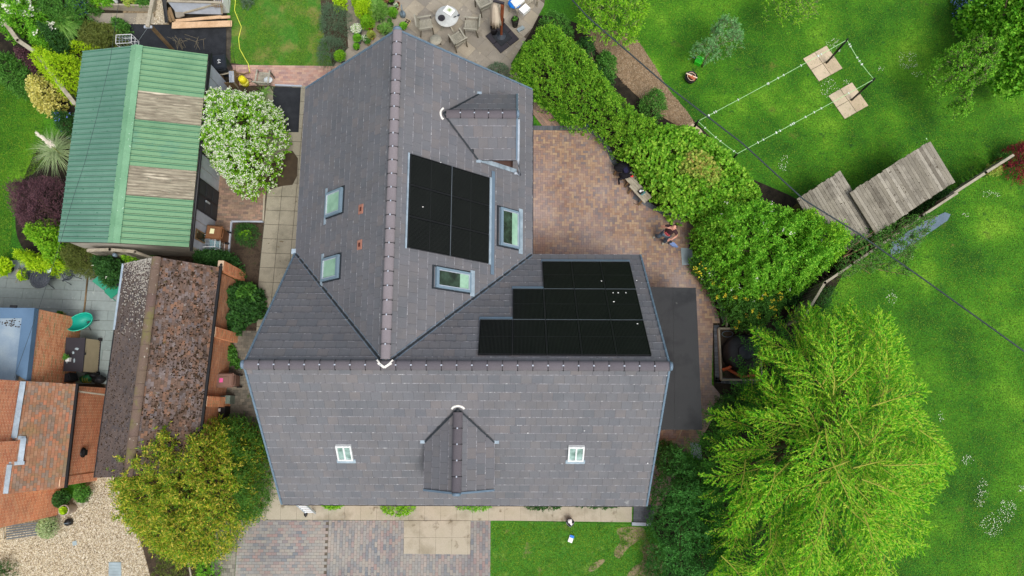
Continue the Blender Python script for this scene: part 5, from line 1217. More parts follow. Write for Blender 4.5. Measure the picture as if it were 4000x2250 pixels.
        SD = unit(dr * RNG.uniform(.7, 1.2, (ns, 1)) + sd * sg[:, None] * RNG.uniform(.45, .95, (ns, 1)) + np.array([0, 0, 1.]) * RNG.uniform(-.1, .35, (ns, 1)))
        per = 22; tt_ = np.linspace(.08, 1, per)[None, :, None]; pts = base[:, None] + SD[:, None] * ln[:, None, None] * tt_; pts[..., 2] -= .28 * (tt_[..., 0] ** 2) * ln[:, None]
        LD = unit(SD[:, None] + RNG.normal(0, .42, (ns, per, 3))); U = unit(RNG.normal(0, .4, (ns, per, 3)) + [0, 0, 1]); U = unit(U - LD * (U * LD).sum(-1, keepdims=True)); n = ns * per
        AP.append(pts.reshape(-1, 3)); AD.append(LD.reshape(-1, 3)); AN.append(U.reshape(-1, 3)); AL.append(.115 * RNG.uniform(.6, 1.25, n)); AW.append(.032 * RNG.uniform(.8, 1.3, n))
        for j in range(0, ns, 2): st.bar(Vector(base[j]), Vector(base[j] + SD[j] * ln[j] * .8 - np.array([0, 0, .1 * ln[j]])), .009)
    link('crown', leaves_mesh('leaves', np.concatenate(AP) - o3, np.concatenate(AD), np.concatenate(AN), np.concatenate(AL), np.concatenate(AW), .1), L_WILL, root); st.build('boughs', TWIG, root)
    print('willow boughs', len(AP), 'leaves', sum(len(a) for a in AP))
    mb.build('trunk', BARK, root)
willow()
plant('shrub', 'dark low shrub in shade between the willow and the brick patio', 'shrub', [(2795, 1600), (2860, 1520), (2960, 1500), (3030, 1560), (3000, 1680), (2900, 1680), (2830, 1640)], 1.6, L_DARK, 9000, (.08, .035), .35, 10, R=.8, lump=.3)
plant('shrub', 'large dark green shrub mass right of the front lawn', 'shrub', [(2590, 1745), (2640, 1730), (2700, 1780), (2760, 1790), (2800, 1850), (2830, 1960), (2850, 2100), (2870, 2440), (2570, 2440), (2545, 2250), (2540, 2120), (2560, 2000), (2575, 1900), (2600, 1830)],
      2.4, leafmat('green_shrub_leaf', [(30, 78, 26), (48, 112, 36), (66, 136, 46), (38, 94, 30)]), 48000, (.07, .035), .32, 10, R=1.2, lump=.4, updir=.5, lscale=.8, trunk=.07)
plant('shrub', 'sprawling dark shrub against the house corner below the lean-to', 'shrub', [(2565, 1740), (2600, 1720), (2660, 1760), (2720, 1800), (2720, 1860), (2640, 1860), (2580, 1830)], 1.5, L_DARK, 6000, (.07, .03), .3, 10, R=.7, lump=.3)
# ---- golden conifer and neighbours
plant('golden_conifer', 'broad golden green yew standing on the gravel at the end of the tiled garage', 'tree',
      [(640, 1580), (700, 1590), (770, 1640), (850, 1640), (940, 1690), (975, 1780), (985, 1880), (960, 1980), (930, 2060), (870, 2120), (830, 2190), (720, 2230), (620, 2190), (560, 2120), (490, 2070), (450, 1980), (435, 1900), (460, 1800), (470, 1740), (530, 1680), (570, 1640)],
      3.7, L_CONG, 66000, (.11, .034), .46, 12, R=2.3, lump=.42, droop=.1, updir=.6, side=.6, lscale=.75, trunk=.14, outz=.55, under=.3)
plant('conifer', 'dark green conifer behind the golden one, against the block path', 'tree',
      [(850, 1650), (900, 1620), (960, 1660), (1010, 1720), (1030, 1830), (1030, 1950), (980, 2040), (920, 2040), (900, 1900)], 2.6, L_COND, 26000, (.075, .022), .4, 12, R=1.3, lump=.35, side=.55, trunk=.09)
plant('shrub', 'green hedge clump at the foot of the golden yew by the gravel', 'shrub', [(590, 2170), (700, 2180), (750, 2220), (740, 2400), (590, 2400)], 1.2, L_OLIVE, 5000, (.06, .025), .25, 10, R=.6, lump=.3)
plant('shrub', 'bright green clump between the yew and the tumbled block path', 'shrub', [(770, 2170), (830, 2140), (840, 2220), (835, 2400), (760, 2400)], 1.0, L_ELDER, 3600, (.07, .035), .25, 10, R=.5, lump=.3)
plant('shrub', 'small dark bush cut by the bottom left corner', 'shrub', oval(0, 2240, 45, 40, seed=6), .9, L_DARK, 1500, (.05, .025), .2, 8, lump=.3, trunk=.03)
# ---- white flowering viburnum beside the barn
plant('flowering_shrub', 'big rounded shrub smothered in white blossom between the barn and the big house', 'shrub',
      [(775, 380), (830, 335), (900, 345), (980, 345), (1050, 380), (1085, 450), (1085, 540), (1055, 620), (1020, 690), (950, 735), (880, 720), (840, 650), (780, 600), (765, 540), (790, 470)],
      2.9, L_BRIGHT, 32000, (.085, .045), .3, 10, R=1.5, lump=.3, updir=.8, lscale=.6, trunk=.09, outz=.6, flowers=(1600, .07, FLW, 7))
# ---- west garden
plant('lime_shrub', 'vivid lime green shrub leaning against the barn roof', 'shrub', [(135, 200), (190, 190), (230, 215), (270, 195), (310, 230), (312, 300), (300, 350), (270, 375), (230, 370), (200, 320), (160, 300), (130, 260)], 2.4, L_LIME, 14000, (.06, .035), .3, 10, R=1.0, lump=.3)
plant('choisya', 'rounded shrub with creamy golden leaves beside the small western lawn', 'shrub', [(100, 310), (140, 285), (190, 310), (215, 350), (225, 400), (190, 440), (140, 425), (105, 380)], 1.5, L_GOLD, 4200, (.09, .06), .22, 8, R=.7, lump=.25, round_=True)
plant('elder', 'elder with flat cream flower heads in the top left corner', 'shrub', [(-60, -40), (60, -40), (150, 20), (170, 70), (140, 130), (60, 120), (20, 100), (-60, 90)], 2.8, L_ELDER, 13000, (.1, .05), .35, 10, R=1.2, lump=.3, flowers=(44, .16, FLW, 16))
plant('shrub', 'dark mixed shrub behind the elder at the top edge', 'shrub', [(130, -60), (330, -60), (340, 40), (300, 90), (200, 110), (150, 60)], 1.8, L_MID, 15000, (.08, .03), .3, 10, R=1.1, lump=.35)
plant('catmint', 'blue flowered clump at the top edge left of the raised bed', 'flowers', oval(290, 18, 34, 26, seed=3), .9, L_DARK, 2000, (.05, .02), .22, 8, R=.5, flowers=(120, .07, FLB, 5), trunk=.02)
plant('shrub', 'dense green shrub under the elder beside the leaning fence', 'shrub', [(60, 80), (150, 90), (250, 100), (260, 160), (240, 220), (190, 200), (130, 140)], 1.5, L_DARK, 9000, (.08, .04), .3, 10, R=.8, lump=.35, flowers=(10, .12, FLW, 10))
plant('shrub', 'fresh green upright shrub left of the strap leaved clump', 'shrub', oval(170, 165, 45, 50, seed=14), 1.6, L_ELDER, 4500, (.08, .045), .3, 10, R=.6, lump=.3)
plant('euphorbia', 'yellow green flower heads beside the strap leaved clump', 'flowers', oval(205, 112, 22, 24, seed=5), .9, L_LIME, 900, (.05, .035), .18, 8, R=.4, flowers=(30, .07, FLY, 7), trunk=.02)
plant('border_plants', 'olive green and red tinged groundcover between the barn and the raised bed', 'groundcover', [(330, 70), (420, 95), (480, 90), (490, 130), (470, 170), (400, 195), (330, 190), (290, 150)], .8, L_OLIVE, 11000, (.07, .04), .22, 10, R=.7, lump=.3, trunk=.02)
plant('shrub', 'bright green bushy plant at the corner of the asphalt apron', 'shrub', oval(465, 105, 28, 36, seed=6), .9, L_MID, 2200, (.07, .04), .2, 8, R=.5, lump=.3, trunk=.02)
plant('alchemilla', 'yellow green plants along the barn roof edge', 'flowers', [(230, 165), (300, 150), (390, 170), (400, 190), (320, 198), (240, 200)], .7, L_LIME, 3000, (.05, .035), .18, 8, R=.5, trunk=.02)
plant('shrub', 'loose green shrub at the left edge above the small lawn', 'shrub', [(-40, 210), (60, 200), (100, 250), (110, 330), (60, 360), (20, 330), (-40, 300)], 1.9, L_MID, 9000, (.08, .04), .35, 10, R=.9, lump=.4)
plant('shrub', 'dark brown leaved shrub in shade between the fence and the creamy leaved bush', 'shrub', [(60, 190), (120, 190), (150, 250), (150, 290), (100, 280), (70, 240)], 1.3, L_PURP, 3500, (.07, .035), .25, 8, R=.6, lump=.3)
plant('shrub', 'dark shrub by the barn wall below the creamy leaved bush', 'shrub', [(200, 440), (270, 430), (285, 500), (260, 540), (220, 500)], 1.2, L_DARK, 3500, (.07, .035), .25, 8, R=.5, lump=.3, flowers=(14, .06, FLB, 5))
plant('berberis', 'large dark purple berberis against the barn and the western lawn', 'shrub', [(40, 720), (100, 690), (180, 680), (250, 700), (262, 780), (240, 860), (200, 920), (150, 960), (90, 920), (60, 850), (25, 790)], 2.1, L_PURP, 22000, (.05, .028), .35, 10, R=1.1, lump=.35, stem=None)
plant('shrub', 'yellow tipped green shrub in front of the purple one', 'shrub', [(100, 880), (150, 850), (210, 870), (230, 930), (220, 1000), (190, 1040), (160, 980), (110, 940)], 1.9, L_BRIGHT, 7000, (.1, .045), .3, 8, zb=.3, R=.8, lump=.4)
plant('shrub', 'lime leaved finely cut shrub over the neighbour patio', 'shrub', [(65, 970), (110, 980), (170, 1000), (230, 1010), (240, 1050), (180, 1065), (120, 1060), (90, 1040), (70, 1010)], 1.5, L_LIME, 5500, (.11, .03), .3, 9, R=.7, lump=.4)
plant('juniper', 'spreading olive brown conifer on the neighbour patio under the barn gable', 'shrub', [(235, 950), (300, 940), (360, 960), (380, 1010), (375, 1060), (320, 1075), (260, 1050), (225, 1000)], 1.4, L_OLIVE, 15000, (.06, .02), .3, 12, R=.9, lump=.25, side=.55)
plant('rose_bush', 'glossy rose bush between the juniper and the tiled garage', 'shrub', [(365, 1000), (420, 990), (475, 1020), (480, 1080), (450, 1110), (400, 1115), (370, 1070)], 1.3, L_DARK, 6000, (.08, .05), .28, 9, R=.7, lump=.35, flowers=(4, .06, FLW, 4))
plant('shrub', 'small bright bush behind the neighbour fence post', 'shrub', oval(495, 1000, 24, 24, seed=9), 1.1, L_BRIGHT, 1200, (.08, .045), .2, 8, R=.4, trunk=.02)
plant('shrub', 'dark glossy shrub in the gap between the barn and the tiled garage', 'shrub', [(760, 975), (830, 970), (890, 985), (920, 1020), (925, 1070), (890, 1085), (820, 1050), (755, 1030)], 1.5, L_DARK, 11000, (.075, .04), .3, 10, R=.8, lump=.25)
plant('shrub', 'lush geranium shrub against the garage brick wall', 'shrub', [(885, 1105), (950, 1100), (1000, 1120), (1020, 1180), (1015, 1230), (960, 1250), (920, 1300), (885, 1290), (880, 1200)], 1.1, L_DARK, 6000, (.1, .09), .22, 8, R=.7, lump=.3, round_=True)
plant('shrub', 'bright lobed leaves on top of the geranium clump', 'shrub', oval(955, 1150, 36, 40, seed=4), 1.25, L_MID, 900, (.11, .1), .2, 8, zb=.5, R=.5, round_=True, trunk=.02)
plant('shrub', 'ivy clump at the foot of the garage wall beside the second pier', 'shrub', [(880, 1340), (905, 1350), (930, 1420), (925, 1440), (895, 1420)], .5, L_MID, 1200, (.08, .06), .18, 8, R=.4, round_=True, trunk=.02)
plant('shrub', 'low dark green plant with lime patches in the soil bed by the concrete path', 'shrub', [(912, 872), (980, 868), (1005, 900), (1000, 950), (950, 965), (915, 940)], .6, L_DARK, 3600, (.05, .02), .2, 8, R=.5, trunk=.02)
plant('shrub', 'small lime green plant in the soil bed by the concrete path', 'shrub', oval(955, 915, 28, 18, seed=4), .7, L_BRIGHT, 700, (.05, .035), .14, 8, R=.3, trunk=.02)
# ---- rear borders
plant('rosemary', 'grey green rosemary hedge beside the patchy back lawn, upper clump', 'shrub', [(1255, 10), (1330, 10), (1370, 50), (1360, 120), (1300, 150), (1250, 120), (1245, 60)], 1.0, L_LAV, 9000, (.05, .014), .3, 12, R=.7, lump=.3, side=.5)
plant('rosemary', 'grey green rosemary hedge beside the patchy back lawn, lower clump', 'shrub', [(1255, 140), (1330, 140), (1345, 170), (1310, 215), (1290, 250), (1240, 240), (1235, 190)], 1.0, L_LAV, 7000, (.05, .014), .3, 12, R=.6, lump=.3, side=.5)
plant('shrub', 'lime flowered plant at the top edge beside the rosemary', 'shrub', oval(1325, 8, 26, 24, seed=4), .9, L_LIME, 900, (.06, .05), .16, 8, R=.4, round_=True, trunk=.02)
plant('shrub', 'dark shrub at the top edge beside the hose', 'shrub', oval(960, -8, 24, 30, seed=4), .7, L_LAV, 1200, (.06, .03), .2, 8, R=.4, trunk=.02)
for i, (x0, x1, y1, m_, lb) in enumerate([(1255, 1335, 1988, L_BRIGHT, 'short strip of bright green plants under the eave left of the front dormer'), (1480, 1622, 2016, L_BRIGHT, 'round bright green clump spilling over the front concrete'), (1770, 1930, 1996, L_ELDER, 'green plants under the eave below the front dormer'), (2035, 2205, 1994, L_DARK, 'dark green leafy strip under the eave left of the bucket'), (2240, 2440, 1988, L_DARK, 'dark green leafy strip under the eave right of the bucket')]):
    plant('border_plants', lb, 'plants', [(x0, 1940), (x1, 1940), (x1, 1965 + (y1 - 1965) * .3), (x1 - (x1 - x0) * .2, y1), (x0 + (x1 - x0) * .25, y1), (x0, 1965 + (y1 - 1965) * .3)], .5, m_, 2600, (.06, .035), .16, 8, R=.3, trunk=.015)
# ---- sparse trees over the big lawn
def open_tree(name, label, base, top, outline, zt, zb, m, n, leaf, limbs, **k):
    """tree seen through: few clumps of leaves along limbs, the bare limbs showing"""
    return plant(name, label, 'tree', outline, zt, m, n, leaf, k.pop('shoot', .34), 9, zb=zb, R=k.pop('R', 1.2), lump=.35, sparse=k.pop('sparse', .42), lscale=k.pop('lscale', .55), trunk=0, stem=TWIGB, outz=.6, under=.15, **k)
def limbs(root, base, tips, r=.05, m=TWIGB):
    mb = MB(); b = Vector(base); t = Vector(tips[0]); mb.tube([b, b.lerp(t, .5) + Vector((.03, .02, 0)), t], [r, r * .8, r * .6], 7)
    for e in tips[1:]:
        e = Vector(e); s0 = b.lerp(t, random.uniform(.5, 1)); q = s0.lerp(e, .5) + Vector((random.uniform(-.15, .15), random.uniform(-.15, .15), .1)); mb.tube([s0, q, e], [r * .5, r * .35, r * .15], 5)
    mb.build('trunk', m, root)
o = open_tree('cherry_tree', 'airy young cherry tree overhanging the top of the bark chips', 0, 0, [(2255, -60), (2540, -60), (2530, 40), (2500, 100), (2490, 140), (2440, 160), (2400, 130), (2350, 120), (2300, 130), (2270, 60)], 3.0, 1.3, L_BRIGHT, 7500, (.14, .04), None, sparse=.45)
limbs(o, G(2380, 150, 0), [G(2400, 60, 1.6), G(2330, 20, 2.2), G(2470, 60, 2.3), G(2440, -30, 2.8), G(2290, 70, 2), G(2430, 130, 1.9), G(2360, -30, 2.5)])
o = open_tree('apple_tree', 'small sparse grey green apple tree beside the lime green crate', 0, 0, [(2710, 170), (2760, 140), (2790, 110), (2800, 60), (2870, 50), (2900, 100), (2925, 160), (2880, 180), (2830, 190), (2800, 215), (2760, 210), (2740, 230), (2720, 200)], 2.5, 1.1, L_GREY, 3800, (.085, .032), None, sparse=.5)
limbs(o, G(2742, 262, 0), [G(2770, 190, 1.3), G(2860, 70, 2.3), G(2910, 150, 2.1), G(2830, 120, 2.2), G(2720, 180, 1.7), G(2800, 170, 2)], .035)
o = open_tree('fruit_tree', 'sparse tree cut by the top edge above the washing line', 0, 0, [(2990, -60), (3220, -60), (3210, 50), (3170, 40), (3100, 90), (3050, 60), (3010, 40)], 2.8, 1.3, L_BRIGHT, 2600, (.09, .035), None, sparse=.35)
limbs(o, G(3110, 20, 0), [G(3110, -40, 1.6), G(3050, 10, 2.2), G(3140, 80, 2.0), G(3200, 60, 2.2), G(3180, -20, 2.6)], .04)
plant('hazel_tree', 'dense bright green tree filling the top right corner', 'tree', [(3830, -60), (4100, -60), (4100, 330), (3990, 290), (3950, 210), (3900, 170), (3870, 120), (3880, 60)], 4.2, L_ELDER, 22000, (.14, .09), .35, 8, R=2.0, lump=.3, zb=.8, round_=True, trunk=.1)
plant('shrub', 'dark bluebell patch and shade plants at the top right beside the dense tree', 'flowers', [(3720, -40), (3860, -40), (3850, 60), (3810, 100), (3760, 90), (3730, 30)], .5, L_DARK, 5000, (.1, .02), .25, 8, R=.8, flowers=(520, .05, FLB, 3), trunk=.015)
o = open_tree('apple_tree', 'spreading pale green apple tree left of the dense corner tree', 0, 0, [(3660, 300), (3680, 210), (3740, 170), (3800, 130), (3860, 100), (3930, 160), (3930, 220), (3900, 290), (3850, 310), (3800, 330), (3820, 420), (3760, 440), (3740, 400), (3770, 350), (3700, 350)], 3.0, 1.2, L_ELDER, 12500, (.085, .045), None, sparse=.6)
limbs(o, G(3810, 290, 0), [G(3800, 250, 1.6), G(3700, 240, 2.5), G(3740, 200, 2.7), G(3870, 220, 2.7), G(3790, 400, 2.2), G(3690, 320, 2.2), G(3850, 170, 2.7)], .07)
plant('maple', 'dark red shrub cut by the right edge at the end of the fence', 'shrub', [(3945, 590), (3980, 550), (4080, 540), (4080, 690), (3990, 680), (3955, 640)], 1.7, L_RED, 6000, (.08, .03), .3, 10, R=.7, lump=.3, droop=.12)
plant('shrub', 'orange tinged low plant at the foot of the fence near the red shrub', 'shrub', oval(3890, 660, 32, 26, seed=4), .6, L_HAZY, 1200, (.06, .035), .2, 8, R=.4, trunk=.02)
plant('shrub', 'green weeds along the fence top near the red shrub', 'shrub', [(3870, 640), (3950, 560), (3965, 590), (3930, 640)], .9, L_MID, 1300, (.06, .035), .22, 8, R=.4, trunk=.02, sparse=.4)
o = open_tree('climber', 'leggy climbing branches sprawling over the fence and the plank roofs', 0, 0, [(3300, 930), (3440, 880), (3560, 830), (3700, 830), (3640, 900), (3560, 1010), (3570, 1080), (3470, 1040), (3370, 1060), (3290, 1080), (3300, 1000)], 2.5, 1.3, L_MID, 7000, (.07, .04), None, sparse=.4, lscale=.4)
limbs(o, G(3240, 1050, 0), [G(3300, 1000, 1.9), G(3560, 870, 2.2), G(3570, 1080, 1.4), G(3480, 1030, 2), G(3420, 900, 2.3), G(3640, 860, 1.9), G(3400, 1070, 1.8)], .05, TIMBERB)
plant('ivy', 'dark ivy filling the gap between the larger plank roof and the fence', 'shrub', [(3560, 820), (3680, 730), (3720, 740), (3690, 790), (3600, 850), (3560, 860)], .9, L_DARK, 4000, (.07, .04), .2, 8, R=.5, trunk=.02)
plant('shrub', 'dark green growth along the fence foot above the willow', 'shrub', [(3110, 1250), (3200, 1130), (3270, 1110), (3240, 1190), (3200, 1250)], .7, L_DARK, 2600, (.07, .03), .25, 8, R=.4, trunk=.02)
plant('shrub', 'leafy undergrowth in the dark strip beside the boarded fence', 'shrub', [(3040, 1150), (3120, 1100), (3170, 1110), (3120, 1180), (3060, 1200)], .8, L_DARK, 1800, (.11, .05), .22, 8, R=.4, trunk=.02)
# ---- strap leaved clumps
def strap(name, label, cx, cy, z, n, L, m, w=.02, arch=.55, zt=.25, plume=None, wide=(1, 1), cat='grass clump'):
    b = G(cx, cy, z); root = thing(name, label, cat, (b.x, b.y, max(z, 0))); V = []; Fs = []
    for i in range(n):
        a = random.uniform(0, 6.283); l = L * random.uniform(.55, 1.15); e = random.uniform(.2, 1.25); pr = []
        rb = Vector((random.gauss(0, .07) * wide[0], random.gauss(0, .07) * wide[1], 0)); dx, dy = math.cos(a), math.sin(a)
        for k in range(6):
            t = k / 5; h = l * (math.sin(min(e, 1.5)) * t - arch * t * t * 1.15) ; r_ = l * t * (math.cos(e) * .6 + .4 * t)
            pr.append(rb + Vector((dx * r_ * wide[0], dy * r_ * wide[1], max(h + zt, .01))))
        s0 = Vector((-dy, dx, 0)) * w; bb = len(V)
        for k, p in enumerate(pr): q = 1 - (k / 5) ** 2 * .9; V += [p - s0 * q * .5, p + s0 * q * .5]
        Fs += [(bb + 2 * k, bb + 2 * k + 1, bb + 2 * k + 3, bb + 2 * k + 2) for k in range(5)]
    me = bpy.data.meshes.new('blades'); me.from_pydata([tuple(v) for v in V], [], Fs); link('blades', me, m, root)
    return root
strap('daylily', 'large clump of arching bright green strap leaves above the barn roof', 285, 128, 0, 420, 1.0, L_BLADE, .035, zt=.75)
pam = strap('pampas_grass', 'arching pampas grass with one pale plume against the barn', 255, 610, 0, 380, 1.35, L_PAMP, .018, zt=.5)
mb = MB(); b_ = G(255, 610, 0); st, tp = G(250, 610, .5), G(185, 560, 2.2); mb.tube([st, lerp(st, tp, .5), tp], .012, 5); mb.build('stalk', TWIG, pam)
pt0, pt1 = G(205, 572, 2.0), G(146, 522, 2.55); mb = MB(); 
for k in range(260):
    t = random.random(); p = lerp(pt0, pt1, t) + Vector((random.gauss(0, .04), random.gauss(0, .04), random.gauss(0, .03))) * (1 - t * .7); mb.bar(p, p + (pt1 - pt0) * .14 + Vector((random.gauss(0, .03), random.gauss(0, .03), -.03)), .012)
mb.build('plume', plain('pampas_plume', (232, 224, 208), .9), pam)
strap('strap_plant', 'tuft of green strap leaves on the barn side of the flowering shrub', 1040, 370, 0, 60, .5, L_BLADE, .02)

# ================= OBJECTS =================
def R2(a, x, y): return Vector((x * math.cos(a) - y * math.sin(a), x * math.sin(a) + y * math.cos(a), 0))
def text(s_, size, m, parent, loc, rot, name='lettering'):
    cu = bpy.data.curves.new(name, 'FONT'); cu.body = s_; cu.size = size; cu.align_x = 'CENTER'; cu.align_y = 'CENTER'; cu.extrude = .001
    t = bpy.data.objects.new(name, cu); me = bpy.data.meshes.new_from_object(t); bpy.data.objects.remove(t)
    o = link(name, me, m, parent); o.location = loc; o.rotation_euler = rot; return o
# ---- wheelie bins
def wheelie(label, px, rz, m, w_=.5, d_=.56, h=1.0, sticker=None, group='wheelie bins round the buildings'):
    b = G(px[0], px[1], .03); root = thing('wheelie_bin', label, 'wheelie bin', (b.x, b.y, .03), rz, group)
    mb = MB(); k = .8; B0 = [(-w_ / 2 * k, -d_ / 2 * k, .05), (w_ / 2 * k, -d_ / 2 * k, .05), (w_ / 2 * k, d_ / 2 * k, .05), (-w_ / 2 * k, d_ / 2 * k, .05)]; B1 = [(-w_ / 2, -d_ / 2, h - .06), (w_ / 2, -d_ / 2, h - .06), (w_ / 2, d_ / 2, h - .06), (-w_ / 2, d_ / 2, h - .06)]
    mb.hexa(B0, B1); mb.box((0, 0, h - .06), (w_ + .04, d_ + .04, .04)); mb.build('body', m, root).location = (0, 0, 0)
    def loc(o): return o
    l = MB(); l.hexa([(-w_ / 2 - .03, -d_ / 2 - .03, h - .035), (w_ / 2 + .03, -d_ / 2 - .03, h - .035), (w_ / 2 + .03, d_ / 2 + .05, h - .035), (-w_ / 2 - .03, d_ / 2 + .05, h - .035)],
           [(-w_ / 2 + .02, -d_ / 2 + .02, h + .03), (w_ / 2 - .02, -d_ / 2 + .02, h + .03), (w_ / 2 - .02, d_ / 2 - .0, h + .03), (-w_ / 2 + .02, d_ / 2 - .0, h + .03)])
    l.hexa([(-w_ * .3, -d_ * .3, h + .03), (w_ * .3, -d_ * .3, h + .03), (w_ * .3, d_ * .3, h + .03), (-w_ * .3, d_ * .3, h + .03)], [(-w_ * .27, -d_ * .27, h + .045), (w_ * .27, -d_ * .27, h + .045), (w_ * .27, d_ * .27, h + .045), (-w_ * .27, d_ * .27, h + .045)])
    lid = l.build('lid', m, root)
    hd = MB(); hd.tube([(-w_ / 2 + .04, d_ / 2 + .1, h - .05), (w_ / 2 - .04, d_ / 2 + .1, h - .05)], .016, 6); hd.bar((-w_ / 2 + .05, d_ / 2, h - .05), (-w_ / 2 + .05, d_ / 2 + .1, h - .05), .03); hd.bar((w_ / 2 - .05, d_ / 2, h - .05), (w_ / 2 - .05, d_ / 2 + .1, h - .05), .03); hd.build('handle', m, root)
    for s_ in (1, -1):
        wh = MB(); wh.tube([(s_ * w_ / 2 * .84, d_ / 2 * .85, .1), (s_ * (w_ / 2 * .84 + .05), d_ / 2 * .85, .1)], .1, 12); wh.build('wheel', BLACKP, root)
    # children were written in local coordinates
    for c in root.children:
        for v in c.data.vertices: v.co += Vector((b.x, b.y, .03))
    if sticker:
        st = MB(); st.box((b.x + sticker[0], b.y + sticker[1], .03 + h + .048), (sticker[2], sticker[3], .003)); st.build('sticker', sticker[4], lid)
    return root, lid
bn, lid = wheelie('black wheelie bin with white hand painted number on its lid, by the barn corner', (893, 284), math.pi + .15, BINB)
text('64', .2, WHITE, lid, (0, .02, 1.048), (0, 0, math.pi / 2))
wheelie('brown wheelie bin with a pale yellow sticker, against the barn wall', (872, 930), -math.pi / 2 - .1, BINBR, sticker=(-.02, -.03, .2, .17, plain('pale_sticker', (228, 226, 180))))
wheelie('dusty brown wheelie bin with pink and white label, against the garage wall', (915, 1490), -math.pi / 2 + .02, BINPK, w_=.5, d_=.6, sticker=(.0, -.1, .16, .14, PINKP))
def box_obj(name, label, cat, px, z0, dims, rz, m, extra=None, taper=1.0, z=0):
    b = G(px[0], px[1], z0); root = thing(name, label, cat, (b.x, b.y, z0)); mb = MB(); x, y, h = dims[0] / 2, dims[1] / 2, dims[2]
    M = lambda p: R2(rz, p[0], p[1]) + Vector((b.x, b.y, z0 + p[2]))
    mb.hexa([M((-x * taper, -y * taper, 0)), M((x * taper, -y * taper, 0)), M((x * taper, y * taper, 0)), M((-x * taper, y * taper, 0))], [M((-x, -y, h)), M((x, -y, h)), M((x, y, h)), M((-x, y, h))])
    mb.build('body', m, root); return root, M
r_, M_ = box_obj('storage_crate', 'grey green stacked crates beside the garage pier', 'crate', (893, 1562), .03, (.5, .32, .5), 0, plain('grey_green_plastic', (112, 128, 118)))
for k in range(3): MB().box(tuple(M_((-.2 + k * .13, 0, .52))), (.1, .3, .03)).build('lid_rib', plain('grey_green_lid', (132, 146, 136)), r_)
r_, M_ = box_obj('recycling_box', 'dark recycling boxes with grey lid and a white tag below the grey green crates', 'box', (868, 1612), .03, (.62, .5, .55), 0, BLACKP)
MB().box(tuple(M_((-.14, 0, .565))), (.34, .48, .03)).build('lid', plain('slate_lid', (88, 96, 92)), r_); MB().box(tuple(M_((.1, .1, .56))), (.1, .12, .02)).build('tag', PAPER, r_)
mb = MB(); c_ = G(905, 1660, .4); mb.add([c_ + Vector(p) for p in ((-.3, .25, .1), (.25, .2, .15), (.3, .0, .05), (.0, -.05, .2), (-.2, -.05, .15), (-.35, -.45, 0), (-.2, -.42, .0))], [(0, 4, 3, 1), (1, 3, 2), (0, 5, 6, 4)])
root = thing('cloth_bag', 'yellow and dark blue cloth bag slumped beside the dark recycling boxes', 'bag', (c_.x, c_.y, 0)); mb.build('flap', YELLOW, root)
mb = MB(); mb.blob(c_ + Vector((.18, -.15, -.1)), (.38, .24, .2), 12, 8, .15); mb.build('cloth', BLUED, root); mb = MB(); mb.box(tuple(c_ + Vector((-.1, -.12, .12))), (.1, .22, .01)); mb.build('label_patch', PAPER, root)
# ---- wire cages
def cage(label, px, dims, rz, cell=.14, shelf=True):
    b = G(px[0], px[1], .03); root = thing('wire_cage', label, 'cage', (b.x, b.y, .03)); x, y, h = dims[0] / 2, dims[1] / 2, dims[2]
    M = lambda p: R2(rz, p[0], p[1]) + Vector((b.x, b.y, .03 + p[2])); f = MB(); c = [(-x, -y), (x, -y), (x, y), (-x, y)]
    for z in (0, h * .5, h):
        for i in range(4): f.bar(M(c[i] + (z,)), M(c[(i + 1) % 4] + (z,)), .022)
    for i in range(4): f.bar(M(c[i] + (0,)), M(c[i] + (h,)), .022)
    f.build('frame', WHITE, root); w_ = MB()
    for k in range(1, int(2 * x / cell) + 1): X = -x + k * cell; [w_.bar(M((X, -y, z)), M((X, y, z)), .009) for z in (h, 0)]; w_.bar(M((X, -y, 0)), M((X, -y, h)), .009); w_.bar(M((X, y, 0)), M((X, y, h)), .009)
    for k in range(1, int(2 * y / cell) + 1): Y = -y + k * cell; w_.bar(M((-x, Y, h)), M((x, Y, h)), .009); w_.bar(M((x, Y, 0)), M((x, Y, h)), .009)
    w_.build('wires', STEEL, root, kind='stuff')
    if shelf: MB().box(tuple(M((0, 0, h * .35))), (2 * x * .94, 2 * y * .94, .02), rz).build('shelf', plain('pale_blue_shelf', (150, 186, 196)), root)
    return root
cage('white wire cage standing against the south end of the barn wall', (846, 962), (.66, .5, .95), .02)
cage('white wire basket behind the north gable of the barn', (512, 180), (.66, .4, .6), .05, shelf=False)
# ---- between barn and lawn: planter box, white slats, yellow reel, folded chair
def planks_box(name, label, cat, px, dims, rz, m, inner):
    r, M = box_obj(name, label, cat, px, .03, (dims[0], dims[1], .05), rz, inner); x, y, h = dims[0] / 2, dims[1] / 2, dims[2]
    for a, b in (((-x, -y), (x, -y)), ((x, -y), (x, y)), ((x, y), (-x, y)), ((-x, y), (-x, -y))): MB().bar(M(a + (h / 2,)), M(b + (h / 2,)), .03, h).build('side_board', m, r)
    return r, M
planks_box('timber_planter', 'open brown timber box beside the barn wall above the white blossom', 'box', (905, 318), (.62, .55, .45), .05, TIMBERB, DARKSOIL)
r_, M_ = box_obj('pallet', 'whitened slatted panel standing beside the open timber box', 'pallet', (930, 325), .03, (.04, .5, .6), .12, TIMBER)
for k in range(4): MB().bar(M_((-.12 + k * .05, -.26, .62 - .01 * k)), M_((-.12 + k * .05, .26, .62 - .01 * k)), .035, .03).build('slat', WHITED, r_)
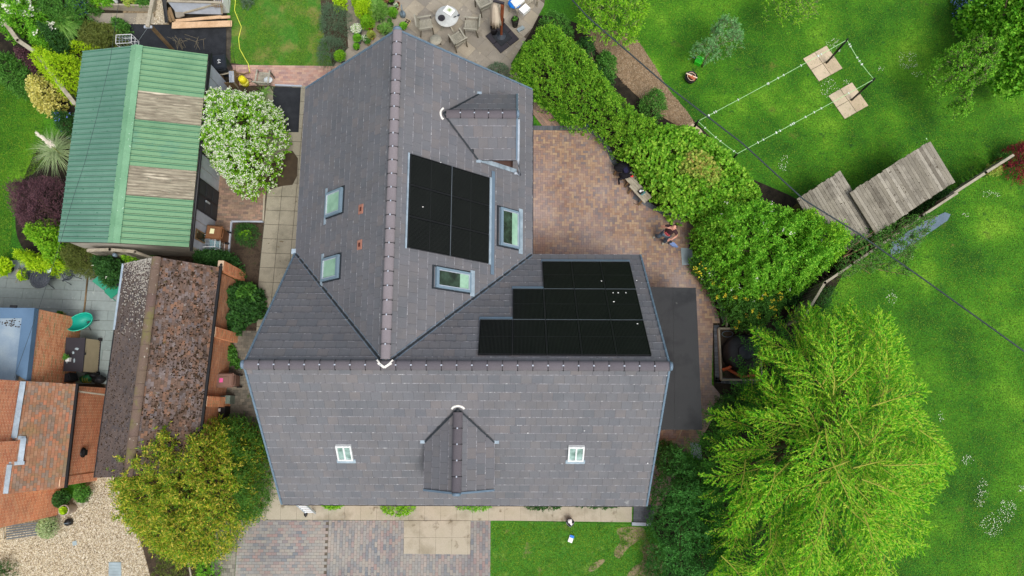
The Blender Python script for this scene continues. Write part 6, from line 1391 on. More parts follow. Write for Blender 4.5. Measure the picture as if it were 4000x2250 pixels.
for i, (a, b, z) in enumerate([((850, 295), (905, 283), .5), ((905, 280), (955, 290), .35), ((925, 300), (975, 282), .3)]):
    MB().bar(G(a[0], a[1], z), G(b[0], b[1], z), .05, .04).solo('timber_offcut', TIMBERB if i else TIMBER, ['pale timber offcut lying from the barn wall over the open box', 'thick timber offcut beside the black bin wheel', 'thin brown offcut pointing at the garden chair'][i], 'timber', 'timber offcuts by the barn')
c_ = G(962, 330, .03); root = thing('hose_reel', 'bright yellow hose reel barrel above the white blossom', 'hose reel', (c_.x, c_.y, .03))
mb = MB(); mb.lathe(c_, [(.13, 0), (.16, .1), (.15, .3), (.16, .32), (.15, .55), (.1, .6), (.0, .61)], 16); mb.build('barrel', YELLOW, root)
mb = MB(); mb.tube([c_ + Vector((.17 * math.cos(a), .17 * math.sin(a), .2 + a * .01)) for a in [k * .4 for k in range(32)]], .014, 5); mb.build('coil', plain('pale_yellow_hose', (236, 230, 110)), root)
mb = MB(); mb.tube([c_ + Vector((.05 + .22 * math.cos(a), .16 + .1 * math.sin(a), .05)) for a in [k * .5 for k in range(26)]], .012, 5); mb.solo('black_hose', BLACKP, 'loose coils of thin black hose behind the yellow reel', 'hose')
pts = [(920, -60), (919, 12), (916, 40), (930, 75), (943, 105), (932, 150), (936, 190), (955, 225), (970, 250), (976, 285)]
mb = MB(); mb.tube([G(x, y, .05) for x, y in smoothpoly(pts, 0)], .016, 6); mb.solo('garden_hose', plain('yellow_hose', (228, 236, 90)), 'yellow garden hose snaking down the back lawn to the reel', 'hose')
# ---- garden furniture
def slat_chair(root_m=TEAK):
    r = thing('garden_chair', 'x', 'chair', (0, 0, 0)); W_, D_ = .54, .52
    for sx in (-1, 1):
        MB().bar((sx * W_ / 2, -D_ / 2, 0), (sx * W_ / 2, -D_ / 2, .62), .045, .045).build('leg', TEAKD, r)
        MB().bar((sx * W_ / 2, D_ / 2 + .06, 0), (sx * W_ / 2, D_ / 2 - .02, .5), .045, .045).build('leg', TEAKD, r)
        MB().bar((sx * W_ / 2, -D_ / 2 - .03, .64), (sx * W_ / 2, D_ / 2 + .04, .64), .06, .03).build('armrest', root_m, r)
    f = MB(); f.bar((-W_ / 2, -D_ / 2, .41), (W_ / 2, -D_ / 2, .41), .03, .06); f.bar((-W_ / 2, D_ / 2, .41), (W_ / 2, D_ / 2, .41), .03, .06); f.build('seat_frame', root_m, r)
    for k in range(8): MB().bar((-W_ / 2 + .02, -D_ / 2 + .04 + k * .062, .445), (W_ / 2 - .02, -D_ / 2 + .04 + k * .062, .445), .042, .018).build('seat_slat', root_m, r)
    f = MB(); f.bar((-W_ / 2, D_ / 2, .46), (-W_ / 2, D_ / 2 + .14, .9), .04); f.bar((W_ / 2, D_ / 2, .46), (W_ / 2, D_ / 2 + .14, .9), .04); f.bar((-W_ / 2 - .02, D_ / 2 + .14, .9), (W_ / 2 + .02, D_ / 2 + .14, .9), .05, .04); f.build('back_frame', root_m, r)
    for k in range(9): x = -W_ / 2 + .05 + k * (W_ - .1) / 8; MB().bar((x, D_ / 2, .48), (x, D_ / 2 + .13, .88), .022, .014).build('back_slat', root_m, r)
    return r
ch = slat_chair(); GC = 'slatted garden chairs'
spots = [((1668, 118), 1.75 + .0, 'silvered slatted chair left of the round patio table'), ((1842, 122), -1.45 - .2, 'silvered slatted chair right of the round patio table'), ((1790, 172), 3.14 + .55, 'silvered slatted chair below the round patio table, turned away from it'), ((1890, 35), 3.14 + .5, 'silvered slatted chair cut by the top edge beside the parasol'), ((1045, 325), 3.05, 'weathered slatted chair with a pale cushion on the brick path')]
for i, (p, rz, lb) in enumerate(spots):
    g_ = G(p[0], p[1], .03)
    o = ch if i == 0 else copy_tree(ch)
    o.location = g_; o.rotation_euler = (0, 0, rz); o['label'] = lb; o['group'] = GC
mb = MB(); c_ = G(1047, 312, .5); mb.blob(c_, (.2, .16, .06), 12, 6, .05); mb.solo('cushion', plain('pale_cushion', (196, 204, 206), .9), 'pale grey cushion on the weathered chair by the barn', 'cushion')
c_ = G(1752, 100, .03); root = thing('patio_table', 'round pale patio table with crossed legs', 'table', (c_.x, c_.y, .03))
mb = MB(); mb.lathe(c_ + Vector((0, 0, .72)), [(0, 0), (.49, 0), (.5, .02), (.49, .035), (0, .036)], 36); mb.build('tabletop', mat('table_stone', [(170, 174, 172), (196, 200, 198)], .6, .1, 2, .1, 30), root)
for k in range(4):
    a = k * math.pi / 2 + .6; MB().bar(c_ + Vector((.42 * math.cos(a), .42 * math.sin(a), 0)), c_ - Vector((.3 * math.cos(a), .3 * math.sin(a), -.72)), .05, .03).build('leg', TEAK, root)
c2 = G(1706, 176, .03); root = thing('side_table', 'small round side table beside the roof edge', 'table', (c2.x, c2.y, .03)); MB().lathe(c2 + Vector((0, 0, .42)), [(0, 0), (.25, 0), (.25, .03), (0, .031)], 28).build('tabletop', TEAK, root)
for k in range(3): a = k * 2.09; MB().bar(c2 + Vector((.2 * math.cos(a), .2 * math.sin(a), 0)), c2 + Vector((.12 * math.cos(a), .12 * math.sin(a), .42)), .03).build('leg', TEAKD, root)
tt = .03 + .757; c_ = G(1754, 42, tt + .03); a = .62
root = thing('picture_tray', 'white framed tray with green leaf print on the round table', 'tray', (c_.x, c_.y, tt)); MB().box(tuple(c_), (.42, .34, .04), -a).build('frame', PAPER, root)
MB().box(tuple(c_ + Vector((0.02, .02, .022))), (.26, .2, .004), -a).build('print', plain('print_paper', (214, 220, 206)), root); lm = MB()
for k in range(11): b = k * .57; lm.bar(c_ + Vector((.02, .02, .027)), c_ + Vector((.02 + .09 * math.cos(b), .02 + .08 * math.sin(b), .027)), .014, .002)
lm.build('leaf_print', plain('print_green', (150, 170, 90)), root)
c_ = G(1725, 72, tt); root = thing('fire_bowl', 'black round dish with a small grid on the round table', 'dish', (c_.x, c_.y, tt)); MB().lathe(c_, [(0, 0), (.12, .0), (.155, .04), (.14, .05), (.1, .03), (0, .03)], 24).build('dish', CHAR, root)
for k in range(3): MB().bar(c_ + Vector((-.08, -.05 + k * .05, .05)), c_ + Vector((.05, -.05 + k * .05, .05)), .01).build('grid_bar', BLACKP, root)
MB().bar(G(1772, 68, tt + .02), G(1783, 63, tt + .02), .035, .02).solo('phone', BLACKP, 'small black object lying on the right of the round table', 'object')
MB().bar(G(1787, 63, tt + .02), G(1795, 57, tt + .02), .05, .05).solo('glasses', IRON, 'pair of glasses at the right rim of the round table', 'glasses')
# ---- parasol
b = G(1958, 142, .1); root = thing('parasol', 'closed cream cantilever parasol hanging beside its reddish wooden mast', 'parasol', (b.x, b.y, .1))
tp = Vector((b.x + .06, b.y + .02, 2.5)); MB().bar(b, tp, .085, .085).build('mast', REDWOOD, root); MB().bar(b + Vector((.07, .0, 1.2)), tp + Vector((.07, 0, 0)), .03, .05).build('brace', REDWOOD, root)
MB().bar(tp + Vector((.1, .02, .05)), tp + Vector((-.35, .1, .12)), .09, .08).build('arm', CHAR, root)
mb = MB(); ct = G(1932, 6, 2.35); cb = G(1937, 96, 1.1); V = []; n = 20; lv = [(0, .05), (.12, .12), (.35, .16), (.7, .19), (.97, .2), (1.0, .1)]
for t, r in lv:
    for k in range(n):
        a = 6.283 * k / n; q = r * (1.28 if k % 2 else .8); V.append(lerp(ct, cb, t) + Vector((q * math.cos(a), q * math.sin(a), 0)))
mb.smooth = True; mb.add(V, [(i * n + k, i * n + (k + 1) % n, (i + 1) * n + (k + 1) % n, (i + 1) * n + k) for i in range(len(lv) - 1) for k in range(n)]); mb.build('canopy', CANVAS, root)
MB().bar(lerp(ct, cb, .6) + Vector((-.2, 0, 0)), lerp(b, tp, .55) + Vector((.05, 0, 0)), .03).build('strap', CANVAS, root)
MB().lathe(b, [(.2, 0), (.2, .03), (.09, .05), (.08, .16), (0, .17)], 16).build('foot', IRON, root)
for i, (dx, dy) in enumerate([(-.27, -.27), (.27, -.27), (.27, .27), (-.27, .27)]):
    o_ = R2(math.radians(40), dx * .98, dy * .98) + G(1962, 150, 0); MB().box((o_.x, o_.y, .065), (.5, .5, .07), math.radians(40)).build('base_slab', CHAR, root)
MB().box((G(1962, 150, 0).x, G(1962, 150, 0).y, .115), (.62, .62, .03), math.radians(40)).build('base_plate', ASPH, root)
# ---- pots
def pot(label, px, r, h, m, plant_m=None, ph=.25, pr=None, n=500, leaf=(.06, .03), fl=None, soil=True, cat='plant pot', z=.03, spiky=False):
    b = G(px[0], px[1], z); root = thing('plant_pot', label, cat, (b.x, b.y, z)); MB().lathe(b, [(r * .72, 0), (r * .95, h * .9), (r, h * .92), (r, h), (r * .9, h), (r * .85, h * .85)], 18).build('pot', m, root)
    MB().lathe(b + Vector((0, 0, h * .86)), [(0, 0), (r * .86, 0), (r * .86, .01), (0, .011)], 14).build('compost', DARKSOIL, root)
    if plant_m:
        pr = pr or r * 1.2; k = n; a = RNG.uniform(0, 6.283, k); q = pr * np.sqrt(RNG.random(k)); c = np.stack([b.x + q * np.cos(a), b.y + q * np.sin(a), z + h + ph * np.sqrt(np.clip(1 - (q / pr) ** 2, 0, 1)) * RNG.uniform(.3, 1, k)], 1)
        D = unit(np.stack([np.cos(a), np.sin(a), RNG.uniform(.1, 1.2, k)], 1) + RNG.normal(0, .4, (k, 3))); U = unit(RNG.normal(0, .5, (k, 3)) + [0, 0, 1]); U = unit(U - D * (U * D).sum(-1, keepdims=True))
        link('foliage', leaves_mesh('foliage', c - D * leaf[0] * .5 - np.array(org(root)), D, U, leaf[0] * RNG.uniform(.7, 1.3, k), leaf[1] * RNG.uniform(.7, 1.2, k), .1), plant_m, root)
        if fl:
            i = RNG.choice(k, min(fl[0], k), replace=False); U2 = unit(RNG.normal(0, .2, (len(i), 3)) + [0, 0, 1]); D2_ = unit(np.cross(U2, RNG.normal(0, 1, (len(i), 3)))); s_ = np.full(len(i), .035)
            link('blossom', leaves_mesh('blossom', c[i] + [0, 0, .03] - np.array(org(root)), D2_, U2, s_, s_, .05, True), fl[1], root)
    return root
BLUEG = plain('blue_glaze', (36, 58, 92), .3, .5); GREYP = plain('grey_zinc', (110, 128, 140), .5, .4); GLAZE = plain('green_glaze', (34, 74, 70), .3, .5)
pot('big leafy yellow green plants in a tub at the heart of the pot cluster', (1440, 70), .3, .45, BLACKP, L_LIME, .9, .48, 2600, (.09, .03))
pot('tall grassy plant in a wide blue black tub', (1487, 72), .3, .42, BLUEG, L_BLADE, .8, .42, 2200, (.22, .02))
pot('yellow green bushy pot plant at the top edge of the cluster', (1420, 30), .25, .4, BLACKP, L_LIME, .7, .42, 1800, (.08, .035))
pot('pot plant with long lime leaves above the ochre pot', (1445, 112), .2, .35, TERRAP, L_BRIGHT, .6, .3, 1200, (.14, .03))
pot('zinc tub packed with tiny white flowers', (1398, 128), .24, .32, GREYP, L_BRIGHT, .12, .24, 700, (.05, .03), fl=(260, FLW))
pot('green leafy plant in grey pot nearest the west roof edge', (1402, 165), .16, .3, GREYP, L_ELDER, .25, .18, 600, (.1, .03))
pot('ochre glazed pot with low greenery', (1487, 122), .15, .3, CREAMP, L_MID, .1, .11, 200)
pot('small white flowered dark pot between the grey pot and the ochre one', (1428, 160), .14, .22, BLACKP, L_MID, .1, .14, 300, fl=(60, FLW))
pot('empty terracotta pot on its own beside the grassy tub', (1514, 50), .12, .25, TERRAP)
pot('russet leaved plant at the top edge of the pot cluster', (1505, 12), .22, .35, BLACKP, leafmat('russet_leaf', [(140, 84, 60), (170, 110, 80), (120, 96, 60)]), .4, .28, 900, (.08, .03))
pot('dark pot of fresh greens cut by the top edge', (1530, 10), .18, .3, BLACKP, L_ELDER, .4, .22, 800)
pot('cream rimmed pot with white flowers', (1550, 34), .13, .22, CREAMP, L_MID, .08, .12, 200, fl=(30, FLW))
pot('terracotta pot beside the watering can', (1556, 22), .09, .18, TERRAP)
pot('bright feathery green plant in a small pot', (1540, 68), .13, .25, BLACKP, L_ELDER, .45, .22, 900, (.12, .012))
pot('small ochre pot with a green sprig', (1524, 92), .11, .2, CREAMP, L_MID, .15, .1, 200)
pot('dark pot of strappy leaves by the roof ridge end', (1512, 130), .14, .25, BLACKP, L_BLADE, .4, .26, 300, (.28, .02))
pot('small dark pot just left of the roof ridge end', (1530, 108), .11, .2, BLUEG, L_MID, .12, .12, 200)
pot('low leafy pot right of the roof ridge end', (1578, 112), .12, .2, BLACKP, L_ELDER, .15, .17, 260, (.09, .05))
pot('yellow orange leaved plant low by the roof edge', (1455, 150), .13, .22, TERRAP, L_HAZY, .3, .2, 500, (.06, .03))
pot('terracotta pot with trailing greens by the roof edge', (1440, 172), .13, .2, CREAMP, L_MID, .1, .13, 260)
pot('square dark pot of seedlings next to the west roof verge', (1396, 190), .13, .18, BLACKP, L_ELDER, .12, .14, 200, (.09, .05))
pot('blue glazed pot with a yellow green bush beside the rosemary', (1336, 236), .2, .35, BLUEG, L_BRIGHT, .3, .27, 1200, (.05, .03))
pot('tall charcoal planter left of the parasol foot', (1930, 132), .17, .55, CHAR)
pot('second small charcoal planter behind the parasol foot', (1958, 100), .15, .45, CHAR)
pot('black fabric planter with a green sprig right of the parasol', (2012, 100), .17, .5, BLACKP, L_MID, .12, .1, 60, (.1, .04))
c_ = G(1575, 62, .03); root = thing('watering_can', 'blue grey watering can beside the seed tray', 'watering can', (c_.x, c_.y, .03)); MB().lathe(c_, [(.12, 0), (.13, .1), (.11, .24), (.07, .26)], 16).build('body', GREYP, root); MB().tube([c_ + Vector((-.02, .1, .1)), c_ + Vector((-.05, .36, .3))], [.03, .018], 8).build('spout', GREYP, root); MB().tube([c_ + Vector((-.0, -.12, .2)), c_ + Vector((0, 0, .36)), c_ + Vector((-.02, .12, .22))], .012, 6).build('handle', BLACKP, root)
c_ = G(1590, 88, .06); root = thing('seed_tray', 'black six cell seed tray in a pale surround', 'tray', (c_.x, c_.y, .03)); MB().box(tuple(c_), (.24, .3, .05), -.5).build('tray', CREAMP, root)
for i in range(2):
    for j in range(3): o_ = R2(-.5, -.055 + .11 * i, -.09 + .09 * j); MB().box((c_.x + o_.x, c_.y + o_.y, c_.z + .026), (.09, .075, .01), -.5).build('cell', BLACKP, root)
# potting bench with blue sacks at the top edge
c_ = G(2040, 36, .03); root = thing('work_bench', 'pale timber work bench cut by the top edge of the photograph', 'bench', (c_.x, c_.y, .03)); an = math.radians(38)
M_ = lambda x, y, z: R2(an, x, y) + Vector((c_.x, c_.y, z))
for k in range(7): MB().bar(M_(-.55, -.3 + k * .1, .82), M_(.65, -.3 + k * .1, .82), .094, .03, ).build('board', NEWWOOD if k > 2 else TIMBER, root)
for x in (-.5, .6):
    for y in (-.28, .28): MB().bar(M_(x, y, 0.03), M_(x, y, .8), .06).build('leg', TIMBER, root)
mb = MB(); mb.blob(G(2010, 14, .95), (.3, .22, .12), 14, 8, .1); mb.solo('sack', BLUE, 'crumpled bright blue sack at the top edge on the work bench', 'sack')
mb = MB(); mb.box(tuple(G(2022, 6, 1.06)), (.5, .34, .12), an); mb.solo('polystyrene_box', PAPER, 'white box lying on the blue sack', 'box')
mb = MB(); mb.box(tuple(G(2049, 38, .95)), (.4, .3, .18), an + .1); mb.solo('white_crate', PAPER, 'white lidded crate on the work bench below the blue sack', 'box')
for i, (x, y) in enumerate([(2028, 117), (2040, 110)]): MB().box(tuple(G(x, y, .08)), (.16, .16, .1), .7).solo('concrete_block', COVER, ['pale block touching the parasol base slabs', 'pale block next to the hedge above the parasol base'][i], 'block')

# ================= NORTH WEST CLUTTER =================
b = G(676, 196, .02); root = thing('pergola', 'weathered post and overhead beam above the asphalt apron', 'pergola', (b.x, b.y, 0))
tp = Vector((b.x, b.y, 2.05)); MB().bar(b, tp, .11).build('post', TIMBERB, root); bm_ = G(610, -60, 2.1); MB().bar(tp + Vector((-.02, -.15, .1)), Vector((bm_.x, bm_.y, 2.15)), .15, .08).build('beam', TIMBER, root)
MB().bar(tp + Vector((-.2, -.1, .02)), tp + Vector((.12, -.1, .02)), .1, .06).build('cap', WHITED, root); MB().tube([tp, G(535, 168, .6)], .008, 5).build('guy_wire', STEEL, root)
rb = [G(345, 12, .45), G(588, 22, .45), G(600, -90, .45), G(345, -90, .45)]; c_ = G(465, -10, 0)
root = thing('raised_bed', 'timber raised bed full of salad greens at the top edge', 'planter', (c_.x, c_.y, 0))
for i in range(4):
    a, q = rb[i], rb[(i + 1) % 4]
    for j in range(2): MB().bar(Vector((a.x, a.y, .12 + .22 * j)), Vector((q.x, q.y, .12 + .22 * j)), .07, .215).build('sleeper', TIMBER, root)
MB().prism([(p.x, p.y) for p in rb], 0, .36).build('soil', DARKSOIL, root)
for i, (x, rx, m_, lb) in enumerate([(375, 26, L_BRIGHT, 'lime lettuces in the left end of the raised bed'), (415, 26, L_ELDER, 'fresh salad leaves in the middle of the raised bed'), (500, 24, L_HAZY, 'straw coloured dying leaves in the raised bed'), (555, 34, L_MID, 'dark green herbs in the right end of the raised bed')]):
    plant('vegetables', lb, 'plants', oval(x, -2, rx, 22, seed=i), .62, m_, 1100, (.08, .05), .14, 8, zb=.36, R=.3, trunk=0)
c_ = G(456, 8, .4); root = thing('garden_ornament', 'small white ornament in the raised bed', 'ornament', (c_.x, c_.y, .36)); MB().lathe(c_, [(.06, -.04), (.08, .06), (.05, .16), (.07, .22), (.04, .3), (0, .32)], 12).build('body', WHITE, root)
plant('herbs', 'small green clump in front of the raised bed at its left end', 'plants', oval(375, 38, 20, 14, seed=3), .4, L_MID, 700, (.06, .03), .14, 8, R=.3, trunk=.01)
# boards and framed panel
for i, (a, b, w_, z, m_, lb) in enumerate([((672, 100), (906, 92), .28, .3, NEWWOOD, 'widest new board on top of the pile beside the asphalt'), ((680, 82), (865, 66), .14, .22, NEWWOOD, 'thinner new board behind the widest one'), ((862, 68), (900, 66), .12, .35, NEWWOOD, 'short board end poking out by the white box'), ((662, 30), (680, 82), .12, .3, TIMBERB, 'old board on edge left of the framed panel, outer one'), ((655, 40), (668, 86), .1, .25, TIMBERB, 'old board on edge left of the framed panel, inner one')]):
    MB().bar(G(a[0], a[1], z), G(b[0], b[1], z), w_, .04).solo('timber_board', m_, lb, 'board', 'boards stacked by the asphalt')
q = [G(655, 6, .9), G(865, 12, .95), G(868, 55, .35), G(690, 52, .3)]; c_ = q[2].lerp(q[0], .5); root = thing('framed_panel', 'white sheet framed with grey battens lying on the timber pile', 'panel', (c_.x, c_.y, .2))
mb = MB(); mb.hexa([p - UP * .03 for p in q], q) ; mb.build('sheet', WHITED, root)
for a, b in ((q[0], q[1]), (q[1], q[2]), (q[3].lerp(q[2], .15), q[1])): MB().bar(a + UP * .04, b + UP * .04, .09, .05).build('batten', TIMBER, root)
c_ = G(700, 52, .35); MB().prism([(c_.x + x, c_.y + y) for x, y in ((-.2, .12), (.2, .12), (.24, -.12), (0, -.22), (-.12, -.2))], .33, .38).solo('flagstone', STONE, 'broken stone slab leaning in the timber pile', 'slab')
q0 = G(880, 30, .03); root = thing('plastic_box', 'bright white deep plastic box cut by the top edge', 'box', (q0.x, q0.y, .03)); mb = MB(); mb.box((q0.x, q0.y + .05, .4), (.42, .6, .75)); mb.build('body', PAPER, root); MB().box((q0.x + .02, q0.y + .05, .785), (.3, .48, .02)).build('lid', WHITED, root)
c_ = G(845, 8, .9); root = thing('trellis', 'small brown trellis panel beside the white plastic box', 'trellis', (c_.x, c_.y, .2))
for k in range(5): MB().bar(c_ + Vector((-.15 + k * .08, .25, 0)), c_ + Vector((-.05 + k * .08, -.25, -.05)), .02).build('lath', TIMBERB, root); MB().bar(c_ + Vector((-.2, .2 - k * .1, .01)), c_ + Vector((.25, .2 - k * .1, .01)), .02).build('lath', TIMBERB, root)
mb = MB(); mb.hexa([G(630, -20, .1), G(648, -20, .1), G(656, 88, .05), G(644, 88, .05)], [G(630, -20, .6), G(648, -20, .55), G(656, 88, .2), G(644, 88, .2)]); mb.solo('black_sheeting', BLACKP, 'strip of folded black sheeting left of the timber pile', 'sheeting')
mb = MB()
for k in range(14):
    p = G(random.uniform(690, 800), random.uniform(185, 200), .3); mb.tube([p, p + Vector((random.uniform(-.2, .2), random.uniform(.05, .4), .2)), p + Vector((random.uniform(-.4, .4), random.uniform(.2, .5), .3))], .007, 4)
mb.solo('bare_twigs', TWIGB, 'bare twigs sticking up behind the north end of the barn', 'twigs', kind='stuff')
# ---- fences
def fence(label, pts, h, nb_per_m=7, cap=.09, gw=.03, m=DECK, posts=True, group='boarded garden fences', z0=0.0, capm=TIMBER):
    W = [G(x, y, h) for x, y in pts]; c = W[0].lerp(W[-1], .5); root = thing('garden_fence', label, 'fence', (c.x, c.y, 0), group=group)
    for i in range(len(W) - 1):
        a, b = W[i], W[i + 1]; d = b - a; n = max(1, int(d.length * nb_per_m)); e = d.normalized()
        MB().bar(a, b, cap, .04).build('top_rail', capm, root)
        for k in range(n):
            p = a + d * ((k + .5) / n); MB().box((p.x, p.y, h / 2 + z0 - .02), (.9 / nb_per_m, .02, h - .04), math.atan2(d.y, d.x)).build('board', m, root)
        if posts:
            for p in (a, b): MB().box((p.x, p.y, h / 2), (.1, .1, h + .06), math.atan2(d.y, d.x)).build('post', TIMBER, root)
    return root
fence('boarded fence running from the rose bush to the willow, weathered boards showing', [(3222, 1105), (3138, 1245)], 1.75, group=None)
fence('thin topped fence from the bend up past the plank roofs', [(3222, 1105), (3330, 1032), (3480, 930), (3600, 845), (3735, 756)], 1.75, 5, group=None)
fence('fence end beyond the gap, towards the red shrub', [(3700, 772), (3850, 675), (3955, 608)], 1.6, 5, cap=.1, group=None)
fence('leaning weathered fence under the elder in the top left corner', [(22, 92), (70, 158), (140, 205), (210, 300), (292, 405)], 1.7, 6, cap=.16, group=None)
fence('pale capped fence panel between the barn and the neighbour patio', [(345, 978), (430, 975), (528, 983)], 1.7, 6, cap=.12, group=None)
fence('short dark fence running from the pale panel to the tiled garage', [(530, 986), (606, 1012)], 1.7, 6, cap=.1, group=None)
c_ = G(447, 995, 1.5); MB().lathe(c_, [(.05, -.16), (.08, -.1), (.08, .02), (.05, .06), (0, .07)], 10).solo('wall_lamp', GREYP, 'grey lantern on the pale capped fence panel', 'lamp')
q = G(728, 968, .5); mb = MB(); mb.box((q.x, q.y, .5), (.55, .3, .9), -.2); mb.solo('water_butt', plain('deep_blue_plastic', (24, 84, 140), .5), 'deep blue tank behind the south east corner of the barn', 'tank')

# ================= EAST GARDEN OBJECTS =================
def plank_roof(label, q, z, n, group):
    W = [G(x, y, z) for x, y in q]; c = sum(W, Vector()) / 4; root = thing('plank_shed', label, 'shed', (c.x, c.y, 0), group=group)
    MB().prism([(c.x + (p.x - c.x) * .9, c.y + (p.y - c.y) * .9) for p in W], 0, z - .1).build('wall', TIMBERB, root)
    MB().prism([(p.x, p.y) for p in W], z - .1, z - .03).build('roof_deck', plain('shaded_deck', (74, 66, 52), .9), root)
    for i in range(n):      # planks run from side 0-1 to side 3-2
        t0, t1 = i / n, (i + .8) / n; a, b, c2, d = lerp(W[0], W[1], t0), lerp(W[0], W[1], t1), lerp(W[3], W[2], t1), lerp(W[3], W[2], t0)
        e = (d - a).normalized() * random.uniform(-.03, .03); mb = MB()
        mb.hexa([a - UP * .03 + e, b - UP * .03 + e, c2 - UP * .03 + e, d - UP * .03 + e], [a + UP * .015 + e, b + UP * .045 + e, c2 + UP * .045 + e, d + UP * .015 + e]); mb.build('plank', DECK, root)
    return root
plank_roof('smaller weathered plank roof partly under the shrub and climber', [(3112, 778), (3283, 668), (3430, 905), (3250, 1010)], 1.7, 15, 'plank roofed sheds')
plank_roof('larger weathered plank roof, its far corner nearest the lawn', [(3318, 752), (3633, 551), (3730, 710), (3420, 915)], 2.0, 27, 'plank roofed sheds')
MB().tube([G(3622, 548, 1.4), G(3618, 540, 2.1)], .02, 6).solo('stake', LINE, 'pale stake at the top corner of the larger plank roof', 'stake')
MB().prism([tuple(G(x, y, 0)[:2]) for x, y in ((3480, 1000), (3475, 950), (3600, 870), (3690, 830), (3712, 838), (3700, 862), (3600, 930), (3520, 985))], 0, .03).solo('slate_strip', plain('slate_blue', (100, 118, 136), .7, mott=.15), 'blue grey strip of slate on the grass behind the fence', 'paving')
def post(label, bpx, h=1.95):
    b = G(bpx[0], bpx[1], 0); root = thing('line_post', label, 'post', (b.x, b.y, 0), group='washing line posts'); MB().tube([b, b + UP * h], .045, 8).build('tube', POLE, root); MB().box((b.x, b.y, h + .02), (.12, .06, .05), .9).build('cap', POLE, root); return b + UP * h
tA = post('black washing line post on the upper slab pad', (3227, 247)); tB = post('black washing line post on the lower slab pad', (3325, 392)); tC = post('short black washing line post at the end of the hedge', (2697, 520), 1.25)
tD = G(2880, 600, 1.5); MB().tube([Vector((tD.x, tD.y, 0)), tD], .04, 8).solo('line_post', POLE, 'hidden washing line post inside the round leaved hedge', 'post', loc=Vector((tD.x, tD.y, 0)))
for i, (a, b, n, lb) in enumerate([(tA, tC, 14, 'upper long washing line with pegs'), (tB, tD, 12, 'lower long washing line with pegs'), (tA, tB, 6, 'short washing line between the two far posts'), (tC, tD, 4, 'short washing line dipping behind the hedge')]):
    root = thing('washing_line', lb, 'washing line', tuple(a.lerp(b, .5))[:2] + (1.6,)); pts = [a.lerp(b, t / 8) - UP * (.1 * math.sin(math.pi * t / 8)) for t in range(9)]; MB().tube(pts, .011, 5).build('cord', LINE, root)
    for k in range(n):
        t = random.uniform(.04, .96); p = a.lerp(b, t) - UP * (.1 * math.sin(math.pi * t)); d = (b - a).normalized(); s_ = Vector((-d.y, d.x, 0)); MB().bar(p - s_ * .045, p + s_ * .045, .026, .03).build('peg', WHITE, root)
r_, M_ = box_obj('garden_crate', 'lime green plastic crate on the lawn beside the small apple tree', 'crate', (2726, 245), 0, (.3, .34, .26), -.5, LIMEG, taper=.85)
MB().box(tuple(M_((0, 0, .262))), (.24, .28, .006), -.5).build('lining', plain('deep_lime', (40, 170, 34)), r_); MB().bar(M_((-.2, 0, .2)), M_((-.32, .02, .2)), .03).build('handle', GREYP, r_)
c_ = G(2694, 312, 0); root = thing('rubber_trug', 'black rubber trug holding terracotta pots and a coiled line', 'trug', (c_.x, c_.y, 0)); MB().lathe(c_, [(.2, 0), (.27, .3), (.25, .3), (.22, .2)], 20).build('tub', BLACKP, root)
for k, (x, y, a) in enumerate([(-.05, .05, .5), (.05, -.05, 1.1)]): MB().tube([c_ + Vector((x - .1, y + .05, .26)), c_ + Vector((x + .12, y - .06, .28))], [.05, .08], 12).build('pot', TERRAP, root)
MB().bar(c_ + Vector((-.22, .14, .33)), c_ + Vector((.24, -.08, .33)), .045, .03).build('batten', plain('bone_batten', (236, 214, 190)), root)
mb = MB(); mb.tube([c_ + Vector((.17 * math.cos(a) * (1 + .1 * math.sin(3 * a)), .19 * math.sin(a), .31 + .01 * math.sin(5 * a))) for a in [k * .45 for k in range(30)]], .012, 5); mb.build('line_coil', plain('cream_line', (226, 196, 170)), root)
# overhead cable
def cable(label, pts, r=.022, m=CABLE): MB().tube([G(x, y, z) for x, y, z in pts], r, 6).solo('overhead_cable', m, label, 'cable')
cable('thick twisted black overhead cable crossing the big lawn', [(2180, -60, 5.6), (2300, 70, 5.4), (2600, 330, 5.1), (2900, 560, 5.0), (3140, 780, 5.0), (3350, 910, 5.05), (3600, 1085, 5.2), (3900, 1300, 5.5), (4080, 1430, 5.7)], .026)
cable('thin dark overhead wire crossing the barn roof', [(470, -40, 5), (430, 240, 4.9), (380, 450, 4.9), (330, 640, 4.9), (290, 760, 4.9), (235, 950, 5), (160, 1180, 5), (55, 1478, 5.2)], .007)
cable('thin wire coming down over the back lawn to the black hose', [(890, -40, 5), (905, 150, 3), (922, 290, .9)], .006)
# drain covers
def cover(label, q, n, z=.045, m=COVER):
    W = [G(x, y, z) for x, y in q]; c = sum(W, Vector()) / 4; root = thing('drain_cover', label, 'drain cover', (c.x, c.y, 0), group='galvanised drain covers'); MB().prism([(p.x, p.y) for p in W], 0, z - .004).build('plate', m, root)
    for k in range(n): t0, t1 = (k + .12) / n, (k + .85) / n; MB().hexa([lerp(W[0], W[3], t0) - UP * .005, lerp(W[1], W[2], t0) - UP * .005, lerp(W[1], W[2], t1) - UP * .005, lerp(W[0], W[3], t1) - UP * .005], [lerp(W[0], W[3], t0) + UP * .004, lerp(W[1], W[2], t0) + UP * .004, lerp(W[1], W[2], t1) + UP * .004, lerp(W[0], W[3], t1) + UP * .004]).build('ridge_strip', m, root)
cover('ridged pale drain cover on the brick patio beside the yellow flowers', [(2660, 968), (2704, 970), (2710, 1035), (2664, 1035)], 6)
cover('grey drain cover in the shade below the lean-to', [(2695, 1728), (2736, 1730), (2743, 1795), (2703, 1795)], 3)
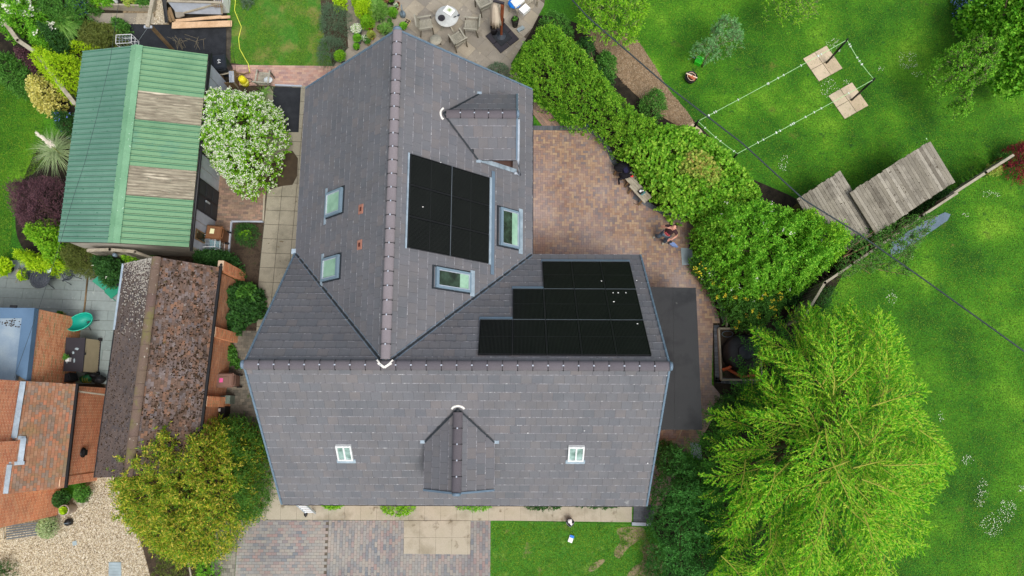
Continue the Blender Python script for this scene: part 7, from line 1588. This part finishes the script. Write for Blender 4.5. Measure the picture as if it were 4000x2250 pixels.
cover('pale drain cover set in the gravel at the bottom edge', [(425, 2196), (472, 2196), (474, 2290), (423, 2290)], 8)
# benches with coats and tools
def low_bench(label, c, L, W_, a, h=.45, n=4, group='low wooden benches on the patio'):
    b = G(c[0], c[1], .03); root = thing('wooden_bench', label, 'bench', (b.x, b.y, .03), group=group); M = lambda x, y, z: R2(a, x, y) + Vector((b.x, b.y, .03 + z))
    for k in range(n): y = -W_ / 2 + W_ * (k + .5) / n; MB().bar(M(-L / 2, y, h), M(L / 2, y, h), W_ / n - .008, .035).build('plank', TIMBER, root)
    for sx in (-1, 1):
        MB().bar(M(sx * (L / 2 - .15), -W_ / 2 - .08, .03), M(sx * (L / 2 - .15), -W_ / 2 + .08, h), .07).build('leg', TIMBERB, root); MB().bar(M(sx * (L / 2 - .15), W_ / 2, 0), M(sx * (L / 2 - .15), W_ / 2 - .05, h), .07).build('leg', TIMBERB, root)
        MB().bar(M(sx * (L / 2 - .15), -W_ / 2, h - .05), M(sx * (L / 2 - .15), W_ / 2, h - .05), .05, .06).build('rail', TIMBERB, root)
    return root, M
_, M1 = low_bench('grey plank bench buried under dark coats', (2440, 690), 1.0, .42, math.radians(-50)); _, M2 = low_bench('grey plank bench with a radio and tools on it', (2494, 762), .95, .42, math.radians(-50))
mb = MB(); mb.blob(M1(-.3, -.02, .55), (.3, .2, .12), 14, 8, .22); mb.blob(M1(-.15, .1, .55), (.22, .24, .1), 14, 8, .25); mb.blob(M1(.05, -.12, .52), (.26, .16, .1), 14, 8, .25); mb.tube([M1(.1, -.2, .5), M1(.0, -.42, .42), M1(.15, -.5, .3)], [.08, .06, .04], 8)
mb.solo('coats', plain('black_cloth', (20, 20, 26), .9), 'heap of black and navy coats on the upper patio bench', 'coats')
mb = MB(); mb.blob(M1(-.1, .02, .64), (.11, .16, .03), 12, 6, .2); mb.solo('cap', plain('navy_cloth', (34, 34, 62), .9), 'navy cap lying on the heap of coats', 'cap')
mb = MB(); mb.bar(M1(.22, .02, .52), M1(.3, .1, .52), .07, .05); mb.solo('hand_tool', plain('red_plastic', (226, 60, 66), .5), 'red handled tool beside the coats', 'tool')
MB().tube([M1(.22, .16, .51), M1(.3, .26, .51)], .02, 6).solo('bottle', WHITED, 'pale tube shaped object at the end of the coats', 'tool')
root = thing('radio', 'black and white site radio on the lower patio bench', 'radio', tuple(M2(.02, .0, .5))); MB().box(tuple(M2(.02, 0, .53)), (.16, .22, .1), math.radians(-50)).build('case', BLACKP, root); MB().box(tuple(M2(.0, -.02, .582)), (.08, .1, .01), math.radians(-50)).build('dial', PAPER, root); MB().box(tuple(M2(.05, .07, .582)), (.05, .05, .01), math.radians(-50)).build('button', PAPER, root)
mb = MB(); mb.tube([M2(.14 + .03 * math.sin(3 * a), .02 + .1 * math.cos(a), .5 + .01 * a / 6) for a in [k * .5 for k in range(16)]], .012, 5); mb.solo('charger_lead', plain('teal_plastic', (60, 150, 160), .5), 'teal tool and lead beside the radio', 'tool')
mb = MB(); mb.tube([M2(.1 + .3 * math.sin(a * .5), -.3 - .1 * math.cos(a), .02) for a in [k * .5 for k in range(11)]], .008, 5); mb.solo('electric_lead', BLACKP, 'thin dark cord looped on the paving under the lower bench', 'cord')
# planted tank pit beside the willow
q = [G(x, y, .1) for x, y in ((2806, 1284), (2960, 1284), (2975, 1484), (2816, 1484))]; c_ = sum(q, Vector()) / 4
root = thing('tank_pit', 'square kerbed pit with a dark floor beside the willow', 'pit', (c_.x, c_.y, 0)); MB().prism([(p.x, p.y) for p in q], 0, .02).build('pit_floor', SOIL, root)
for i in range(4): MB().bar(q[i], q[(i + 1) % 4], .07, .2).build('kerb_stone', CONC, root)
ct = G(2888, 1382, .02); root = thing('water_tank', 'ribbed round black water tank in the kerbed pit', 'tank', (ct.x, ct.y, .02))
MB().lathe(ct, [(.7, 0)] + [(.72 + .022 * (k % 2), .06 + k * .05) for k in range(12)] + [(.68, .7), (.5, .78), (.25, .8)], 36).build('body', BLACKP, root); MB().lathe(ct + Vector((0, 0, .8)), [(.3, 0), (.3, .06), (.26, .09), (.0, .1)], 24).build('lid', plain('dark_lid', (46, 52, 60), .5), root)
for k in range(6): a = k * 1.047 + .4; MB().bar(ct + Vector((.3 * math.cos(a), .3 * math.sin(a), .82)), ct + Vector((.58 * math.cos(a), .58 * math.sin(a), .72)), .06, .04).build('rib', BLACKP, root)
mb = MB(); mb.tube([G(2822, 1445, .25), G(2845, 1438, .35), G(2870, 1420, .5)], .065, 12); mb.solo('drainpipe', ORANGEP, 'short orange drain pipe elbow at the edge of the pit', 'pipe'); 
mb = MB(); mb.tube([G(2845, 1442, .28), G(2895, 1472, .25), G(2950, 1465, .25)], .06, 12); mb.solo('drainpipe', ORANGEP, 'longer orange drain pipe lying along the bottom of the pit', 'pipe')
mb = MB(); mb.tube([G(2842 + 22 * math.cos(a), 1305 + 12 * math.sin(a), .1) for a in [k * .5 for k in range(14)]], .012, 5); mb.solo('grey_hose', GREYP, 'loop of grey hose in the top corner of the pit', 'hose')
mb = MB(); mb.bar(G(2662, 1682, .9), G(2640, 1728, .1), .03); mb.bar(G(2625, 1722, .08), G(2655, 1735, .08), .1, .1); mb.solo('broom', TIMBER, 'broom leaning out from under the lean-to roof', 'broom')
# ---- ladder against the front eave
a0, a1 = G(1188, 2010, .05), G(1222, 2010, .05); root = thing('ladder', 'aluminium ladder rising under the front eave', 'ladder', (a0.lerp(a1, .5).x, a0.y, .04)); tpv = Vector((-.0, .95, 2.65))
a0 = G(1196, 2005, .05); a1 = a0 + Vector((.36, 0, 0))
for p in (a0, a1): MB().bar(p, p + tpv, .03, .07).build('stile', STEEL, root)
for k in range(9): t = (k + .7) / 9.5; MB().bar(a0 + tpv * t, a1 + tpv * t, .05, .05).build('rung', plain('bright_aluminium', (220, 226, 228), .35, .5, .2), root)
mb = MB(); mb.blob(a0 + Vector((.0, -.02, .06)), (.08, .1, .06), 8, 6, .3); mb.solo('rope', BLACKP, 'dark rope bundle at the foot of the ladder', 'rope')
c_ = G(2225, 2037, .036); root = thing('bucket', 'black bucket with white rags at the edge of the front lawn', 'bucket', (c_.x, c_.y, .036)); MB().lathe(c_, [(.12, 0), (.155, .28), (.145, .28), (.13, .2), (0, .19)], 20).build('pail', BLACKP, root); MB().tube([c_ + Vector((-.155, 0, .28)), c_ + Vector((0, -.17, .3)), c_ + Vector((.155, 0, .28))], .008, 5).build('handle', STEEL, root)
mb = MB(); mb.blob(c_ + Vector((0, .02, .24)), (.09, .1, .05), 8, 5, .4); mb.blob(c_ + Vector((.04, -.05, .25)), (.06, .05, .04), 8, 5, .4); mb.build('rag', PAPER, root)
c_ = G(2230, 2105, .03); root = thing('packet', 'white and bright blue packet lying on the front lawn', 'packet', (c_.x, c_.y, .016)); MB().box(tuple(c_ + UP * .01), (.17, .26, .07), -.35).build('packet_body', PAPER, root); MB().box(tuple(c_ + Vector((.04, .09, .05))), (.16, .1, .02), -.35).build('blue_end', BLUE, root)

# ================= NEIGHBOUR'S PATIO =================
def iron_chair(label, px, rz):
    b = G(px[0], px[1], .03); root = thing('iron_chair', label, 'chair', (b.x, b.y, .03), group='cast iron garden chairs'); M = lambda x, y, z: R2(rz, x, y) + Vector((b.x, b.y, .03 + z))
    for x in (-1, 1):
        for y in (-1, 1): MB().tube([M(x * .24, y * .24, 0), M(x * .19, y * .19, .42)], .014, 5).build('leg', IRON, root)
    mb = MB(); mb.tube([M(.22 * math.cos(a), .22 * math.sin(a), .43) for a in [k * .4488 for k in range(15)]], .014, 5)
    for k in range(-3, 4): w_ = math.sqrt(.22 ** 2 - (k * .06) ** 2); mb.bar(M(k * .06, -w_, .43), M(k * .06, w_, .43), .012); mb.bar(M(-w_, k * .06, .43), M(w_, k * .06, .43), .012)
    mb.build('seat', IRON, root); mb = MB(); arc = [M(.24 * math.cos(a), .16 + .1 * math.sin(a) , .44 + .36 * math.sin(a)) for a in [k * math.pi / 10 for k in range(11)]]; mb.tube(arc, .015, 5)
    for k in range(1, 10): mb.bar(M(0, .2, .45), arc[k], .012)
    mb.build('backrest', IRON, root)
iron_chair('cast iron chair left of the iron table', (160, 1078), 1.5); iron_chair('cast iron chair half under the juniper', (290, 1082), -2.6)
b = G(200, 1100, .03); root = thing('iron_table', 'dark cast iron garden table on the neighbour patio', 'table', (b.x, b.y, .03)); mb = MB()
for r_ in (.4, .3, .2, .1): mb.tube([b + Vector((r_ * math.cos(a), r_ * math.sin(a), .7)) for a in [k * .349 for k in range(19)]], .016, 5)
for k in range(16): a = k * .3927; mb.bar(b + Vector((0, 0, .7)), b + Vector((.4 * math.cos(a), .4 * math.sin(a), .7)), .014)
mb.build('tabletop', IRON, root); MB().lathe(b + Vector((0, 0, .68)), [(0, 0), (.38, 0), (.38, .01), (0, .011)], 24).build('mesh_top', plain('iron_mesh', (78, 82, 90), .6), root)
for k in range(4): a = k * 1.57 + .5; MB().tube([b + Vector((.34 * math.cos(a), .34 * math.sin(a), 0)), b + Vector((.1 * math.cos(a), .1 * math.sin(a), .35)), b + Vector((.25 * math.cos(a), .25 * math.sin(a), .7))], .018, 5).build('leg', IRON, root)
c_ = G(192, 1055, .75); MB().lathe(c_, [(.1, 0), (.13, .04), (.12, .06), (.06, .05), (.05, .1), (0, .11)], 18).solo('glass_lantern', plain('pale_glass', (190, 208, 216), .2, .6), 'pale glass lantern on the iron table', 'lantern')
pot('big lime leaved plant in a black pot at the left edge of the neighbour patio', (42, 1050), .2, .35, BLACKP, L_LIME, .4, .36, 500, (.2, .08))
pot('small lime plant in a dark green glazed pot', (112, 1082), .15, .3, GLAZE, L_LIME, .25, .22, 420, (.1, .06))
pot('plant in a cream pot beside the orange brick wall', (250, 1232), .15, .25, CREAMP, L_MID, .15, .14, 300, (.1, .03))
mb = MB(); c_ = G(70, 1068, .2); mb.blob(c_, (.1, .2, .08), 10, 6, .1)
for x, y in ((-.1, -.3), (.02, -.3), (-.05, .3), (.12, .28)): mb.tube([c_, c_ + Vector((x, y, -.1)), c_ + Vector((x * 1.6, y * 1.2, -.16))], .01, 5)
mb.solo('deer_ornament', TIMBER, 'small wire and wood animal ornament between two pots', 'ornament')
# turquoise cord chair
c_ = G(362, 1262, .03); root = thing('cord_chair', 'turquoise egg shaped cord chair on the neighbour patio', 'chair', (c_.x, c_.y, .03)); mb = MB(); mb.smooth = True; V = []; n, mrow = 28, 7; ax = math.radians(25)
for i in range(mrow):
    t = i / (mrow - 1)
    for k in range(n):
        a = 6.283 * k / n; rr_ = .06 + .36 * t ** .75; p = R2(ax, rr_ * 1.15 * math.cos(a), rr_ * .85 * math.sin(a)); V.append(c_ + p + Vector((-.1 * t, -.04 * t, .3 + .42 * t ** 2 * (1 + .35 * math.cos(a + 2.2)))))
mb.add(V, [(i * n + k, i * n + (k + 1) % n, (i + 1) * n + (k + 1) % n, (i + 1) * n + k) for i in range(mrow - 1) for k in range(n)]); mb.build('cord_shell', TURQ, root)
MB().tube([V[(mrow - 1) * n + k % n] for k in range(n + 1)], .014, 6).build('rim', plain('bright_turquoise', (60, 214, 180), .4), root)
for k in range(3): a = k * 2.09 + .4; MB().tube([c_ + Vector((.3 * math.cos(a), .3 * math.sin(a), 0)), c_ + Vector((.08 * math.cos(a), .08 * math.sin(a), .32))], .012, 5).build('leg', BLACKP, root)
c_ = G(452, 1130, .03); root = thing('folding_lounger', 'green folding lounger half hidden under the garage eave', 'lounger', (c_.x, c_.y, .03)); M_ = lambda x, y, z: R2(.75, x, y) + Vector((c_.x, c_.y, .03 + z))
MB().hexa([M_(-.28, -.35, .3), M_(.28, -.35, .3), M_(.28, .1, .33), M_(-.28, .1, .33)], [M_(-.28, -.35, .32), M_(.28, -.35, .32), M_(.28, .1, .35), M_(-.28, .1, .35)]).build('seat', GREENP, root); MB().hexa([M_(-.28, .14, .34), M_(.28, .14, .34), M_(.28, .55, .7), M_(-.28, .55, .7)], [M_(-.28, .13, .36), M_(.28, .13, .36), M_(.28, .54, .72), M_(-.28, .54, .72)]).build('backrest', GREENP, root)
for s_ in (-1, 1): MB().tube([M_(s_ * .3, -.38, 0), M_(s_ * .3, .0, .35), M_(s_ * .3, .4, 0)], .014, 5).build('frame', GREENP, root)
MB().box(tuple(G(462, 1112, .6)), (.16, .06, .05), .1).solo('black_clip', BLACKP, 'small black object on the green lounger', 'object')
# storage box
zt_ = 1.1; q = [G(x, y, zt_) for x, y in ((258, 1318), (333, 1320), (322, 1452), (246, 1450))]; c_ = sum(q, Vector()) / 4
root = thing('storage_box', 'large cream garden storage box with a charcoal lid by the brick wall', 'storage box', (c_.x, c_.y, .03)); bs = [G(x, y, .03) for x, y in ((330, 1322), (396, 1328), (386, 1458), (318, 1452))]
f0, f1 = bs[1], bs[2]; MB().prism([(q[0].x + .1, q[0].y - .02), (f0.x, f0.y), (f1.x, f1.y), (q[3].x + .1, q[3].y + .02)], .03, .08).build('base', CHAR, root)
MB().hexa([Vector((q[0].x + .1, q[0].y - .05, .05)), Vector((f0.x - .03, f0.y - .04, .05)), Vector((f1.x - .03, f1.y + .04, .05)), Vector((q[3].x + .1, q[3].y + .05, .05))], [Vector((q[0].x + .06, q[0].y - .05, 1.06)), Vector((q[1].x - .02, q[1].y - .04, .98)), Vector((q[2].x - .02, q[2].y + .04, .98)), Vector((q[3].x + .06, q[3].y + .05, 1.06))]).build('body', TANR, root)
for k in range(13):
    t = (k + .5) / 13; a, b = lerp(Vector((q[1].x, q[1].y, 1.0)), Vector((q[2].x, q[2].y, 1.0)), t), lerp(Vector((f0.x, f0.y, .07)), Vector((f1.x, f1.y, .07)), t); MB().bar(a - Vector((.03, 0, 0)), b - Vector((.03, 0, 0)), .075, .02, up=(1, 0, .8)).build('panel_rib', TANR, root)
MB().hexa([p - UP * .05 for p in q], [p for p in q]).build('lid', CHAR, root)
for p in (f0, f1): MB().box((p.x, p.y, .12), (.12, .12, .12)).build('corner_foot', BLACKP, root)
MB().box(tuple(lerp(q[1], q[2], .47) + Vector((.02, 0, -.03))), (.06, .1, .05)).build('latch', BLACKP, root)
c_ = G(272, 1405, zt_); root = thing('plant_pot', 'square white pot with a green plant on the storage box lid', 'plant pot', (c_.x, c_.y, zt_)); MB().box(tuple(c_ + UP * .08), (.13, .15, .16)).build('pot', PAPER, root); k = 180; a = RNG.uniform(0, 6.28, k)
cc = np.stack([c_.x + RNG.normal(0, .05, k), c_.y + .08 + RNG.normal(0, .05, k), zt_ + .2 + RNG.random(k) * .12], 1); D = unit(np.stack([np.cos(a), np.sin(a), RNG.random(k)], 1)); U = unit(np.cross(D, np.cross([0, 0, 1.], D))); link('foliage', leaves_mesh('foliage', cc - np.array(org(root)), D, U, np.full(k, .07), np.full(k, .03)), L_MID, root)
mb = MB(); mb.blob(G(300, 1362, zt_ + .01), (.08, .06, .012), 9, 4, .3); mb.blob(G(286, 1378, zt_ + .01), (.05, .07, .012), 9, 4, .3); mb.blob(G(262, 1408, zt_ + .01), (.05, .11, .012), 9, 4, .3); mb.blob(G(290, 1408, zt_ + .01), (.04, .1, .012), 9, 4, .3); mb.solo('splashed_soil', COVER, 'pale smears of spilt soil and water on the storage box lid', 'stain')
c_ = G(268, 1478, .5); mb = MB(); mb.box(tuple(c_), (.42, .3, .5), .35); mb.box(tuple(c_ + Vector((.1, .03, .27))), (.12, .2, .04), .35); mb.solo('black_case', plain('slate_plastic', (54, 60, 68), .5), 'slate black case below the storage box', 'case')
c_ = G(338, 1478, .4); root = thing('green_reel', 'green hose reel with yellow hose below the storage box', 'hose reel', (c_.x, c_.y, .1)); mb = MB(); mb.tube([c_ + Vector((-.18, -.05, 0)), c_ + Vector((.18, .08, .02))], .14, 14); mb.build('drum', plain('reel_green', (30, 100, 60), .5), root); mb = MB(); mb.tube([c_ + Vector((-.1 + .01 * k, -.03 + .15 * math.cos(k * .7), .15 * math.sin(k * .7))) for k in range(28)], .014, 5); mb.build('coil', plain('dull_yellow_hose', (150, 140, 40), .5), root)
mb = MB(); mb.tube([G(300, 1492, .2), G(345, 1492, .35), G(375, 1480, .4), G(384, 1474, .4)], .014, 5); mb.solo('green_hose', plain('hose_green', (110, 160, 90), .5), 'loose green hose under the storage box', 'hose')
mb = MB(); mb.blob(G(385, 1482, .35), (.28, .18, .2), 12, 7, .25); mb.blob(G(360, 1465, .35), (.25, .12, .2), 12, 7, .25); mb.solo('barbecue_cover', BLACKP, 'black covered equipment between storage box and garage', 'cover')
# gravel drive: pots and bench
pot('green shrub in a dark tub at the garage end of the orange brick wall', (345, 1925), .17, .3, BLACKP, L_MID, .35, .34, 900, (.08, .045), z=.014)
pot('dark leaved shrub in a tub against the orange brick wall', (262, 1945), .2, .3, BLACKP, L_DARK, .35, .34, 900, (.08, .045), z=.014)
pot('tall pale pot with a yellow green plant on the gravel', (288, 1985), .2, .65, plain('pinkish_grey_pot', (190, 176, 168), .7), L_LIME, .1, .14, 160, (.09, .05), z=.014)
pot('white edged bushy plant beside the slatted grey bench', (205, 2055), .2, .2, BLACKP, leafmat('variegated_leaf', [(130, 160, 90), (190, 204, 150), (86, 130, 60)]), .45, .42, 1500, (.07, .035), z=.014)
c_ = G(275, 2038, .014); root = thing('watering_can', 'black watering can on the gravel beside the tall pale pot', 'watering can', (c_.x, c_.y, .014)); MB().lathe(c_, [(.13, 0), (.13, .2), (.08, .25), (0, .25)], 14).build('body', BLACKP, root); MB().tube([c_ + Vector((-.14, 0, .1)), c_ + Vector((-.05, -.03, .32)), c_ + Vector((.12, 0, .2))], .012, 5).build('handle', GREYP, root)
c_ = G(105, 2070, .014); root = thing('slatted_bench', 'grey slatted bench half hidden under the orange brick wall', 'bench', (c_.x, c_.y, .014))
for k in range(6): MB().bar(G(25, 2056 + k * 10, .42), G(148, 2042 + k * 9, .42), .055, .03).build('slat', plain('grey_slat', (96, 102, 106), .6), root)
for x, y in ((14, 2078), (150, 2066)): MB().tube([G(x - 2, y - 26, .05), G(x, y - 10, .55), G(x, y + 20, .5), G(x + 2, y + 26, .05)], .03, 6).build('arm', TIMBER, root)
mb = MB(); mb.blob(G(322, 1962, .05), (.22, .14, .06), 10, 5, .3); mb.solo('stone_ornament', CONC, 'grey stone lying on the gravel beside the pots', 'stone')
mb = MB(); c_ = G(292, 2122, .02); mb.box(tuple(c_), (.16, .16, .03), .3); mb.solo('stop_tap_cover', COVER, 'small grey tap cover in the middle of the gravel', 'cover')
MB().tube([G(748, 2260, .6), G(735, 2190, .75)], .035, 8).solo('grey_pole', TIMBER, 'grey pole end under the golden yew', 'pole')
MB().lathe(G(2292, 487, .03), [(.13, 0), (.15, .05), (.1, .09), (0, .1)], 14).solo('buried_bucket', GLAZE, 'round dark green cover on the path edge under the hedge', 'cover')
# droppings and specks on the roofs and panels
sp = MB()
for fr, x, y in ((frE, 1652, 808), (frNE, 2350, 1097), (frNE, 2395, 1143), (frNE, 2415, 1143), (frNE, 2445, 1143), (frNE, 2398, 1178), (frNE, 2490, 1264), (frNE, 2487, 1095), (frS, 2283, 1683), (frS, 2061, 1692), (frS, 2530, 1810), (frE, 1722, 634)):
    u, v = hit(fr, x, y, .09); sp.blob(on(fr, u, v, .085), (.026, .018, .01), 7, 4, .3)
sp.build('bird_droppings', PAPER, house, kind='stuff')

# ================= PERSON =================
def skin_body(name, joints, edges, m, parent, sub=2):
    """one continuous surface grown over a posed skeleton; joints: name -> (point, rx, ry)"""
    names = list(joints); o0 = org(parent); me = bpy.data.meshes.new(name)
    me.from_pydata([tuple(Vector(joints[n][0]) - o0) for n in names], [(names.index(a), names.index(b)) for a, b in edges], [])
    o = link(name, me, m, parent); md = o.modifiers.new('skin', 'SKIN'); md.use_smooth_shade = True
    for i, n in enumerate(names): me.skin_vertices[0].data[i].radius = (joints[n][1], joints[n][2] if len(joints[n]) > 2 else joints[n][1])
    me.skin_vertices[0].data[0].use_root = True
    s_ = o.modifiers.new('sub', 'SUBSURF'); s_.levels = s_.render_levels = sub
    return o
pb = G(2582, 937, .03); man = thing('person', 'man in dark T shirt and jeans shading his eyes on the brick patio', 'person', (pb.x, pb.y, .03))
fw = Vector((-.62, -.78, 0)).normalized(); rt = Vector((fw.y, -fw.x, 0))      # rt: his right (left in the photograph)
if rt.x > 0: rt = -rt
def at(f, r, z): return pb + fw * f + rt * r + UP * (z - .0)
tilt = -.16
pel = at(-.05, -.02, .92); chest = at(tilt, -.06, 1.3); neck = at(tilt - .04, -.07, 1.47); headc = at(tilt - .02, -.08, 1.66)
rsh, lsh = at(tilt, .13, 1.4), at(tilt, -.25, 1.4); rel, rwr = at(tilt + .14, .36, 1.26), at(tilt + .14, .08, 1.66); lel, lwr = at(tilt + .0, -.38, 1.15), at(tilt + .28, -.3, 1.12)
rkn, ran, rto = at(.12, .17, .5), at(.02, .28, .1), at(.14, .31, .05); lkn, lan, lto = at(.12, -.14, .5), at(.0, -.14, .1), at(.13, -.16, .05)
hipR, hipL = at(-.03, .09, .88), at(-.03, -.13, .88)
J = {'pelvis': (pel, .13, .1), 'waist': (pel.lerp(chest, .45), .12, .09), 'chest': (chest, .15, .1), 'neckb': (chest.lerp(neck, .7), .07), 'neck': (neck, .055), 'jaw': (headc - UP * .07 + fw * .03, .07), 'head': (headc + UP * .01, .092), 'crown': (headc + UP * .07 - fw * .01, .075),
     'rsh': (rsh, .06), 'rel': (rel, .045), 'rwr': (rwr, .03), 'lsh': (lsh, .06), 'lel': (lel, .045), 'lwr': (lwr, .03), 'hipR': (hipR, .09), 'rkn': (rkn, .06), 'ran': (ran, .045), 'hipL': (hipL, .09), 'lkn': (lkn, .06), 'lan': (lan, .045), 'rto': (ran.lerp(rto, .5), .02), 'lto': (lan.lerp(lto, .5), .02)}
E_ = [('pelvis', 'waist'), ('waist', 'chest'), ('chest', 'neckb'), ('neckb', 'neck'), ('neck', 'jaw'), ('jaw', 'head'), ('head', 'crown'), ('neckb', 'rsh'), ('rsh', 'rel'), ('rel', 'rwr'), ('neckb', 'lsh'), ('lsh', 'lel'), ('lel', 'lwr'), ('pelvis', 'hipR'), ('hipR', 'rkn'), ('rkn', 'ran'), ('ran', 'rto'), ('pelvis', 'hipL'), ('hipL', 'lkn'), ('lkn', 'lan'), ('lan', 'lto')]
body = skin_body('body', J, E_, SKIN, man)
def hand(wr, d, up_, side):      # palm and five bent fingers
    d = d.normalized(); s_ = d.cross(up_).normalized() * side; u = s_.cross(d).normalized()
    j = {'w': (wr - d * .03, .028, .02), 'p': (wr + d * .05, .038, .018)}; e = [('w', 'p')]
    for k, (off, ln) in enumerate([(-.032, .07), (-.011, .08), (.011, .076), (.032, .06)]):
        a = wr + d * .085 + s_ * off; j['a%d' % k] = (a, .0095); j['b%d' % k] = (a + d * ln * .5 + u * .006, .009); j['c%d' % k] = (a + d * ln + u * -.012, .0075); e += [('p', 'a%d' % k), ('a%d' % k, 'b%d' % k), ('b%d' % k, 'c%d' % k)]
    a = wr + d * .03 - s_ * .035; j['t0'] = (a, .012); j['t1'] = (a + d * .035 - s_ * .03, .0105); j['t2'] = (a + d * .07 - s_ * .035, .009); e += [('w', 't0'), ('t0', 't1'), ('t1', 't2')]
    return skin_body('hand', j, e, SKIN, man, 1)
hand(rwr, (headc + UP * .09 + fw * .09) - rwr, UP, 1); hand(lwr, -rt * -.6 + fw * .8 , UP, -1)
SHIRT = plain('dark_plum_shirt', (70, 48, 52), .9); JEANS = plain('faded_jeans', (84, 102, 118), .9, mott=.25)
skin_body('shirt', {'chest': (chest, .175, .125), 'waist': (pel.lerp(chest, .45), .175, .155), 'hem': (pel + UP * .02, .17, .15), 'nb': (chest.lerp(neck, .6), .09), 'r': (rsh, .08), 'r2': (rsh.lerp(rel, .5), .072), 'l': (lsh, .08), 'l2': (lsh.lerp(lel, .55), .072)},
          [('chest', 'waist'), ('waist', 'hem'), ('chest', 'nb'), ('nb', 'r'), ('r', 'r2'), ('nb', 'l'), ('l', 'l2')], SHIRT, man)
skin_body('jeans', {'p': (pel - UP * .02, .145, .115), 'hr': (hipR, .105), 'kr': (rkn, .085), 'ar': (ran + UP * .02, .075), 'hl': (hipL, .105), 'kl': (lkn, .085), 'al': (lan + UP * .02, .075)}, [('p', 'hr'), ('hr', 'kr'), ('kr', 'ar'), ('p', 'hl'), ('hl', 'kl'), ('kl', 'al')], JEANS, man)
for a, t in ((ran, rto), (lan, lto)):
    skin_body('shoe', {'h': (Vector((a.x, a.y, .075)) - fw * .04, .05, .045), 'm': (Vector((a.x, a.y, .07)).lerp(Vector((t.x, t.y, .065)), .6), .055, .04), 't': (Vector((t.x, t.y, .06)) + fw * .03, .045, .03)}, [('h', 'm'), ('m', 't')], plain('grey_suede', (166, 166, 152), .9), man)
fd = (fw * .62 + UP * .78).normalized(); ud = (UP * .62 - fw * .78).normalized()       # he looks up: face direction and crown direction
mb = MB(); mb.blob(headc + ud * .035 - fd * .03, (.098, .098, .1), 16, 10, .02); mb.build('hair', HAIR, man)
Mh = Matrix((rt, ud, fd)).transposed()
mb = MB(); mb.blob(headc + fd * .035, (.082, .112, .085), 16, 12, 0, M=Mh); mb.build('face', SKIN, man)
mb = MB(); mb.blob(headc + fd * .125 - ud * .005, (.014, .024, .016), 8, 6, 0, M=Mh); mb.build('nose', SKIN, man)
for s_ in (1, -1):
    mb = MB(); mb.blob(headc + fd * .108 + rt * .034 * s_ + ud * .025, (.014, .008, .008), 8, 6, 0, M=Mh); mb.build('eye', HAIR, man)
    mb = MB(); mb.blob(headc + rt * .09 * s_ + fd * .01, (.014, .03, .018), 8, 6, 0, M=Mh); mb.build('ear', SKIN, man)
mb = MB(); mb.bar(headc + fd * .112 - ud * .05 - rt * .025, headc + fd * .112 - ud * .05 + rt * .025, .012, .01); mb.build('mouth', plain('lips', (168, 96, 88), .6), man)
# red print on the shirt: rows of short strokes
pr = MB(); c0 = chest.lerp(pel, .3) + fw * .165
for j in range(4):
    for k in range(5):
        if (j + k) % 4 == 3: continue
        p = c0 + rt * (.09 - .045 * k) - UP * (.045 * j - .05) + fw * (.012 - .004 * abs(k - 2)); pr.bar(p - rt * .018, p + rt * .018, .02, .03)
pr.build('shirt_print', plain('pink_red_print', (222, 92, 104), .7), man)
hp = lwr + fw * .12 - rt * .02; ctl = MB(); ctl.box(tuple(hp + UP * .02), (.17, .1, .05), .6); ctl.solo('drone_controller', BLACKP, 'black hand held controller in the standing man\'s left hand', 'controller')
mb = MB(); a = hp - rt * .04; pts_ = [(.02, .06, .02), (.02, -.05, .0), (-.1, -.1, .03), (-.34, -.07, -.03), (-.3, .0, .02), (-.12, .08, .05)]
top_ = [a + rt * p[0] + fw * p[1] + UP * (p[2] + .03) for p in pts_]; n_ = len(top_); mb.add(top_ + [p - UP * .09 for p in top_], [tuple(range(n_)), tuple(range(2 * n_ - 1, n_ - 1, -1))] + [(i, i + n_, (i + 1) % n_ + n_, (i + 1) % n_) for i in range(n_)])
mb.solo('pale_blue_bag', plain('dusty_blue_cloth', (120, 142, 186), .8), 'pale blue cloth bag hanging from the standing man\'s left side', 'bag')
